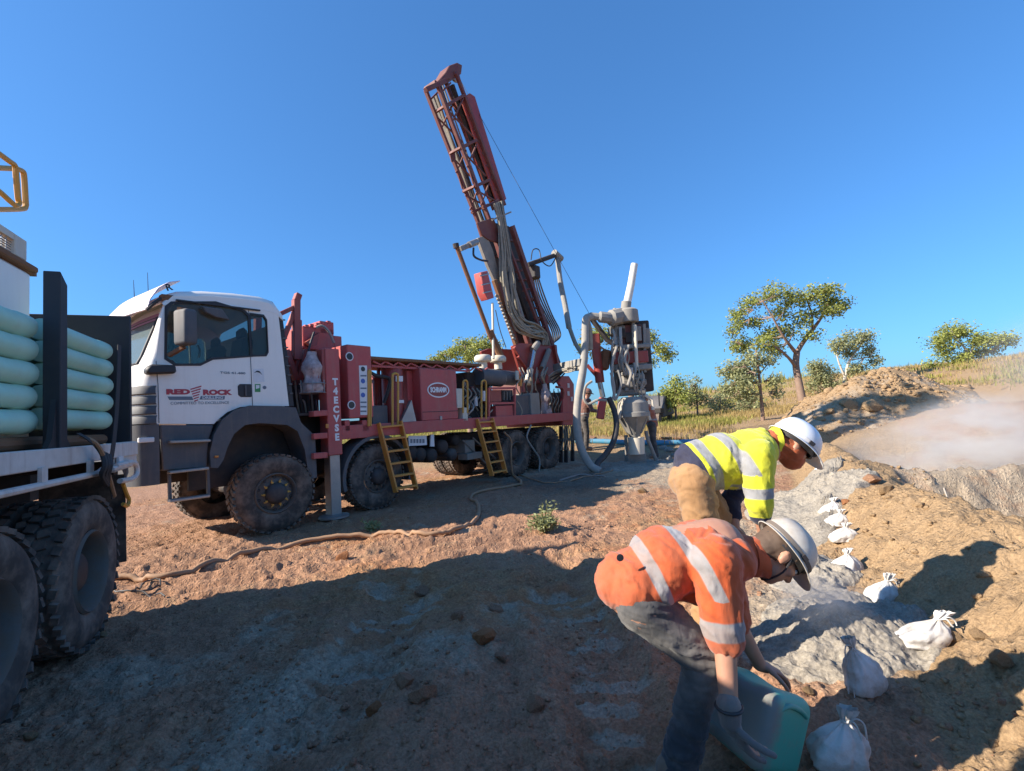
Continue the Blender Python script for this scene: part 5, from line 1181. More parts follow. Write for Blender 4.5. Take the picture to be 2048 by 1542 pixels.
for i in range(16):
    x = 1038 + (i * 17 % 66); MB().tube(bez([RP(x, 735 + i % 3 * 6, .35), RP(x + 6 - (i % 4) * 4, 752, .25), RP(x + (i % 5) * 3 - 6, 772, .3), RP(x + 2, 790, .4)], 4), .016 + .01 * (i % 2), 6).build('hydraulic_hose', M[('hose', 'hose_grey', 'hose_black')[i % 3]], mf)
for x, y, m in ((1040, 760, 'orange'), (1046, 772, 'red2'), (1093, 755, 'red2'), (1034, 748, 'cream')): MB().cyl(RP(x, y + 12, .3), RP(x, y - 6, .3), .05, n=10).build('valve', M[m], mf)
# boom carrying hoses out to the cyclone
bm2 = MB(); p0, p1 = RP(1112, 735, .3), RP(1166, 724, -1.2); bm2.beam(p0, p1, .20, .18); bm2.build('cyclone_boom', M['grease'], rig, bevel=.01)
for i in range(9): MB().tube(bez([RP(1098 + i, 752 + i * 2, .2), RP(1112 + i * 2, 742 + i % 3 * 3, .0), RP(1135, 736 + i % 4 * 3, -.5), RP(1165, 732 + i % 3 * 4, -1.2)], 5), .02, 6).build('boom_hose', M[('hose_grey', 'hose', 'hose_black')[i % 3]], rig)
# thin wire from the mast head to the cyclone arm
MB().tube([RP(915, 150, 1.0), tuple(RIG.L(PD(1180, 630, 12.5)))], .006, 4).build('winch_wire', M['hose_black'], rig)

# ------------------------------------------------------------------ cyclone and sample splitter
CY = 12.5
cb0 = PD(1270, 930, CY); cb0[2] = gz(cb0[0], cb0[1])
cyc = thing('sample_cyclone', 'tall grey dust caked cyclone and cone splitter standing behind the drill rig', 'cyclone', tuple(cb0))
def CP(px, py, dy=0.0): return tuple(PD(px, py, CY + dy) - cb0)
def cbox(x0, y0, x1, y1, dy0, dy1): 
    a, b = CP(x0, y1, dy0), CP(x1, y0, dy0); return MB().bx(a[0], b[0], a[1], a[1] + dy1 - dy0, a[2], b[2])
k_ = CY / FPX
MB().tube([CP(1269, 528), CP(1262, 570), CP(1253, 612)], [7 * k_, 7.5 * k_, 8 * k_], 16).build('exhaust_pipe', M['pvc_white'], cyc, smooth=60)
MB().cyl(CP(1253, 604), CP(1251, 620), 10 * k_, n=16).build('pipe_collar', M['grease'], cyc)
p = CP(1257, 645); MB().lathe([(0, 0), (20 * k_, .0), (21 * k_, .05), (20 * k_, 24 * k_), (14 * k_, 28 * k_), (0, 29 * k_)], (p[0], p[1], p[2]), (0, 0, 1), 24).build('cyclone_drum', M['grease'], cyc, smooth=40)
MB().tube(bez([CP(1180, 632, -.3), CP(1200, 634, -.3), CP(1222, 636, -.2), CP(1240, 632)], 6), [.10] * 6 + [.15] * 6 + [.22] * 7, 10).build('inlet_pipe', M['grease'], cyc)
hb = MB(); hb.beam(CP(1222, 625), CP(1250, 640), .16, .3); hb.build('inlet_shroud', M['grease'], cyc, bevel=.03)
# frame
cbox(1238, 640, 1298, 786, .25, .8).build('splitter_core', M['chassis'], cyc, bevel=.03)
cbox(1226, 700, 1244, 740, .1, .5).build('side_housing', M['grease'], cyc, bevel=.03); cbox(1284, 655, 1300, 690, .05, .5).build('side_housing', M['grease'], cyc, bevel=.03)
fr_ = MB()
for x in (1232, 1266, 1288): fr_.beam(CP(x, 645 if x != 1288 else 648), CP(x + 2, 745), .09 if x == 1266 else .07, .09)
for dy in (.6,):
    for x in (1236, 1284): fr_.beam(CP(x, 648, dy), CP(x, 745, dy), .07, .07)
fr_.build('splitter_frame', M['grease'], cyc, bevel=.008)
cbox(1234, 648, 1286, 692, .05, .55).build('sample_box', M['maroon'], cyc, bevel=.01); cbox(1230, 690, 1292, 742, .08, .5).build('sample_box', M['grease'], cyc, bevel=.02)
for xx, yy, ww, hh in ((1238, 656, 12, 20), (1272, 652, 10, 30), (1256, 700, 20, 10), (1240, 712, 14, 16), (1276, 714, 12, 14), (1228, 672, 9, 18), (1262, 752, 18, 10), (1248, 760, 10, 14), (1284, 758, 9, 12)): cbox(xx, yy, xx + ww, yy + hh, -.06, .2).build('fitting', M[('grease', 'steel', 'chassis')[xx % 3]], cyc, bevel=.015)
cbox(1252, 665, 1266, 685, -.02, .1).build('dark_port', M['chassis'], cyc)
cbox(1222, 650, 1250, 668, .0, .4).build('clamp_block', M['grease'], cyc, bevel=.02)
for y0, y1, x1, m in ((686, 698, 1302, 'grease'), (700, 728, 1296, 'red2'), (727, 742, 1304, 'grease')): cbox(1240 if m == 'grease' else 1230, y0, x1, y1, -.1, .6).build('support_ring', M[m], cyc, bevel=.02)
cbox(1250, 735, 1266, 750, -.16, -.1).build('white_plate', M['sticker'], cyc)
MB().cyl(CP(1240, 655, -.15), CP(1244, 740, -.15), .05, n=8).build('ram', M['steel'], cyc)
MB().cyl(CP(1270, 650, -.2), CP(1274, 740, -.2), .045, n=8).build('ram', M['cream'], cyc)
cbox(1246, 745, 1290, 778, -.05, .5).build('valve_body', M['grease'], cyc, bevel=.05)
cbox(1240, 776, 1292, 792, .0, .4).build('valve_flange', M['grease'], cyc, bevel=.03)
p = CP(1266, 826)
MB().lathe([(20 * k_, 32 * k_), (30 * k_, 20 * k_), (31 * k_, 2 * k_), (33 * k_, 1 * k_), (33 * k_, -7 * k_), (31 * k_, -8 * k_), (12 * k_, -42 * k_), (10 * k_, -48 * k_)], p, (0, 0, 1), 24).build('splitter_cone', M['grease'], cyc, smooth=35)
sc_ = bpy.data.objects['splitter_cone']
for i in range(8):
    a = i * math.pi / 4; MB().beam((p[0] + 31 * k_ * math.cos(a), p[1] + 31 * k_ * math.sin(a), p[2] - 6 * k_), (p[0] + 13 * k_ * math.cos(a), p[1] + 13 * k_ * math.sin(a), p[2] - 40 * k_), .035, .05).build('cone_rib', M['grease'], sc_)
for a, b in (((1246, 800), (1238, 838)), ((1286, 800), (1300, 840)), ((1290, 790), (1304, 800)), ((1304, 800), (1306, 820))): MB().tube([CP(*a, -.2), CP(*b, -.2)], .04, 6).build('cone_strut', M['cream'], cyc)
for i, (a, b) in enumerate((((1252, 870), (1255, 928)), ((1292, 862), (1296, 880)), ((1296, 880), (1316, 928)), ((1250, 880), (1256, 890)))): MB().tube([CP(*a, .1), CP(*b, .1)], .05, 7).build('stand_leg', M['grease'], cyc)
cbox(1256, 904, 1292, 930, -.05, .35).build('stand_base', M['grease'], cyc, bevel=.02)
for i in range(7):
    x = 1226 + (i * 29 % 66); y = 660 + (i * 41 % 90); MB().tube(bez([CP(x, y, -.25), CP(x + 3, y + 16, -.32), CP(x - 2, y + 36, -.3), CP(x + 4, y + 58, -.2)], 4), .020 + .012 * (i % 3 == 0), 6).build('air_line', M[('hose_grey', 'hose', 'grease')[i % 3]], cyc)
for i in range(10):
    x = 1246 + (i * 19 % 44); y = 748 + (i * 13 % 34); MB().box(CP(x, y, -.1), (.10, .1, .09), Matrix.Rotation(i, 3, 'Y')).build('fitting', M['grease'], cyc, bevel=.02)
# red ram and outrigger arm beside it
ra = MB(); 
MB().beam(CP(1190, 668, .2), CP(1192, 700, .2), .22, .2).build('outrigger_ram', M['red2'], cyc, bevel=.02)
MB().cyl(CP(1192, 698, .15), CP(1200, 765, .15), .12, n=12).build('ram_barrel', M['red2'], cyc); MB().cyl(CP(1199, 763, .15), CP(1206, 795, .15), .07, n=10).build('ram_rod', M['chrome'], cyc)
MB().beam(CP(1206, 795, .2), CP(1200, 838, .2), .2, .16).build('ram_foot', M['red'], cyc, bevel=.02); MB().beam(CP(1212, 700, .3), CP(1207, 740, .3), .25, .3).build('motor', M['rust'], cyc, bevel=.05)
MB().beam(CP(1174, 730, .3), CP(1200, 760, .3), .09, .08).build('arm_link', M['red2'], cyc)
MB().tube([CP(1185, 640, .1), CP(1215, 680, .1), CP(1230, 690, .1)], .07, 8).build('arm_link', M['chassis'], cyc)
# hoses looped from the cyclone to the ground
def gtube(name, label, pts, r, m, Y=None, cat='hose', n=10, group=None):
    P = [PD(x, y, yy) for x, y, yy in pts]; c0 = P[0].copy(); c0[2] = 0
    o = MB().tube(bez([p - c0 for p in P], 7), r, n).build(name, M[m], None, smooth=70, label=label, category=cat); o.location = c0
    if group: o['group'] = group
    return o
gtube('sample_hose', 'fat pale grey sample hose looping from the cyclone inlet down to the ground', [(1184, 634, 12.2), (1172, 640, 12.1), (1170, 690, 12.0), (1166, 740, 11.9), (1156, 800, 11.8), (1154, 850, 11.7), (1162, 895, 11.6), (1180, 930, 11.5), (1200, 943, 11.4)], 7.6 * k_, 'hose_grey')
gtube('sample_hose', 'black hose curving from the cone splitter down to the grey hose end', [(1217, 795, 12.1), (1228, 820, 12.1), (1233, 852, 12.0), (1226, 885, 11.9), (1210, 910, 11.8), (1196, 925, 11.6), (1193, 938, 11.5)], 5.6 * k_, 'hose_black')
MB().tube(bez([CP(1178, 700, -.3), CP(1176, 660, -.3), CP(1172, 640, -.25), CP(1182, 633, -.2)], 6), .11, 9).build('hose_wrap', M['hose'], cyc)
for pts in ([(1235, 690), (1226, 720), (1224, 760), (1228, 790), (1218, 800), (1196, 800), (1176, 808), (1168, 795), (1172, 772), (1184, 762)], [(1236, 740), (1242, 770), (1230, 800), (1228, 770), (1222, 745)], [(1258, 690), (1250, 720), (1262, 745), (1256, 770)]):
    MB().tube(bez([CP(x, y, -.4) for x, y in pts], 6), .035, 7).build('air_line', M['hose_grey'], cyc)
p = PD(1272, 905, 12.3); 
bk = MB().lathe([(0, 0), (.19, 0), (.215, .42), (.20, .42), (.18, .03), (0, .03)], (0, 0, 0), (0, 0, 1), 24).build('bucket', M['cream'], None, label='dirty cream bucket under the cone of the cyclone', category='bucket'); bk.location = (p[0], p[1] - .1, cb0[2] + .33)
# blue lay flat pipe and dark timber beyond
def ground_line(name, label, pts, r, m, cat, lift=None, n=8, res=14):
    P = []
    for x, y in pts: P.append(GT(x, y))
    q = bez(P, res); q = [(a, b, max(gz(a + i, b + j) for i in (-.05, 0, .05) for j in (-.05, 0, .05)) + (lift if lift is not None else r * .8) * .7) for a, b, _ in q]; c0 = np.array(q[0])
    o = MB().tube([np.array(p) - c0 for p in q], r, n).build(name, M[m], None, smooth=70, label=label, category=cat); o.location = c0
    return o
ground_line('blue_pipe', 'long blue plastic pipe lying on the ground behind the cyclone', [(1150, 886), (1230, 888), (1310, 890), (1400, 888)], .09, 'bluepipe', 'pipe')
ground_line('timber', 'thin dark timber lying beyond the blue pipe', [(1318, 878), (1366, 879)], .04, 'rust', 'timber')
for i, (x, y, wd) in enumerate(((1328, 898, 20), (1340, 903, 26), (1352, 912, 20), (1338, 918, 18), (1185, 880, 30), (1168, 872, 18))):
    p = GT(x, y); s_ = wd / FPX * p[1]
    key = (i, 'grease_s')
    me = ROCKS[i].copy(); me.materials.append(M['grease' if i < 4 else 'rock']); o = link('rubble_lump', me, label=['pale dusty lump nearest the bucket right of the cyclone', 'largest grey lump right of the cyclone', 'grey lump lying against the blue pipe beside the stooping man', 'flat grey lump on the damp ground right of the cyclone', 'dark soil lump behind the looped sample hose', 'small brown lump at the rear wheel of the rig'][i], category='lump')
    o.location = (p[0], p[1], p[2] + s_ * .1); o.scale = (s_,) * 3; o['group'] = 'lumps around the cyclone'
# parked utility vehicle behind the grass
p = PD(1310, 822, 27); gzv = gz(p[0], p[1])
gzv -= .15
ute = thing('parked_utility_vehicle', 'dusty grey utility vehicle with dark windows half hidden behind the grass and cyclone', 'utility vehicle', (p[0], p[1], gzv), rad(62))
MB().prism([(-1.6, .95), (-1.5, 1.3), (-1.1, 1.65), (-.1, 1.72), (.35, 1.2), (1.3, 1.1), (1.5, .6), (-1.6, .5)], -.8, .8).build('cab_body', M['plastic'], ute, bevel=.06)
MB().prism([(-1.42, 1.22), (-1.05, 1.58), (-.15, 1.64), (.18, 1.22)], -.83, .83).build('side_windows', M['black'], ute)
MB().prism([(-2.6, .75), (-1.7, .75), (-1.7, 1.0), (-2.6, 1.0)], -.82, .82).build('tray', M['chassis'], ute, bevel=.02)
for u in (-2.5, .8):
    for y in (-.75, .55): MB().lathe([(0, 0), (.2, 0), (.36, .02), (.37, .18), (.3, .2), (0, .2)], (u, y, .37), (0, 1, 0), 18).build('wheel', M['tyre'], ute)
for y in (-.6, .6): MB().tube([(-1.7, y, 1.1), (-1.7, y, 1.8)], .04, 6).build('rack_post', M['black'], ute)
# ------------------------------------------------------------------ flat bed truck loaded with pipes at the left
PT_AZ = math.atan2(ray(620, 857)[0], ray(620, 857)[1])
po = GP(185, 1290)
PT = Frame(PT_AZ, po[0], po[1], 0.0)
pt = thing('pipe_truck', 'dusty flat bed truck with black posts carrying pale green pipes at the left', 'truck', tuple(PT.O), PT.rotz)
def Q(px, py, v=0.0): return PT.P(px, py, v)
for u, lab in ((.03, 'rear wheel with deep muddy rim'), (-1.20, 'second wheel cut off by the left edge')):
    o = make_wheel(pt, u, .0, .52, R=.54, width=.30, rim_r=.29, kind='drive', tyre='tyre_dark', rim='rim', nuts='', style='block'); o['label'] = lab
    o2 = tyre_mb(.54, .30, .29, 38, .02, 'block').build('inner_tyre', M['tyre_dark'], pt, smooth=30); o2.location = (u, .34, .52)
    for y in (1.86, 2.2): o2 = tyre_mb(.54, .30, .29, 38, .02, 'block').build('inner_tyre', M['tyre_dark'], pt, smooth=30); o2.location = (u, y, .52)
o = make_wheel(pt, -5.6, .0, .52, R=.54, width=.30, kind='steer', tyre='tyre_dark', nuts='', style='block')
c = MB()
for y in (.75, 1.65): c.bx(-6.6, 1.0, y, y + .1, .82, 1.14)
for u in (.03, -1.2, -5.6): c.cyl((u, .3, .52), (u, 2.2, .52), .08, n=10); c.lathe([(.02, -.2), (.2, -.1), (.2, .1), (.02, .2)], (u, 1.25, .52), (0, 1, 0), 12)
for u in (-2.4, -.6, .75): c.bx(u, u + .1, .1, 2.4, 1.12, 1.28)
c.bx(-.9, -.3, .4, .6, .7, .95)
c.build('chassis', M['chassis'], pt)
zb1, zb0 = 1.435, 1.315
MB().bx(-6.6, .95, -.02, .08, zb0, zb1).build('tray_rail', M['tray'], pt, bevel=.006)
MB().bx(-6.6, .95, .08, 2.44, zb0 + .03, zb1 - .02).build('tray_floor', M['rust'], pt)
MB().bx(-6.6, .95, 2.44, 2.54, zb0, zb1).build('tray_rail', M['tray'], pt, bevel=.006)
rr = MB().tube([(-6.4, -.03, 1.225), (.02, -.03, 1.225), (.12, -.03, 1.25)], .022, 8); rr.build('rope_rail', M['tray'], pt)
for u in (-.78, -.12, -1.6, -2.4, -3.4): MB().bx(u - .035, u + .035, -.04, -.02, 1.21, 1.33).build('rail_bracket', M['tray'], pt)
# rear end: panel with lamp, guard loop, mudflap
rp_ = [Q(x, y, .0) for x, y in [(228, 886), (272, 882), (274, 930), (230, 945)]]
MB().prism([(p[0], p[2]) for p in rp_], -.0, .06).build('rear_corner', M['tray'], pt, bevel=.006)
MB().lathe([(.0, 0), (.035, 0), (.035, .01), (0, .01)], Q(240, 900, -.01), (0, 1, 0), 14).build('corner_hole', M['black'], pt)
MB().box(Q(240, 919, -.02), (.10, .02, .05)).build('number_tag', M['sticker'], pt)
lp = bez([Q(232, 932, -.04), Q(262, 925, -.04), Q(272, 930, -.04), Q(273, 948, -.04), Q(262, 958, -.04), Q(240, 962, -.04)], 6)
MB().tube(lp, .022, 8).build('lamp_guard', M['tray'], pt); MB().tube([Q(224, 938, -.04), Q(262, 928, -.04)], .018, 6).build('lamp_guard', M['tray'], pt)
MB().tube(bez([Q(246, 968, .0), Q(252, 985, .0), Q(258, 1000, .0), Q(254, 1012, .0), Q(246, 1008, .0)], 4), .016, 6).build('tow_hook', M['yellow'], pt)
mfp = [(.72, 1.14), (.80, .42)]
MB().sheet([[(.74 + .05 * k / 5 + .012 * math.sin(k), .02, 1.16 - .76 * k / 5), (.74 + .05 * k / 5 + .012 * math.sin(k), .60, 1.16 - .76 * k / 5)] for k in range(6)]).build('mudflap', M['tyre'], pt, thick=.012)
# black posts and end board
for u in (-.44, -2.9):
    MB().prism([(u - .045, 1.36), (u + .055, 1.36), (u + .055, 2.53), (u - .045, 2.60)], .0, .09).build('post', M['black'], pt, bevel=.004)
    MB().prism([(u - .22, 1.37), (u + .22, 1.37), (u + .10, 1.50), (u + .055, 1.75), (u - .045, 1.75), (u - .10, 1.50)], .02, .05).build('post_gusset', M['black'], pt)
    MB().bx(u - .045, u + .055, .02, 2.4, 1.36, 1.44).build('bolster', M['black'], pt)
e0, e1 = Q(240, 632, .1), Q(135, 632, .1)
MB().bx(.90, .945, .02, 2.44, zb1, 2.60).build('end_board', M['black'], pt, bevel=.004)
# far side board rising behind the load
MB().bx(-.30, .90, 1.30, 1.34, zb1, 2.45).build('side_board', M['black'], pt)
# straps hanging by the rear wheel
m, t_, b_, o_ = nodes('webbing'); b_.inputs['Base Color'].default_value = (.05, .045, .045, 1); b_.inputs['Roughness'].default_value = .85; M['web'] = m
def strap(pts, wd, m):
    P = [Vector(p) for p in bez(pts, 5)]; rows = [[(p.x - wd / 2, p.y, p.z), (p.x + wd / 2, p.y - .01, p.z)] for p in P]; return MB().sheet(rows).build('strap', M[m], pt, thick=.006)
strap([Q(238, 690, -.02), Q(236, 760, -.05), Q(232, 830, -.07), Q(226, 890, -.08), Q(219, 935, -.06)], .045, 'web')
strap([Q(155, 866, -.02), Q(178, 880, -.08), Q(200, 905, -.10), Q(212, 935, -.09), Q(220, 965, -.07), Q(226, 998, -.05)], .035, 'web')
MB().tube(bez([Q(160, 872, -.03), Q(190, 885, -.1), Q(208, 915, -.11), Q(216, 945, -.1), Q(229, 992, -.06)], 6), .014, 6).build('rope', M['hose_tan'], pt)
for k in range(3): MB().tube(bez([Q(205 + k * 6, 905 + k * 3, -.1), Q(210 + k * 5, 930, -.13), Q(204 + k * 6, 950, -.1), Q(215, 970 - k * 4, -.08)], 4), .018, 6).build('rope', M['web'], pt)
# casing pipes: two bundles, each pipe its own thing
def pipe_mesh(L):
    b = MB(); R_ = .074
    b.lathe([(R_ - .008, -.0), (R_, .004), (R_, L - .16), (R_ + .006, L - .15), (R_ + .006, L - .012), (R_ - .001, L - .001), (R_ - .010, L), (R_ - .012, L - .10), (.0, L - .10)], (0, 0, 0), (1, 0, 0), 20); return b
names = ['topmost', 'second from the top', 'middle', 'second from the bottom', 'bottom']
pa_ = pipe_mesh(5.2).build('casing_pipe', M['pvc'], None, smooth=40); pb_ = pipe_mesh(1.05).build('casing_pipe', M['pvc'], None, smooth=40)
def put_pipe(src, first, u, v, z, label, group):
    o = src if first else src.copy()
    if not first: COL.objects.link(o)
    o.location = PT.W(u, v, z); o.rotation_euler = (rad(random.uniform(0, 360)) * 0, 0, PT.rotz); o['label'] = label; o['category'] = 'pipe'; o['group'] = group
zt = [2.295, 2.143, 1.990, 1.838, 1.685]; fa = True
for j in range(2):
    for i, z in enumerate(zt):
        lab = f'{names[i]} green pipe of the bundle left of the black post' if j == 0 else ('pale green pipe behind the front layer on top of the near left bundle' if i == 0 else 'pale green pipe deep inside the near left bundle')
        put_pipe(pa_, fa, -5.68 + random.uniform(-.01, .01), .185 + j * .16 + random.uniform(-.006, .006), z - .07 + random.uniform(-.003, .003), lab, 'pale green pipes in the near bundle'); fa = False
fa = True
for j in range(2):
    for i, z in enumerate(zt):
        lab = f'{names[i]} green pipe of the bundle right of the black post' if j == 0 else ('pale green pipe behind the front layer on top of the rear bundle' if i == 0 else 'pale green pipe deep inside the rear bundle')
        put_pipe(pb_, fa, -.27 + random.uniform(-.012, .012), .185 + j * .16 + random.uniform(-.006, .006), z - .045, lab, 'pale green pipes in the rear bundle'); fa = False
MB().tube([(-6.0, .2, 1.475), (.8, .2, 1.475)], .045, 10).build('brown_rod', M['rust'], pt)
# boxes and the mesh crate behind the pipes
def ptbox(name, label, cat, px0, py0, px1, py1, v0, dv, L, m, bev=.012):
    p = Q(px1, py1, v0); t = Q(px1, py0, v0)
    root = thing(name, label, cat, tuple(PT.W(p[0], v0, p[2])), PT.rotz)
    return root, t[2] - p[2]
root, h = ptbox('white_bin', 'white plastic bin under the cream mesh crate behind the green pipes', 'bin', 0, 545, 63, 640, .46, 1.0, .8, 'sticker')
p = Q(63, 640, .46)
MB().bx(-.9, 0, 0, 1.1, -(p[2] - 1.44), h).build('tub', M['white'], root, bevel=.03); MB().bx(-.93, .03, -.03, 1.13, h + .002, h + .05).build('lid', M['rust'], root, bevel=.01)
root2, h2 = ptbox('mesh_crate', 'cream crate with a wire mesh front on top of the white bin', 'crate', 0, 482, 52, 542, .50, 1.0, 1.6, 'cream')
fr3 = MB()
MB().bx(-.9, 0, 0, .05, 0, h2 * .32).build('lower_panel', M['cream'], root2, bevel=.006); MB().bx(-.16, 0, -.005, .06, h2 * .32, h2).build('corner_post', M['cream'], root2, bevel=.006); MB().bx(-.9, -.16, .0, .05, h2 - .05, h2).build('top_rail', M['cream'], root2)
MB().bx(-.05, 0, .05, .9, 0, h2).build('end_panel', M['cream'], root2, bevel=.006); MB().bx(-.9, 0, .9, .95, 0, h2).build('back_panel', M['cream'], root2)
ms = MB()
for i in range(14): ms.cyl((-.9 + i * .052, .02, h2 * .32), (-.9 + i * .052, .02, h2 - .05), .004, n=5)
for i in range(6): ms.cyl((-.9, .02, h2 * .32 + i * (h2 * .68 - .05) / 6), (-.16, .02, h2 * .32 + i * (h2 * .68 - .05) / 6), .004, n=5)
ms.build('wire_mesh', M['steel'], root2, kind='stuff')
MB().beam((-.85, -.02, .02), (.06, -.02, -.01), .04, .03).build('latch_bar', M['rust'], root2)
# yellow handrails high on the truck
V = .62
yr = bez([Q(-60, 270, V), Q(-10, 302, V), Q(18, 322, V), Q(30, 332, V), Q(32, 350, V), Q(36, 395, V), Q(38, 405, V), Q(33, 411, V), Q(22, 404, V), Q(-5, 380, V), Q(-60, 340, V)], 5)
MB().tube(yr, .020, 8).build('handrail', M['yellow'], pt)
V = .80
yr = bez([Q(-80, 333, V), Q(0, 336, V), Q(32, 338, V), Q(44, 342, V), Q(48, 352, V), Q(51, 400, V), Q(51, 412, V), Q(44, 418, V), Q(0, 419, V), Q(-80, 419, V)], 5)
MB().tube(yr, .022, 8).build('handrail', M['yellow'], pt)
p = Q(-60, 419, .75); MB().tube([(p[0], .75, 1.44), (p[0], .75, p[2] + .5)], .03, 8).build('rail_post', M['yellow'], pt); MB().tube([(p[0] - .6, .95, 1.44), (p[0] - .6, .95, p[2] + .4)], .03, 8).build('rail_post', M['yellow'], pt)
# ------------------------------------------------------------------ people: bodies grown as one surface from tapered limbs
def capsule(mb, p0, p1, r0, r1, n=14):
    p0, p1 = Vector(p0), Vector(p1); d = (p1 - p0); L = d.length
    if L < 1e-6: d = Vector((0, 0, 1))
    d = d.normalized(); pts, rs_ = [], []
    for k in range(5): a = math.pi / 2 * (1 - k / 5); pts.append(p0 - d * r0 * math.sin(a)); rs_.append(max(1e-3, r0 * math.cos(a)))
    pts += [p0, p1]; rs_ += [r0, r1]
    for k in range(1, 6): a = math.pi / 2 * k / 5; pts.append(p1 + d * r1 * math.sin(a)); rs_.append(max(1e-3, r1 * math.cos(a)))
    if L < 1e-6: del pts[5]; del rs_[5]
    mb.tube(pts, rs_, n)
def ellip(mb, c, radii, B=None, n=16):
    """B: 3 columns of local axes"""
    rows = []; B = B or Matrix.Identity(3); c = Vector(c)
    vs = []; fs = []
    for i in range(n + 1):
        a = math.pi * i / n
        for k in range(n):
            b = 2 * math.pi * k / n; vs.append(c + B @ Vector((radii[0] * math.sin(a) * math.cos(b), radii[1] * math.sin(a) * math.sin(b), radii[2] * math.cos(a))))
    for i in range(n):
        for k in range(n): fs.append((i * n + k, i * n + (k + 1) % n, (i + 1) * n + (k + 1) % n, (i + 1) * n + k))
    mb.add(vs, fs)
def grow(name, mb, voxel, mat_, parent, smooth=6, disp=None, attrs=None, **props):
    me = bpy.data.meshes.new('tmp'); bm = bmesh.new(); vs = [bm.verts.new(v) for v in mb.v]
    for f in mb.f:
        try: bm.faces.new([vs[i] for i in f])
        except ValueError: pass
    bmesh.ops.remove_doubles(bm, verts=bm.verts, dist=1e-6); bmesh.ops.dissolve_degenerate(bm, dist=1e-6, edges=bm.edges); bmesh.ops.recalc_face_normals(bm, faces=bm.faces); bm.to_mesh(me); bm.free()
    o = bpy.data.objects.new('tmp', me); COL.objects.link(o)
    md = o.modifiers.new('r', 'REMESH'); md.mode = 'VOXEL'; md.voxel_size = voxel; md.adaptivity = 0
    if smooth: ms_ = o.modifiers.new('s', 'SMOOTH'); ms_.factor = .5; ms_.iterations = smooth
    dg = bpy.context.evaluated_depsgraph_get(); out = bpy.data.meshes.new_from_object(o.evaluated_get(dg)); bpy.data.objects.remove(o); bpy.data.meshes.remove(me)
    n = len(out.vertices); P = np.empty(n * 3, np.float32); out.vertices.foreach_get('co', P); P = P.reshape(-1, 3)
    Nn = np.empty(n * 3, np.float32); out.vertices.foreach_get('normal', Nn); Nn = Nn.reshape(-1, 3)
    if disp is not None:
        P2 = P + Nn * disp(P)[:, None]; out.vertices.foreach_set('co', P2.astype(np.float32).ravel())
    if attrs is not None:
        for k, arr in attrs(P).items():
            at = out.attributes.new(k, 'FLOAT', 'POINT'); at.data.foreach_set('value', np.asarray(arr, np.float32))
    out.polygons.foreach_set('use_smooth', np.ones(len(out.polygons), bool)); out.materials.clear(); out.materials.append(mat_); out.name = name; out.update()
    return link(name, out, parent, **props)
def stretch(t):
    mp = N(t, 'ShaderNodeMapping'); mp.inputs['Rotation'].default_value = (0, .5, .2); mp.inputs['Scale'].default_value = (14, 5, 5); t.links.new(N(t, 'ShaderNodeTexCoord').outputs['Object'], mp.inputs[0]); return mp.outputs[0]
def cloth_mat(name, col, dirt=(.30, .24, .19), dirt_amt=.3, stripe=True, second=None, rough=.85, weave=400):
    m, t, b, out = nodes(name); n1 = noise(t, 5, 5, .65); n2 = noise(t, 30, 4, .6)
    c = mix(t, n2.outputs[0], tuple(x * .8 for x in col), tuple(min(1, x * 1.15) for x in col))
    if second is not None: 
        a = N(t, 'ShaderNodeAttribute', attribute_name='second'); c = mix(t, ramp(t, a.outputs['Fac'], .45, .55).outputs[0], c, second)
    if stripe:
        a = N(t, 'ShaderNodeAttribute', attribute_name='stripe'); c = mix(t, ramp(t, a.outputs['Fac'], .45, .55).outputs[0], c, (.27, .27, .28))
    a = N(t, 'ShaderNodeAttribute', attribute_name='dirt')
    d = math_(t, 'ADD', math_(t, 'MULTIPLY', ramp(t, n1.outputs[0], .45, .75).outputs[0], dirt_amt), math_(t, 'MULTIPLY', a.outputs['Fac'], math_(t, 'ADD', n1.outputs[0], .15)), True)
    c = mix(t, d, c, dirt)
    t.links.new(c, b.inputs['Base Color']); b.inputs['Roughness'].default_value = rough; b.inputs['Sheen Weight'].default_value = .2
    h = math_(t, 'ADD', noise(t, weave, 2).outputs[0], math_(t, 'MULTIPLY', noise(t, 22, 4, .6).outputs[0], 1.2)); rg = math_(t, 'SUBTRACT', 1.0, math_(t, 'MULTIPLY', math_(t, 'ABSOLUTE', math_(t, 'SUBTRACT', noise(t, 1.0, 4, .6, vec=stretch(t)).outputs[0], .5)), 5.0), True); h = math_(t, 'ADD', h, math_(t, 'MULTIPLY', rg, 1.6)); bump(t, b, h, .25, .005)
    return m
M['hi_orange'] = cloth_mat('hi_vis_orange_shirt', (.52, .085, .016), dirt=(.33, .15, .09), dirt_amt=.35)
M['hi_yellow'] = cloth_mat('hi_vis_yellow_shirt', (.60, .60, .025), dirt_amt=.06, second=(.012, .014, .045), dirt=(.4, .36, .2))
M['jeans'] = cloth_mat('dusty_dark_jeans', (.022, .027, .036), dirt=(.26, .235, .21), dirt_amt=.45, stripe=False)
M['tan_trouser'] = cloth_mat('tan_work_trousers', (.36, .19, .075), dirt_amt=.12, stripe=False)
M['dark_trouser'] = cloth_mat('dark_work_trousers', (.022, .022, .026), dirt_amt=.3, stripe=False)
M['gaiter'] = cloth_mat('orange_face_cover', (.40, .085, .025), dirt=(.16, .08, .05), dirt_amt=.4, stripe=False)
M['glove'] = cloth_mat('dusty_grey_glove', (.09, .09, .095), dirt_amt=.5, stripe=False)
M['boot'] = cloth_mat('brown_boots', (.10, .055, .03), dirt_amt=.5, stripe=False)
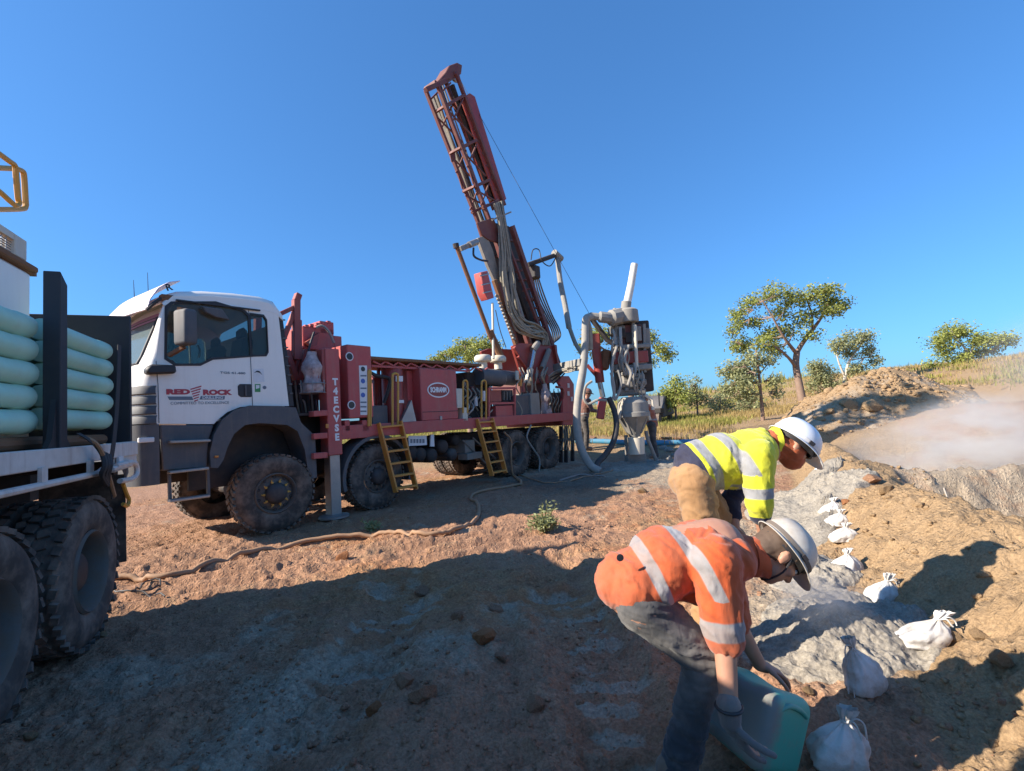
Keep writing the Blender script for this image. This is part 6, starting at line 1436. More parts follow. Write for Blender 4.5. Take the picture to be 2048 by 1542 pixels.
m, t_, b_, o_ = nodes('skin'); nn = noise(t_, 14, 4); t_.links.new(mix(t_, nn.outputs[0], (.36, .17, .11), (.50, .27, .18)), b_.inputs['Base Color']); b_.inputs['Roughness'].default_value = .55; b_.inputs['Subsurface Weight'].default_value = .05; M['skin'] = m
M['hair'] = mat('brown_hair', (.05, .03, .02), .7, 0, .2)
M['hat_dirty'] = mat('dirty_white_hard_hat', (.62, .59, .53), .4, 0, .6, (.36, .28, .21), 11, .0, .03); M['hat_clean'] = mat('white_hard_hat', (.74, .77, .82), .25, 0, .06, (.5, .45, .4), 6, 0, .02)
M['lens'] = mat('dark_lens', (.012, .01, .01), .12, 0, .05)

def head_prims(mb, c, B, sc=1.0, ears=True):
    """c: head centre, B columns = right, forward, up"""
    L = lambda r, f, u: Vector(c) + B @ Vector((r * sc, f * sc, u * sc))
    ellip(mb, L(0, -.005, .025), (.075 * sc, .095 * sc, .100 * sc), B); ellip(mb, L(0, .035, -.045), (.058 * sc, .058 * sc, .068 * sc), B); ellip(mb, L(0, .055, -.085), (.034 * sc, .034 * sc, .03 * sc), B)
    capsule(mb, L(0, .086, .012), L(0, .110, -.030), .009 * sc, .015 * sc); capsule(mb, L(-.014, .096, -.034), L(.014, .096, -.034), .010 * sc, .010 * sc)
    capsule(mb, L(-.035, .078, .030), L(.035, .078, .030), .014 * sc, .014 * sc)
    capsule(mb, L(-.018, .083, -.060), L(.018, .083, -.060), .009 * sc, .009 * sc)
    for s_ in (-1, 1):
        ellip(mb, L(.045 * s_, .062, -.018), (.022 * sc, .022 * sc, .020 * sc), B)
        if ears: ellip(mb, L(.080 * s_, -.012, -.012), (.011 * sc, .021 * sc, .033 * sc), B); capsule(mb, L(.083 * s_, -.024, .008), L(.084 * s_, -.022, -.030), .008 * sc, .007 * sc)
def hard_hat(parent, c, B, mat_, sc=1.0, tilt=0.0):
    L = lambda r, f, u: tuple(Vector(c) + B @ Vector((r * sc, f * sc, u * sc)))
    rows = []; n = 40
    for i in range(13):
        a = math.pi / 2 * i / 12; row = []
        for k in range(n + 1):
            b = 2 * math.pi * k / n; ridge = .006 * math.exp(-((math.cos(b)) / .16) ** 2) * math.cos(a) ** .5 if i else .006
            rr_ = math.sin(a) ** .86; row.append(L((.112 + ridge * .3) * rr_ * math.cos(b), .138 * rr_ * math.sin(b), .125 * math.cos(a) ** .9 + ridge * (1 if i < 10 else .4)))
        rows.append(row)
    for ex, dz in ((.006, -.004), (.018, -.010), (.020, -.014)):
        row = []
        for k in range(n + 1):
            b = 2 * math.pi * k / n; peak = max(0, math.sin(b)) ** 2.2 * .052 * (ex / .02)
            row.append(L((.112 + ex) * math.cos(b), (.138 + ex) * math.sin(b) + peak, dz - peak * .35))
        rows.append(row)
    o = MB().sheet(rows).build('hard_hat', mat_, parent, smooth=55, thick=.003)
    bd = []
    for z in (.004, .022): bd.append([L(.1145 * math.cos(b), .1405 * math.sin(b), z) for b in np.linspace(0, 2 * math.pi, n + 1)])
    MB().sheet(bd).build('hat_band', M['sticker'] if mat_ == M['hat_clean'] else M['rim'], o, thick=.002)
    ln = MB().lathe([(0, 0), (.098, 0), (.102, .02), (.09, .02), (0, .018)], (0, 0, 0), (0, 0, 1), 24)
    MB().sheet([[L(.098 * math.cos(b), .122 * math.sin(b), z) for b in np.linspace(0, 2 * math.pi, 25)] for z in (-.030, .01)]).build('sweat_band', M['black'], o, thick=.003)
    for s_ in (-1, 1): MB().box(L(.118 * s_, .02, .012), (.012 * sc, .03 * sc, .018 * sc), B).build('hat_clip', M['black'], o)
    return o
def hand_prims(mb, wrist, d, palm_n, side, size=1.0, curl=.5, thumb=True):
    """d: along the hand, palm_n: palm faces this way, side: towards the thumb"""
    d, palm_n, side = Vector(d).normalized(), Vector(palm_n).normalized(), Vector(side).normalized(); w_ = Vector(wrist); s = size
    B = Matrix((side, d, palm_n)).transposed()
    ellip(mb, w_ + d * .048 * s, (.041 * s, .056 * s, .017 * s), B); capsule(mb, w_ - d * .01 * s, w_ + d * .03 * s, .026 * s, .026 * s)
    for i, (off, ln) in enumerate(((.030, .072), (.010, .082), (-.011, .076), (-.030, .058))):
        p = w_ + d * (.088 - abs(off) * .2) * s + side * off * s; a = 0; capsule(mb, w_ + d * .05 * s + side * off * .8 * s, p, .0105 * s, .0098 * s)
        for k, f in enumerate((.45, .32, .23)):
            a += curl * (.75 + .12 * i * (k == 0)); q = p + (d * math.cos(a) + palm_n * math.sin(a) + side * off * .6) .normalized() * ln * f * s * 1.05; capsule(mb, p, q, (.0098 - .0008 * k) * s, (.0092 - .0008 * k) * s); p = q
    p = w_ + d * .025 * s + side * .032 * s
    for k, (f, a) in enumerate(((.040, .35), (.034, .7), (.026, 1.0))):
        q = p + (side * math.cos(a) * .8 + d * .75 + palm_n * math.sin(a) * .8).normalized() * f * s; capsule(mb, p, q, (.0125 - .001 * k) * s, (.0115 - .001 * k) * s); p = q
def folds(P, amp, scale, direction, seed, axis2=None):
    d = np.array(direction) / np.linalg.norm(direction); q1 = np.cross(d, (0, 1.0, 0)); q1 /= np.linalg.norm(q1)
    a, b, c = P @ d, P @ q1, P[:, 1]; w1 = fbm(a * 7, b * 7 + c * 7, 3, seed + 1)
    r1 = 1 - np.abs(fbm(a * scale * .55 + 1.2 * w1, (b + .6 * c) * 5.5, 3, seed)) * 3.2; r2 = 1 - np.abs(fbm(a * scale * 1.2 + w1, (b - .5 * c) * 9, 3, seed + 3)) * 3.2
    return amp * (1.15 * np.clip(r1, -.2, 1) ** 1 * np.clip(.5 + w1 * 1.4, .1, 1) + .55 * np.clip(r2, -.2, 1) - .5)
def folds_old(P, amp, scale, direction, seed, axis2=None):
    q = P @ np.array(direction) * scale; n = fbm(P[:, 0] * 6 + P[:, 1] * 3, P[:, 2] * 6 + P[:, 1] * 2, 3, seed)
    n2 = fbm(P[:, 0] * 14, P[:, 2] * 14 + P[:, 1] * 9, 3, seed + 7)
    r = np.sin(q + 5 * n); r = np.sign(r) * np.abs(r) ** .8
    return amp * (.65 * r * (.4 + .9 * np.clip(n + .5, 0, 1)) + .8 * n2)

class Figure:
    def __init__(s, name, label, foot, Y): 
        s.b = np.array(foot, float); s.Y = Y; s.root = thing(name, label, 'person', tuple(s.b))
    def p(s, px, py, dy=0.0): return Vector(PD(px, py, s.Y + dy) - s.b)

# ---- man in orange, bent right over, gripping the drum
OY = 2.0
fp = PD(1345, 1600, OY); fp[2] = gz(fp[0], fp[1])
og = Figure('person', 'person in orange hi vis shirt and dirty hard hat bent over a turquoise drum', fp, OY); P_ = og.p
hipN, hipF = P_(1284, 1212, -.08), P_(1280, 1208, .10); kneeN, kneeF = P_(1412, 1312, -.10), P_(1404, 1306, .14)
ankN = P_(1352, 1560, -.08); ankN.z = max(ankN.z, .06); ankF = Vector(GP(1386, 1432, 0.0) - og.b); ankF.z = .09
shN, shF = P_(1432, 1122, -.17), P_(1440, 1098, .18); elN, elF = P_(1448, 1262, -.19), P_(1470, 1240, .24); wrN, wrF = P_(1460, 1440, -.26), P_(1520, 1330, .26)
neck0, hc = P_(1478, 1098, 0), P_(1556, 1106, 0)
Bh = Matrix((Vector((0, -1, 0)), Vector((.50, 0, -.86)), Vector((.86, 0, .50)))).transposed()
body = MB()
for a, b, r0, r1 in ((hipN, kneeN, .085, .060), (kneeN, ankN, .055, .040), (hipF, kneeF, .085, .060), (kneeF, ankF, .055, .040), (shN, elN, .048, .042), (elN, wrN, .043, .029), (shF, elF, .048, .042), (elF, wrF, .042, .029),
                     (hipN, hipF, .10, .10), (P_(1262, 1178), P_(1345, 1115), .11, .12), (P_(1345, 1115), P_(1430, 1095), .12, .12), (shN, shF, .062, .062), (neck0, hc - Bh @ Vector((0, .02, .05)), .058, .054)):
    capsule(body, a, b, r0, r1)
head_prims(body, hc, Bh)
hand_prims(body, wrF, Vector((.9, 0, -.4)), Vector((-.3, 0, -.9)), Vector((0, -1, .1)), 1.0, .5)
hand_prims(body, wrN, Vector((.35, .1, -.9)), Vector((.85, .1, .35)), Vector((.2, -.9, .1)), .95, .35)
for an, dx in ((ankN, .15), (ankF, .15)): capsule(body, an, an + Vector((.13, 0, -.035)), .038, .03)
bo = grow('body', body, .0075, M['skin'], og.root, 3)
ax_o = np.array([.927, 0, .375]); hip_o = np.array(P_(1255, 1195, 0))
sh_ = MB()
ellip(sh_, P_(1270, 1160), (.135, .175, .125)); ellip(sh_, P_(1330, 1122), (.155, .18, .140)); ellip(sh_, P_(1400, 1106), (.150, .185, .125)); ellip(sh_, P_(1450, 1108), (.10, .19, .10))
capsule(sh_, P_(1245, 1160), P_(1420, 1088), .115, .095); capsule(sh_, P_(1330, 1150), P_(1410, 1170), .11, .07)
capsule(sh_, P_(1232, 1150), P_(1268, 1166), .062, .12); ellip(sh_, P_(1300, 1158), (.135, .175, .105)); capsule(sh_, P_(1390, 1180, -.04), P_(1402, 1200, -.02), .07, .03)
capsule(sh_, shN, elN + Vector((-.005, 0, .03)), .093, .079); capsule(sh_, elN + Vector((-.005, 0, .03)), elN + Vector((0, 0, -.025)), .079, .072); capsule(sh_, shF, elF, .09, .07); capsule(sh_, shN, shF, .095, .095)
capsule(sh_, P_(1460, 1105), P_(1502, 1108), .09, .075); capsule(sh_, P_(1495, 1108), P_(1512, 1122), .072, .068)
def o_attr(P):
    s_ = (P - hip_o) @ ax_o; arm = (P[:, 2] < (shN.z - .12)) & (P[:, 0] > elN.x - .10) & (P[:, 1] < .02 - .05)
    st = np.maximum(np.clip(1.0 - np.abs(s_ - .125) / .046, 0, 1), np.clip(1 - np.abs(s_ - .285) / .046, 0, 1)); st = np.where(arm, 0, st)
    q = (P - np.array(shN)) @ np.array((elN - shN).normalized()); L = (elN - shN).length
    st = np.maximum(st, np.where(arm, np.clip(1 - np.abs(q - L * .94) / .07, 0, 1), 0))
    return {'stripe': st, 'dirt': np.clip(.30 - s_ * 1.2, 0, .5) + .15 * (P[:, 2] < hip_o[2] - .02)}
so = grow('shirt', sh_, .0075, M['hi_orange'], og.root, 5, lambda P: folds(P, .0085, 22, (.85, .15, .45), 101) - .012 * np.exp(-(((P - np.array(P_(1400, 1180, -.1))) ** 2).sum(1)) / .006) * 0, o_attr)
tr = MB()
capsule(tr, hipN, hipF, .098, .098); ellip(tr, P_(1276, 1204), (.095, .14, .085))
for h, k, a, dr in ((hipN, kneeN, ankN, 0), (hipF, kneeF, ankF, 0)):
    capsule(tr, h, k, .105, .078); capsule(tr, k, k.lerp(a, .5), .079, .070); capsule(tr, k.lerp(a, .5), a + Vector((0, 0, .0)), .070, .074)
grow('trousers', tr, .0075, M['jeans'], og.root, 4, lambda P: folds(P, .008, 34, (.3, .1, .95), 111), lambda P: {'dirt': np.clip(.5 - np.abs(P[:, 2] - kneeN.z) * 1.6, .05, .5) })
for an in (ankN, ankF):
    b_ = MB(); capsule(b_, an + Vector((-.02, 0, .04)), an + Vector((-.02, 0, -.02)), .056, .05); capsule(b_, an + Vector((-.03, 0, -.015)), an + Vector((.15, 0, -.028)), .046, .043); grow('boot', b_, .009, M['boot'], og.root, 3, None, lambda P: {'dirt': np.full(len(P), .4)})
gl = MB(); hand_prims(gl, wrN, Vector((.35, .1, -.9)), Vector((.85, .1, .35)), Vector((.2, -.9, .1)), 1.12, .35); capsule(gl, wrN - Vector((.0, 0, -.05)), wrN, .042, .037)
grow('glove', gl, .0045, M['glove'], og.root, 2, None, lambda P: {'dirt': np.full(len(P), .35)})
MB().tube([tuple(wrN + Vector((.043 * math.cos(a), .043 * math.sin(a), .045))) for a in np.linspace(0, 6.283, 20)], .006, 6, False).build('glove_cuff', M['black'], og.root)
hr = MB(); L = lambda r, f, u: hc + Bh @ Vector((r, f, u))
ellip(hr, L(0, -.03, .02), (.080, .080, .088), Bh); ellip(hr, L(0, -.055, -.03), (.066, .050, .06), Bh)
for s_ in (-1, 1): capsule(hr, L(.074 * s_, .02, .02), L(.072 * s_, .018, -.02), .012, .008)
grow('hair', hr, .006, M['hair'], og.root, 2, lambda P: .004 * fbm(P[:, 0] * 60, P[:, 2] * 60, 2, 5))
hard_hat(og.root, L(0, 0, .035), Bh, M['hat_dirty'], .88)
MB().sheet([[tuple(P_(1500 + 8 * k, 1108 + 8 * k, 0) + Vector((.01 * k, (.078 - .004 * k) * math.sin(a), (.074 - .003 * k) * math.cos(a)))) for a in np.linspace(-2.6, 2.6, 18)] for k in (0, 1, 2)]).build('collar', M['hi_orange'], og.root, smooth=60, thick=.004)
for s_ in (-1, 1):
    e_ = MB(); ellip(e_, L(.032 * s_, .078, .005), (.012, .012, .012), Bh, 10); e_.build('eye', M['sticker'], og.root, smooth=80)
MB().tube(bez([L(.082, -.01, .03), L(.078, .03, -.05), L(0, .05, -.118), L(-.078, .03, -.05), L(-.082, -.01, .03)], 5), .004, 5).build('chin_strap', M['black'], og.root)
sv = np.array([tuple(v.co) for v in so.data.vertices]); bp_ = np.array(P_(1240, 1115, -.15)); sv = sv[(np.abs(sv[:, 0] - bp_[0]) < .012) & (np.abs(sv[:, 2] - bp_[2]) < .012)]; badge = tuple(sv[np.argmin(sv[:, 1])] - np.array([0, .001, 0])) if len(sv) else tuple(bp_)
MB().lathe([(0, 0), (.012, 0), (.014, .003), (0, .004)], badge, (0, -1, 0), 12).build('shirt_badge', M['black'], og.root)
# ---- turquoise drum
dp = PD(1502, 1428, 2.02)
drum = thing('plastic_drum', 'turquoise plastic drum with a grey dirty side held by the person in orange', 'drum', tuple(dp))
def rounded_box(sx, sy, sz, r, n=5):
    bm = bmesh.new(); bmesh.ops.create_cube(bm, size=1)
    for v in bm.verts: v.co = Vector((v.co.x * sx, v.co.y * sy, v.co.z * sz))
    bmesh.ops.bevel(bm, geom=bm.edges[:], offset=r, segments=n, profile=.5, affect='EDGES'); return bm
bm = rounded_box(.36, .31, .33, .06)
bmesh.ops.subdivide_edges(bm, edges=[e for e in bm.edges if e.calc_length() > .08], cuts=6, use_grid_fill=True)
for v in bm.verts:      # tapers a little to the back and its sides sag in
    k = .5 - v.co.x / .34; v.co.y *= 1 - .12 * k; v.co.z *= 1 - .10 * k
    v.co.z += -.016 * math.exp(-((v.co.x - .02) / .07) ** 2) * (1 if v.co.z > .1 else 0)
me = bpy.data.meshes.new('drum_shell'); bmesh.ops.recalc_face_normals(bm, faces=bm.faces); bm.to_mesh(me); bm.free(); me.polygons.foreach_set('use_smooth', [True] * len(me.polygons))
m, t_, b_, o_ = nodes('turquoise_drum'); co = N(t_, 'ShaderNodeTexCoord').outputs['Object']; sx = N(t_, 'ShaderNodeSeparateXYZ'); t_.links.new(co, sx.inputs[0]); nn = noise(t_, 7, 6, .7); n3 = noise(t_, 30, 4, .7)
side_f = ramp(t_, math_(t_, 'ADD', math_(t_, 'MULTIPLY', sx.outputs[1], -3.6), math_(t_, 'MULTIPLY', math_(t_, 'SUBTRACT', nn.outputs[0], .5), .5)), .30, .48).outputs[0]   # the side that was dragged through dust
dirt_ = math_(t_, 'MAXIMUM', math_(t_, 'MULTIPLY', side_f, .97), math_(t_, 'MULTIPLY', ramp(t_, n3.outputs[0], .5, .8).outputs[0], .35))
cc = mix(t_, dirt_, (.05, .36, .28), (.22, .21, .19)); t_.links.new(cc, b_.inputs['Base Color']); b_.inputs['Roughness'].default_value = .5; b_.inputs['Subsurface Weight'].default_value = .08; bump(t_, b_, n3.outputs[0], .15, .004)
me.materials.append(m); shl = link('drum_shell', me, drum)
MB().tube(bez([(.168, -.10, .10), (.178, -.06, .125), (.18, .02, .12), (.178, .08, .10)], 6), .012, 8).build('drum_rim', M['drum'], drum, smooth=60)
MB().box((.169, .03, .02), (.012, .030, .12)).build('handle_slot', M['black'], drum, bevel=.004)
for z in (-.09, .09): MB().bx(-.12, .10, -.146, -.140, z - .006, z + .006).build('moulded_rib', M['drum_dirty'], drum)
MB().lathe([(.05, 0), (.056, 0), (.056, .03), (.05, .03)], (-.17, 0, .08), (-1, 0, 0), 16).build('neck_ring', M['drum_dirty'], drum)
drum.scale = (.9, .9, .9)
drum.rotation_euler = (rad(-26), rad(4), rad(-62))

# ---- man in yellow behind him
YY = 2.85
fp = PD(1400, 1290, YY); fp[2] = gz(fp[0], fp[1])
ye = Figure('person', 'person in yellow hi vis shirt, tan trousers and orange face cover bending down', fp, YY); P_ = ye.p
hipN, hipF = P_(1388, 962, -.09), P_(1384, 958, .10); kneeN, kneeF = P_(1418, 1110, -.10), P_(1478, 1104, .14); ankN, ankF = Vector((-.02, -.10, .09)), Vector((.14, .18, .09))
shN, shF = P_(1518, 908, -.19), P_(1512, 912, .18); elN, elF = P_(1518, 1005, -.20), P_(1462, 1000, .12); wrN, wrF = P_(1530, 1085, -.10), P_(1470, 1052, .05)
neck0, hc = P_(1540, 888, 0), P_(1583, 892, 0)
Bh = Matrix((Vector((0, -1, 0)), Vector((.72, 0, -.69)), Vector((.69, 0, .72)))).transposed()
body = MB()
for a, b, r0, r1 in ((hipN, kneeN, .085, .060), (kneeN, ankN, .055, .040), (hipF, kneeF, .085, .060), (kneeF, ankF, .055, .040), (shN, elN, .048, .042), (elN, wrN, .042, .028), (shF, elF, .048, .042), (elF, wrF, .042, .028),
                     (hipN, hipF, .10, .10), (P_(1390, 950), P_(1455, 925), .11, .12), (P_(1455, 925), P_(1520, 900), .12, .11), (shN, shF, .062, .062), (neck0, hc - Bh @ Vector((0, .02, .05)), .058, .054)):
    capsule(body, a, b, r0, r1)
head_prims(body, hc, Bh)
hand_prims(body, wrF, Vector((.25, 0, -1)), Vector((.9, .1, .2)), Vector((.1, -1, 0)), 1.0, .3); hand_prims(body, wrN, Vector((.2, 0, -1)), Vector((.9, 0, .2)), Vector((.1, 1, 0)), 1.0, .3)
for an in (ankN, ankF): capsule(body, an, an + Vector((.13, 0, -.035)), .038, .03)
grow('body', body, .0075, M['skin'], ye.root, 3)
sh_ = MB(); hip_y = np.array(P_(1385, 945)); ax_y = np.array([.93, 0, .37])
ellip(sh_, P_(1396, 935), (.135, .18, .14)); ellip(sh_, P_(1445, 915), (.15, .185, .15)); ellip(sh_, P_(1500, 900), (.14, .19, .13)); capsule(sh_, P_(1390, 920), P_(1515, 885), .12, .09); capsule(sh_, P_(1420, 945), P_(1470, 950), .11, .08)
capsule(sh_, shN, elN, .088, .075); capsule(sh_, elN, P_(1520, 1030, -.18), .075, .062); capsule(sh_, shF, elF, .085, .062); capsule(sh_, elF, elF.lerp(wrF, .6), .06, .048); capsule(sh_, shN, shF, .09, .09); capsule(sh_, P_(1525, 892), P_(1545, 888), .075, .068)
def y_attr(P):
    s_ = (P - hip_y) @ ax_y; arm = (P[:, 2] < shN.z - .11) & (P[:, 0] > shN.x - .12) & (P[:, 1] < -.05); farm = (P[:, 2] < P_(1460, 985).z) & (P[:, 1] > -.02) & (P[:, 0] > P_(1430, 1000).x)
    st = np.maximum(np.clip(1 - np.abs(s_ - .085) / .06, 0, 1), np.clip(1 - np.abs(s_ - .225) / .06, 0, 1)); st = np.where(arm | farm, 0, st)
    q = P_(1515, 972).z - P[:, 2]; st = np.maximum(st, np.where(arm, np.clip(1 - np.abs(q) / .055, 0, 1), 0))
    nav = np.where(arm, np.clip((P_(1515, 1018).z - P[:, 2]) / .01 + .5, 0, 1), np.clip((.030 - s_) / .01 + .5, 0, 1)); nav = np.where(farm, 1, nav)
    return {'stripe': st, 'second': nav, 'dirt': np.zeros(len(P))}
grow('shirt', sh_, .008, M['hi_yellow'], ye.root, 5, lambda P: folds(P, .009, 22, (.85, .15, .45), 131), y_attr)
tr = MB(); capsule(tr, hipN, hipF, .115, .115); ellip(tr, P_(1380, 962), (.12, .165, .12))
for h, k, a in ((hipN, kneeN, ankN), (hipF, kneeF, ankF)): capsule(tr, h, k, .112, .088); capsule(tr, k, a, .085, .08)
grow('trousers', tr, .01, M['tan_trouser'], ye.root, 4, lambda P: folds(P, .008, 30, (.2, .3, .9), 141), lambda P: {'dirt': np.full(len(P), .1)})
for an in (ankN, ankF):
    b_ = MB(); capsule(b_, an + Vector((-.02, 0, .04)), an + Vector((-.02, 0, -.02)), .056, .05); capsule(b_, an + Vector((-.03, 0, -.015)), an + Vector((.15, 0, -.028)), .046, .043); grow('boot', b_, .01, M['boot'], ye.root, 3, None, lambda P: {'dirt': np.full(len(P), .4)})
L = lambda r, f, u: hc + Bh @ Vector((r, f, u))
gm = MB(); ellip(gm, L(0, .0, -.025), (.087, .098, .075), Bh); ellip(gm, L(0, .045, -.055), (.066, .072, .07), Bh); capsule(gm, L(0, -.03, -.03), neck0 + Vector((.015, 0, .005)), .082, .082)
grow('face_cover', gm, .007, M['gaiter'], ye.root, 3, lambda P: folds(P, .005, 60, (.6, .2, .7), 151), lambda P: {'dirt': np.zeros(len(P))})
hard_hat(ye.root, L(0, 0, .035), Bh, M['hat_clean'], 1.04)
sg = MB()
for s_ in (-1, 1): sg.box(L(.034 * s_, .096, .008), (.052, .014, .036), Bh); sg.beam(L(.066 * s_, .09, .014), L(.086 * s_, -.01, .014), .006, .012)
sg.build('sunglasses', M['lens'], ye.root, bevel=.005)
cl = MB().sheet([[tuple(neck0 + Vector((.01 + .03 * k, .085 * math.sin(a), .085 * math.cos(a) + .02 * k))) for a in np.linspace(-2.2, 2.2, 14)] for k in (0, 1)]).build('collar', M['hi_yellow'], ye.root, thick=.004)

# ---- far figures by the cyclone
def standing(label, px, py_foot, py_top, Y, shirt, trouser, hat, pose, facing=0.0):
    foot = PD(px, py_foot, Y); g = gz(foot[0], foot[1]); f = thing('person', label, 'person', (foot[0], foot[1], g)); top = PD(px, py_top, Y)[2] - g; s = top / 1.80
    f.rotation_euler = (0, 0, facing); V = lambda x, y, z: Vector((x * s, y * s, z * s)); lean = pose
    hn, hf = V(0, -.09, .92), V(0, .09, .92); kn, kf = V(.04, -.10, .49), V(-.02, .12, .49); an, af = V(0, -.10, .08), V(-.08, .13, .08); sn, sf = V(lean, -.20, 1.42), V(lean, .20, 1.42)
    en, ef = V(lean + .08, -.24, 1.14), V(lean + .10, .24, 1.16); wn, wf = V(lean + .30, -.20, 1.10), V(lean + .30, .16, 1.14); hc = V(lean * 1.2 + .03, 0, 1.63)
    b = MB()
    for a, c, r0, r1 in ((hn, kn, .08, .055), (kn, an, .052, .04), (hf, kf, .08, .055), (kf, af, .052, .04), (sn, en, .047, .04), (en, wn, .04, .028), (sf, ef, .047, .04), (ef, wf, .04, .028), (hn, hf, .1, .1), (V(0, 0, .95), V(lean * .8, 0, 1.3), .12, .13), (sn, sf, .065, .065), (V(lean, 0, 1.42), hc, .055, .05)): capsule(b, a, c, r0 * s, r1 * s)
    Bz = Matrix((Vector((0, -1, 0)), Vector((1, 0, -.15)).normalized(), Vector((.15, 0, 1)).normalized())).transposed(); head_prims(b, hc, Bz, s)
    for w_ in (wn, wf): hand_prims(b, w_, Vector((.9, 0, -.3)), Vector((0, 0, -1)), Vector((0, 1, 0)), s, .5)
    grow('body', b, .012, M['skin'], f.id_data if False else f, 2)
    q = MB(); capsule(q, V(0, 0, .95), V(lean * .8, 0, 1.32), .165 * s, .17 * s); capsule(q, sn, sf, .085 * s, .085 * s); capsule(q, sn, en, .075 * s, .062 * s); capsule(q, en, en.lerp(wn, .85), .06 * s, .05 * s); capsule(q, sf, ef, .075 * s, .062 * s); capsule(q, ef, ef.lerp(wf, .85), .06 * s, .05 * s)
    grow('shirt', q, .016, shirt, f, 3, lambda P: folds(P, .01, 20, (.2, .3, .9), 161), lambda P: {'stripe': np.clip(1 - np.abs(P[:, 2] - 1.06 * s) / .05, 0, 1), 'dirt': np.full(len(P), .25), 'second': np.zeros(len(P))})
    q = MB(); capsule(q, hn, hf, .13 * s, .13 * s)
    for h, k, a in ((hn, kn, an), (hf, kf, af)): capsule(q, h, k, .115 * s, .085 * s); capsule(q, k, a, .082 * s, .075 * s)
    grow('trousers', q, .016, trouser, f, 3, lambda P: folds(P, .008, 25, (.2, .3, .9), 171), lambda P: {'dirt': np.full(len(P), .2)})
    for a in (an, af): q = MB(); capsule(q, a + V(-.02, 0, 0), a + V(.15, 0, -.03), .05 * s, .045 * s); grow('boot', q, .014, M['boot'], f, 2, None, lambda P: {'dirt': np.full(len(P), .4)})
    hard_hat(f, hc + Bz @ Vector((0, 0, .035 * s)), Bz, hat, s)
    return f
M['shirt_orange_dark'] = cloth_mat('faded_orange_shirt', (.42, .085, .025), dirt_amt=.4); M['shirt_maroon'] = cloth_mat('brown_red_shirt', (.16, .04, .025), dirt_amt=.3)
M['hat_brown'] = mat('dirty_red_hard_hat', (.20, .06, .045), .5, 0, .4)
standing('person in orange and dark trousers working close behind the cyclone cone', 1309, 908, 786, 13.9, M['shirt_orange_dark'], M['dark_trouser'], M['hat_dirty'], .10, rad(150))
standing('person in dark red brown clothes behind the looped hose at the rig\'s rear', 1169, 876, 776, 15.6, M['shirt_maroon'], M['dark_trouser'], M['hat_brown'], .12, rad(10))

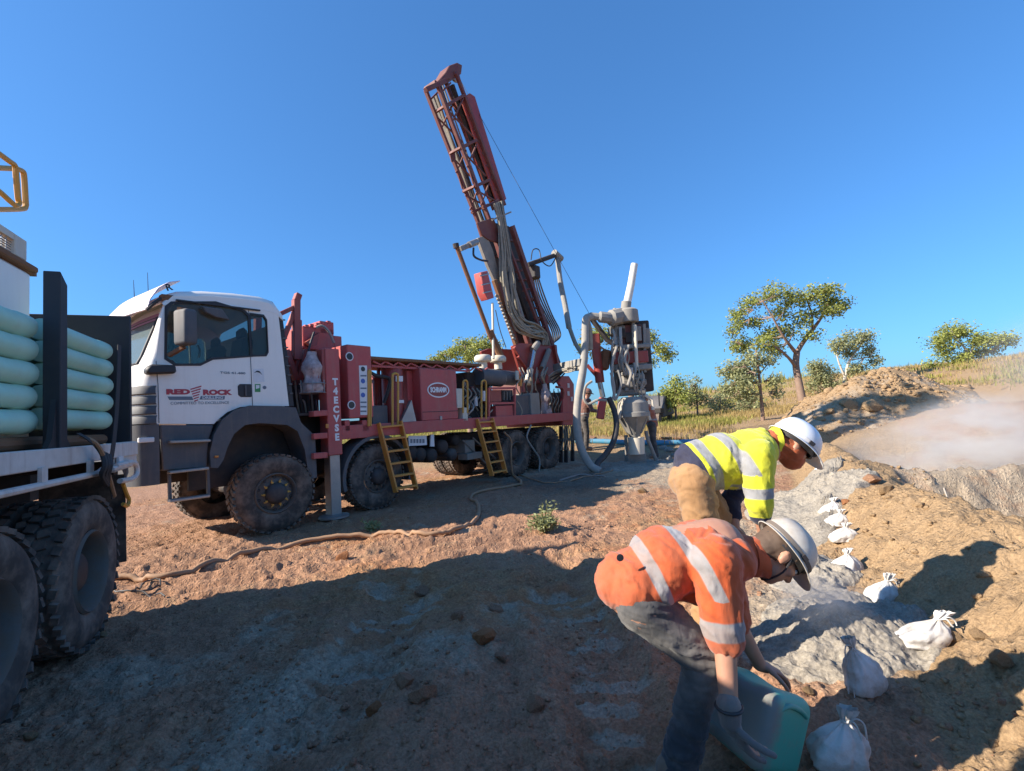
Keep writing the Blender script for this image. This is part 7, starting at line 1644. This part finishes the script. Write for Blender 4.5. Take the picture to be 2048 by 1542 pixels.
# ------------------------------------------------------------------ calico sample bags
m, t_, b_, o_ = nodes('calico'); n1 = noise(t_, 9, 5, .65); n2 = noise(t_, 220, 2); c = mix(t_, ramp(t_, n1.outputs[0], .40, .72).outputs[0], (.62, .60, .57), (.34, .28, .22)); t_.links.new(c, b_.inputs['Base Color']); b_.inputs['Roughness'].default_value = .9
bump(t_, b_, math_(t_, 'ADD', n2.outputs[0], math_(t_, 'MULTIPLY', noise(t_, 25, 4, .6).outputs[0], 2.5)), .3, .006); M['calico'] = m
def sample_bag(label, px, py, wpx, hpx, lean=0.0, tie=(1, .3), seed=0, squat=1.0, ribbon=True):
    """px, py: foot of the bag; the neck is gathered and tied"""
    p = GT(px, py); Y = p[1]; w_ = wpx / FPX * Y; h = hpx / FPX * Y; r = random.Random(seed)
    root = thing('sample_bag', label, 'bag', tuple(p - np.array([0, 0, .012])), 0, 'calico sample bags along the berm')
    n = 64; ph = [r.uniform(0, 6.28) for _ in range(5)]; sq = r.uniform(.85, 1.1)
    pz = [0, .0, .03, .12, .26, .42, .56, .66, .725, .755, .80, .88, .95]; pr = [0, .40, .50, .535 * sq, .53, .47, .33, .17, .080, .066, .10, .155, .17]
    tt = np.linspace(0, len(pz) - 1, 46); Z = np.interp(tt, range(len(pz)), pz); Rr = np.interp(tt, range(len(pz)), pr)
    A = np.linspace(0, 2 * np.pi, n + 1); rows = []
    for z, rad_ in zip(Z, Rr):
        g = np.clip((z - .36) / .34, 0, 1); e = .62 + .38 * g      # boxy below, gathered into pleats above
        ca, sa = np.cos(A), np.sin(A); sup = (np.abs(ca) ** (2 / e) + np.abs(sa) ** (2 / e)) ** (-e / 2)
        cr = 1 + .05 * np.cos(2 * A + ph[0]) + .05 * np.cos(3 * A + ph[1]) + g * (.17 * np.cos(7 * A + ph[2]) + .13 * np.cos(11 * A + ph[3]))
        px_, py_ = np.cos(A) * 2.2 + ph[0], np.sin(A) * 2.2 + z * 3
        cr = cr + .22 * (fbm(px_, py_ + ph[4], 4, seed + 200, .6)) * (1 - .6 * g) - .12 * np.abs(fbm(px_ * 1.7, py_ * 1.7 + z * 3, 3, seed + 210)) * (1 - g)
        cr[-1] = cr[0]; q = rad_ * w_ * sup * cr; cx = lean * w_ * max(0, z - .25) * 1.2
        zz = z * h + .03 * h * np.cos(2 * A + ph[1]) * (1 if .02 < z < .5 else 0)
        rows.append([(float(q[k] * ca[k] + cx), float(q[k] * sa[k] * .66 * squat), float(zz[k])) for k in range(n + 1)])
    MB().sheet(rows).build('bag_body', M['calico'], root, smooth=70)
    tz = .745 * h; cx = lean * w_ * .6
    kn = MB(); kn.tube([(cx + .075 * w_ * 1.1 * math.cos(a), .06 * w_ * math.sin(a), tz) for a in np.linspace(0, 6.283, 14)], .022 * w_, 6, False)
    if ribbon:
        d = tie[0]
        kn.tube(bez([(cx, -.05 * w_, tz), (cx + d * .16 * w_, -.12 * w_, tz + .10 * h), (cx + d * .30 * w_, -.10 * w_, tz + .02 * h), (cx + d * .34 * w_, -.10 * w_, tz - tie[1] * h)], 5), .018 * w_, 5)
        kn.tube(bez([(cx, -.05 * w_, tz), (cx + d * .10 * w_, -.14 * w_, tz + .05 * h), (cx + d * .20 * w_, -.16 * w_, tz - .10 * h), (cx + d * .22 * w_, -.16 * w_, tz - tie[1] * h * 1.1)], 5), .018 * w_, 5)
    kn.build('bag_tie', M['calico'], root, smooth=60)
    root.rotation_euler = (r.uniform(-.08, .08), r.uniform(-.1, .1), r.uniform(-.3, .3))
    return root
sample_bag('nearest large white calico bag with a looped tie at the bottom edge', 1676, 1530, 92, 122, .25, (1, .2), 1)
sample_bag('upright white calico bag with a long pointed neck between drum and heap', 1732, 1378, 66, 112, -.45, (-1, .7), 2)
sample_bag('sunlit white bag with a ruffled knot at the right end of the grey heap', 1840, 1290, 78, 72, .75, (1, .1), 3)
sample_bag('bluish white bag in the shadow on the berm above the grey heap', 1764, 1204, 58, 60, .35, (1, .1), 4)
sample_bag('crumpled white bag slumped beside the dirty hard hat', 1692, 1143, 60, 46, .3, (1, .1), 5, 1.0, False)
for i, (x, y, w_, h, lab) in enumerate([(1687, 1080, 48, 36, 'white bag first in the row running up the berm, nearest the camera'), (1675, 1050, 44, 34, 'white bag second in the row running up the berm'), (1665, 1028, 42, 34, 'white bag third in the row running up the berm'),
        (1655, 1000, 32, 20, 'flat white bag in the middle of the row up the berm'), (1668, 990, 30, 20, 'small white bag behind the flat one in the row'), (1664, 972, 24, 15, 'small white bag sixth in the row up the berm'), (1661, 962, 24, 16, 'small white bag third from the far end of the row'), (1648, 949, 20, 12, 'tiny white bag second from the far end of the row'), (1640, 938, 18, 9, 'farthest and smallest white bag of the row on the berm')]):
    sample_bag(lab, x, y, w_, h, .3, (1, .1), 11 + i, 1.1, False)
# ------------------------------------------------------------------ hoses, weeds, sticks on the ground
ground_line('air_hose', 'long tan hose snaking over the ground in front of the drill rig', [(205, 1160), (260, 1160), (345, 1152), (480, 1120), (600, 1090), (720, 1080), (790, 1068), (850, 1074), (905, 1065), (945, 1050), (958, 1030), (955, 1010), (942, 1000), (950, 990), (985, 981), (1030, 974), (1042, 966), (1022, 945), (1005, 925)], .028, 'hose_tan', 'hose', .02, 8, 10)
ground_line('cable', 'thin black cable lying in a curve by the pipe truck\'s rear wheel', [(225, 1185), (262, 1184), (290, 1172), (320, 1166), (310, 1180), (268, 1186), (290, 1192), (330, 1196)], .008, 'hose_black', 'cable', .01, 5, 5)
ground_line('thin_hose', 'thin hose trailing on the damp ground behind the rear wheels', [(1035, 950), (1090, 968), (1150, 962), (1200, 950), (1240, 940)], .014, 'hose_tan', 'hose', .012, 6, 6)
def weed(label, px, py, wpx, hpx, seed, n=60):
    p = GT(px, py); k = p[1] / FPX; r = random.Random(seed); root = thing('weed', label, 'plant', tuple(p)); sm = MB(); V = []; F_ = []; T = []
    for i in range(n):
        a = r.uniform(0, 6.28); l = hpx * k * r.uniform(.5, 1.1) * (1 if i > n * .25 else 1.6); sp = wpx * k * .5 * r.uniform(.3, 1)
        tall = i < n * .12; pts = bez([(0, 0, 0), (sp * .4 * math.cos(a), sp * .4 * math.sin(a), l * .45), (sp * math.cos(a), sp * math.sin(a), l * (.9 if tall else .5))], 4); sm.tube(pts, .004, 4)
        for q in range(16):
            b = Vector(pts[r.randrange(2, len(pts))]) + Vector((r.gauss(0, .02), r.gauss(0, .02), r.gauss(0, .02))); d = Vector((r.gauss(0, 1), r.gauss(0, 1), r.gauss(.2, .7))).normalized(); s_ = d.orthogonal().normalized(); L = r.uniform(.03, .07); W = L * .22
            j = len(V); V += [b, b + d * L * .5 + s_ * W, b + d * L, b + d * L * .5 - s_ * W]; F_.append((j, j + 1, j + 2, j + 3)); T += [r.random()] * 4
    sm.build('stem', M['greengrass'], root); npmesh('leaves', [tuple(v) for v in V], F_, M['weed'], root, False, {'tone': T})
M['weed'] = blade_mat('pale_weed_leaves', (.17, .19, .075), (.40, .42, .22))
weed('pale green leafy weed growing on the bare ground in front of the rig', 1088, 1066, 74, 46, 3, 52)
weed('flattened grey weed on the dark ground below the jack leg', 745, 1058, 50, 14, 5, 18)
st = thing('stick', 'forked pale stick standing in the grey bank of the pit', 'stick', tuple(PD(1900, 1010, 6.2)))
MB().tube([(0, 0, -.1), (-.03, 0, .12), (-.055, 0, .22)], .011, 5).build('stem', M['bark_pale'], st); MB().tube([(-.03, 0, .1), (.03, 0, .04), (.09, 0, -.05)], .008, 5).build('fork', M['bark'], st)
for i, (pts, lab) in enumerate((([(1120, 962), (1160, 952), (1210, 955)], 'wet grey scrap of plastic sheet edge on the damp ground'),)): ground_line('plastic_strip', lab, pts, .02, 'steel', 'strip', .01, 5, 4)

# ------------------------------------------------------------------ dust in the air
def dust(name, label, c, radii, density, rz=0.0, seed=0.0, scale=1.6, lo=.38, col=(.96, .94, .90)):
    bm = bmesh.new(); bmesh.ops.create_icosphere(bm, subdivisions=3, radius=1); me = bpy.data.meshes.new(name); bm.to_mesh(me); bm.free()
    o = link(name, me, None, kind='stuff', label=label); o.location = c; o.scale = radii; o.rotation_euler = (0, 0, rz)
    m = bpy.data.materials.new(name); m.use_nodes = True; t = m.node_tree; t.nodes.clear(); out = t.nodes.new('ShaderNodeOutputMaterial'); v = t.nodes.new('ShaderNodeVolumePrincipled'); t.links.new(v.outputs[0], out.inputs['Volume'])
    v.inputs['Color'].default_value = (*col, 1); v.inputs['Anisotropy'].default_value = .25
    co = N(t, 'ShaderNodeTexCoord').outputs['Object']; ln = N(t, 'ShaderNodeVectorMath'); ln.operation = 'LENGTH'; t.links.new(co, ln.inputs[0])
    mp = N(t, 'ShaderNodeMapping'); t.links.new(co, mp.inputs[0]); mp.inputs['Location'].default_value = (seed, seed * .7, 0)
    n = noise(t, scale, 5, .62, vec=mp.outputs[0]); big = noise(t, scale * .45, 3, .5, vec=mp.outputs[0])
    rr = math_(t, 'ADD', ln.outputs['Value'], math_(t, 'MULTIPLY', math_(t, 'SUBTRACT', big.outputs[0], .5), 1.3))
    edge = ramp(t, ln.outputs['Value'], .7, .99, (1, 1, 1, 1), (0, 0, 0, 1)).outputs[0]
    fall = math_(t, 'MULTIPLY', ramp(t, rr, .05, .95, (1, 1, 1, 1), (0, 0, 0, 1)).outputs[0], edge)
    d = math_(t, 'MULTIPLY', math_(t, 'MULTIPLY', ramp(t, n.outputs[0], lo, .66).outputs[0], fall), density); t.links.new(d, v.inputs['Density']); me.materials.append(m)
    return o
a = PD(1690, 905, 8.8); b = PD(2080, 905, 10.0); c = (a + b) / 2; rz_ = math.atan2(b[1] - a[1], b[0] - a[0])
dust('dust_cloud', 'pale dust drifting along the pit behind the berm', (c[0] + .7, c[1], .45), (3.8, 1.5, 1.05), 1.9, rz_, 1.3, 2.7, .40)
p = PD(2085, 790, 11.0); dust('dust_cloud', 'tall dust plume rising at the right edge of the pit', (p[0] + .7, p[1], p[2] - .6), (2.9, 2.0, 3.3), .8, 0, 4.1, 2.2, .38)
p = PD(1650, 1215, 3.0); dust('dust_puff', 'thin dust puff over the sunlit grey heap', (p[0], p[1], p[2] + .03), (.46, .26, .18), 5, .4, 7.7, 2.2, .36)
p = PD(1585, 1150, 2.6); dust('dust_puff', 'faint dust below the orange worker\'s hat', (p[0], p[1], p[2]), (.17, .15, .17), 5, 0, 2.9, 2.2, .36)
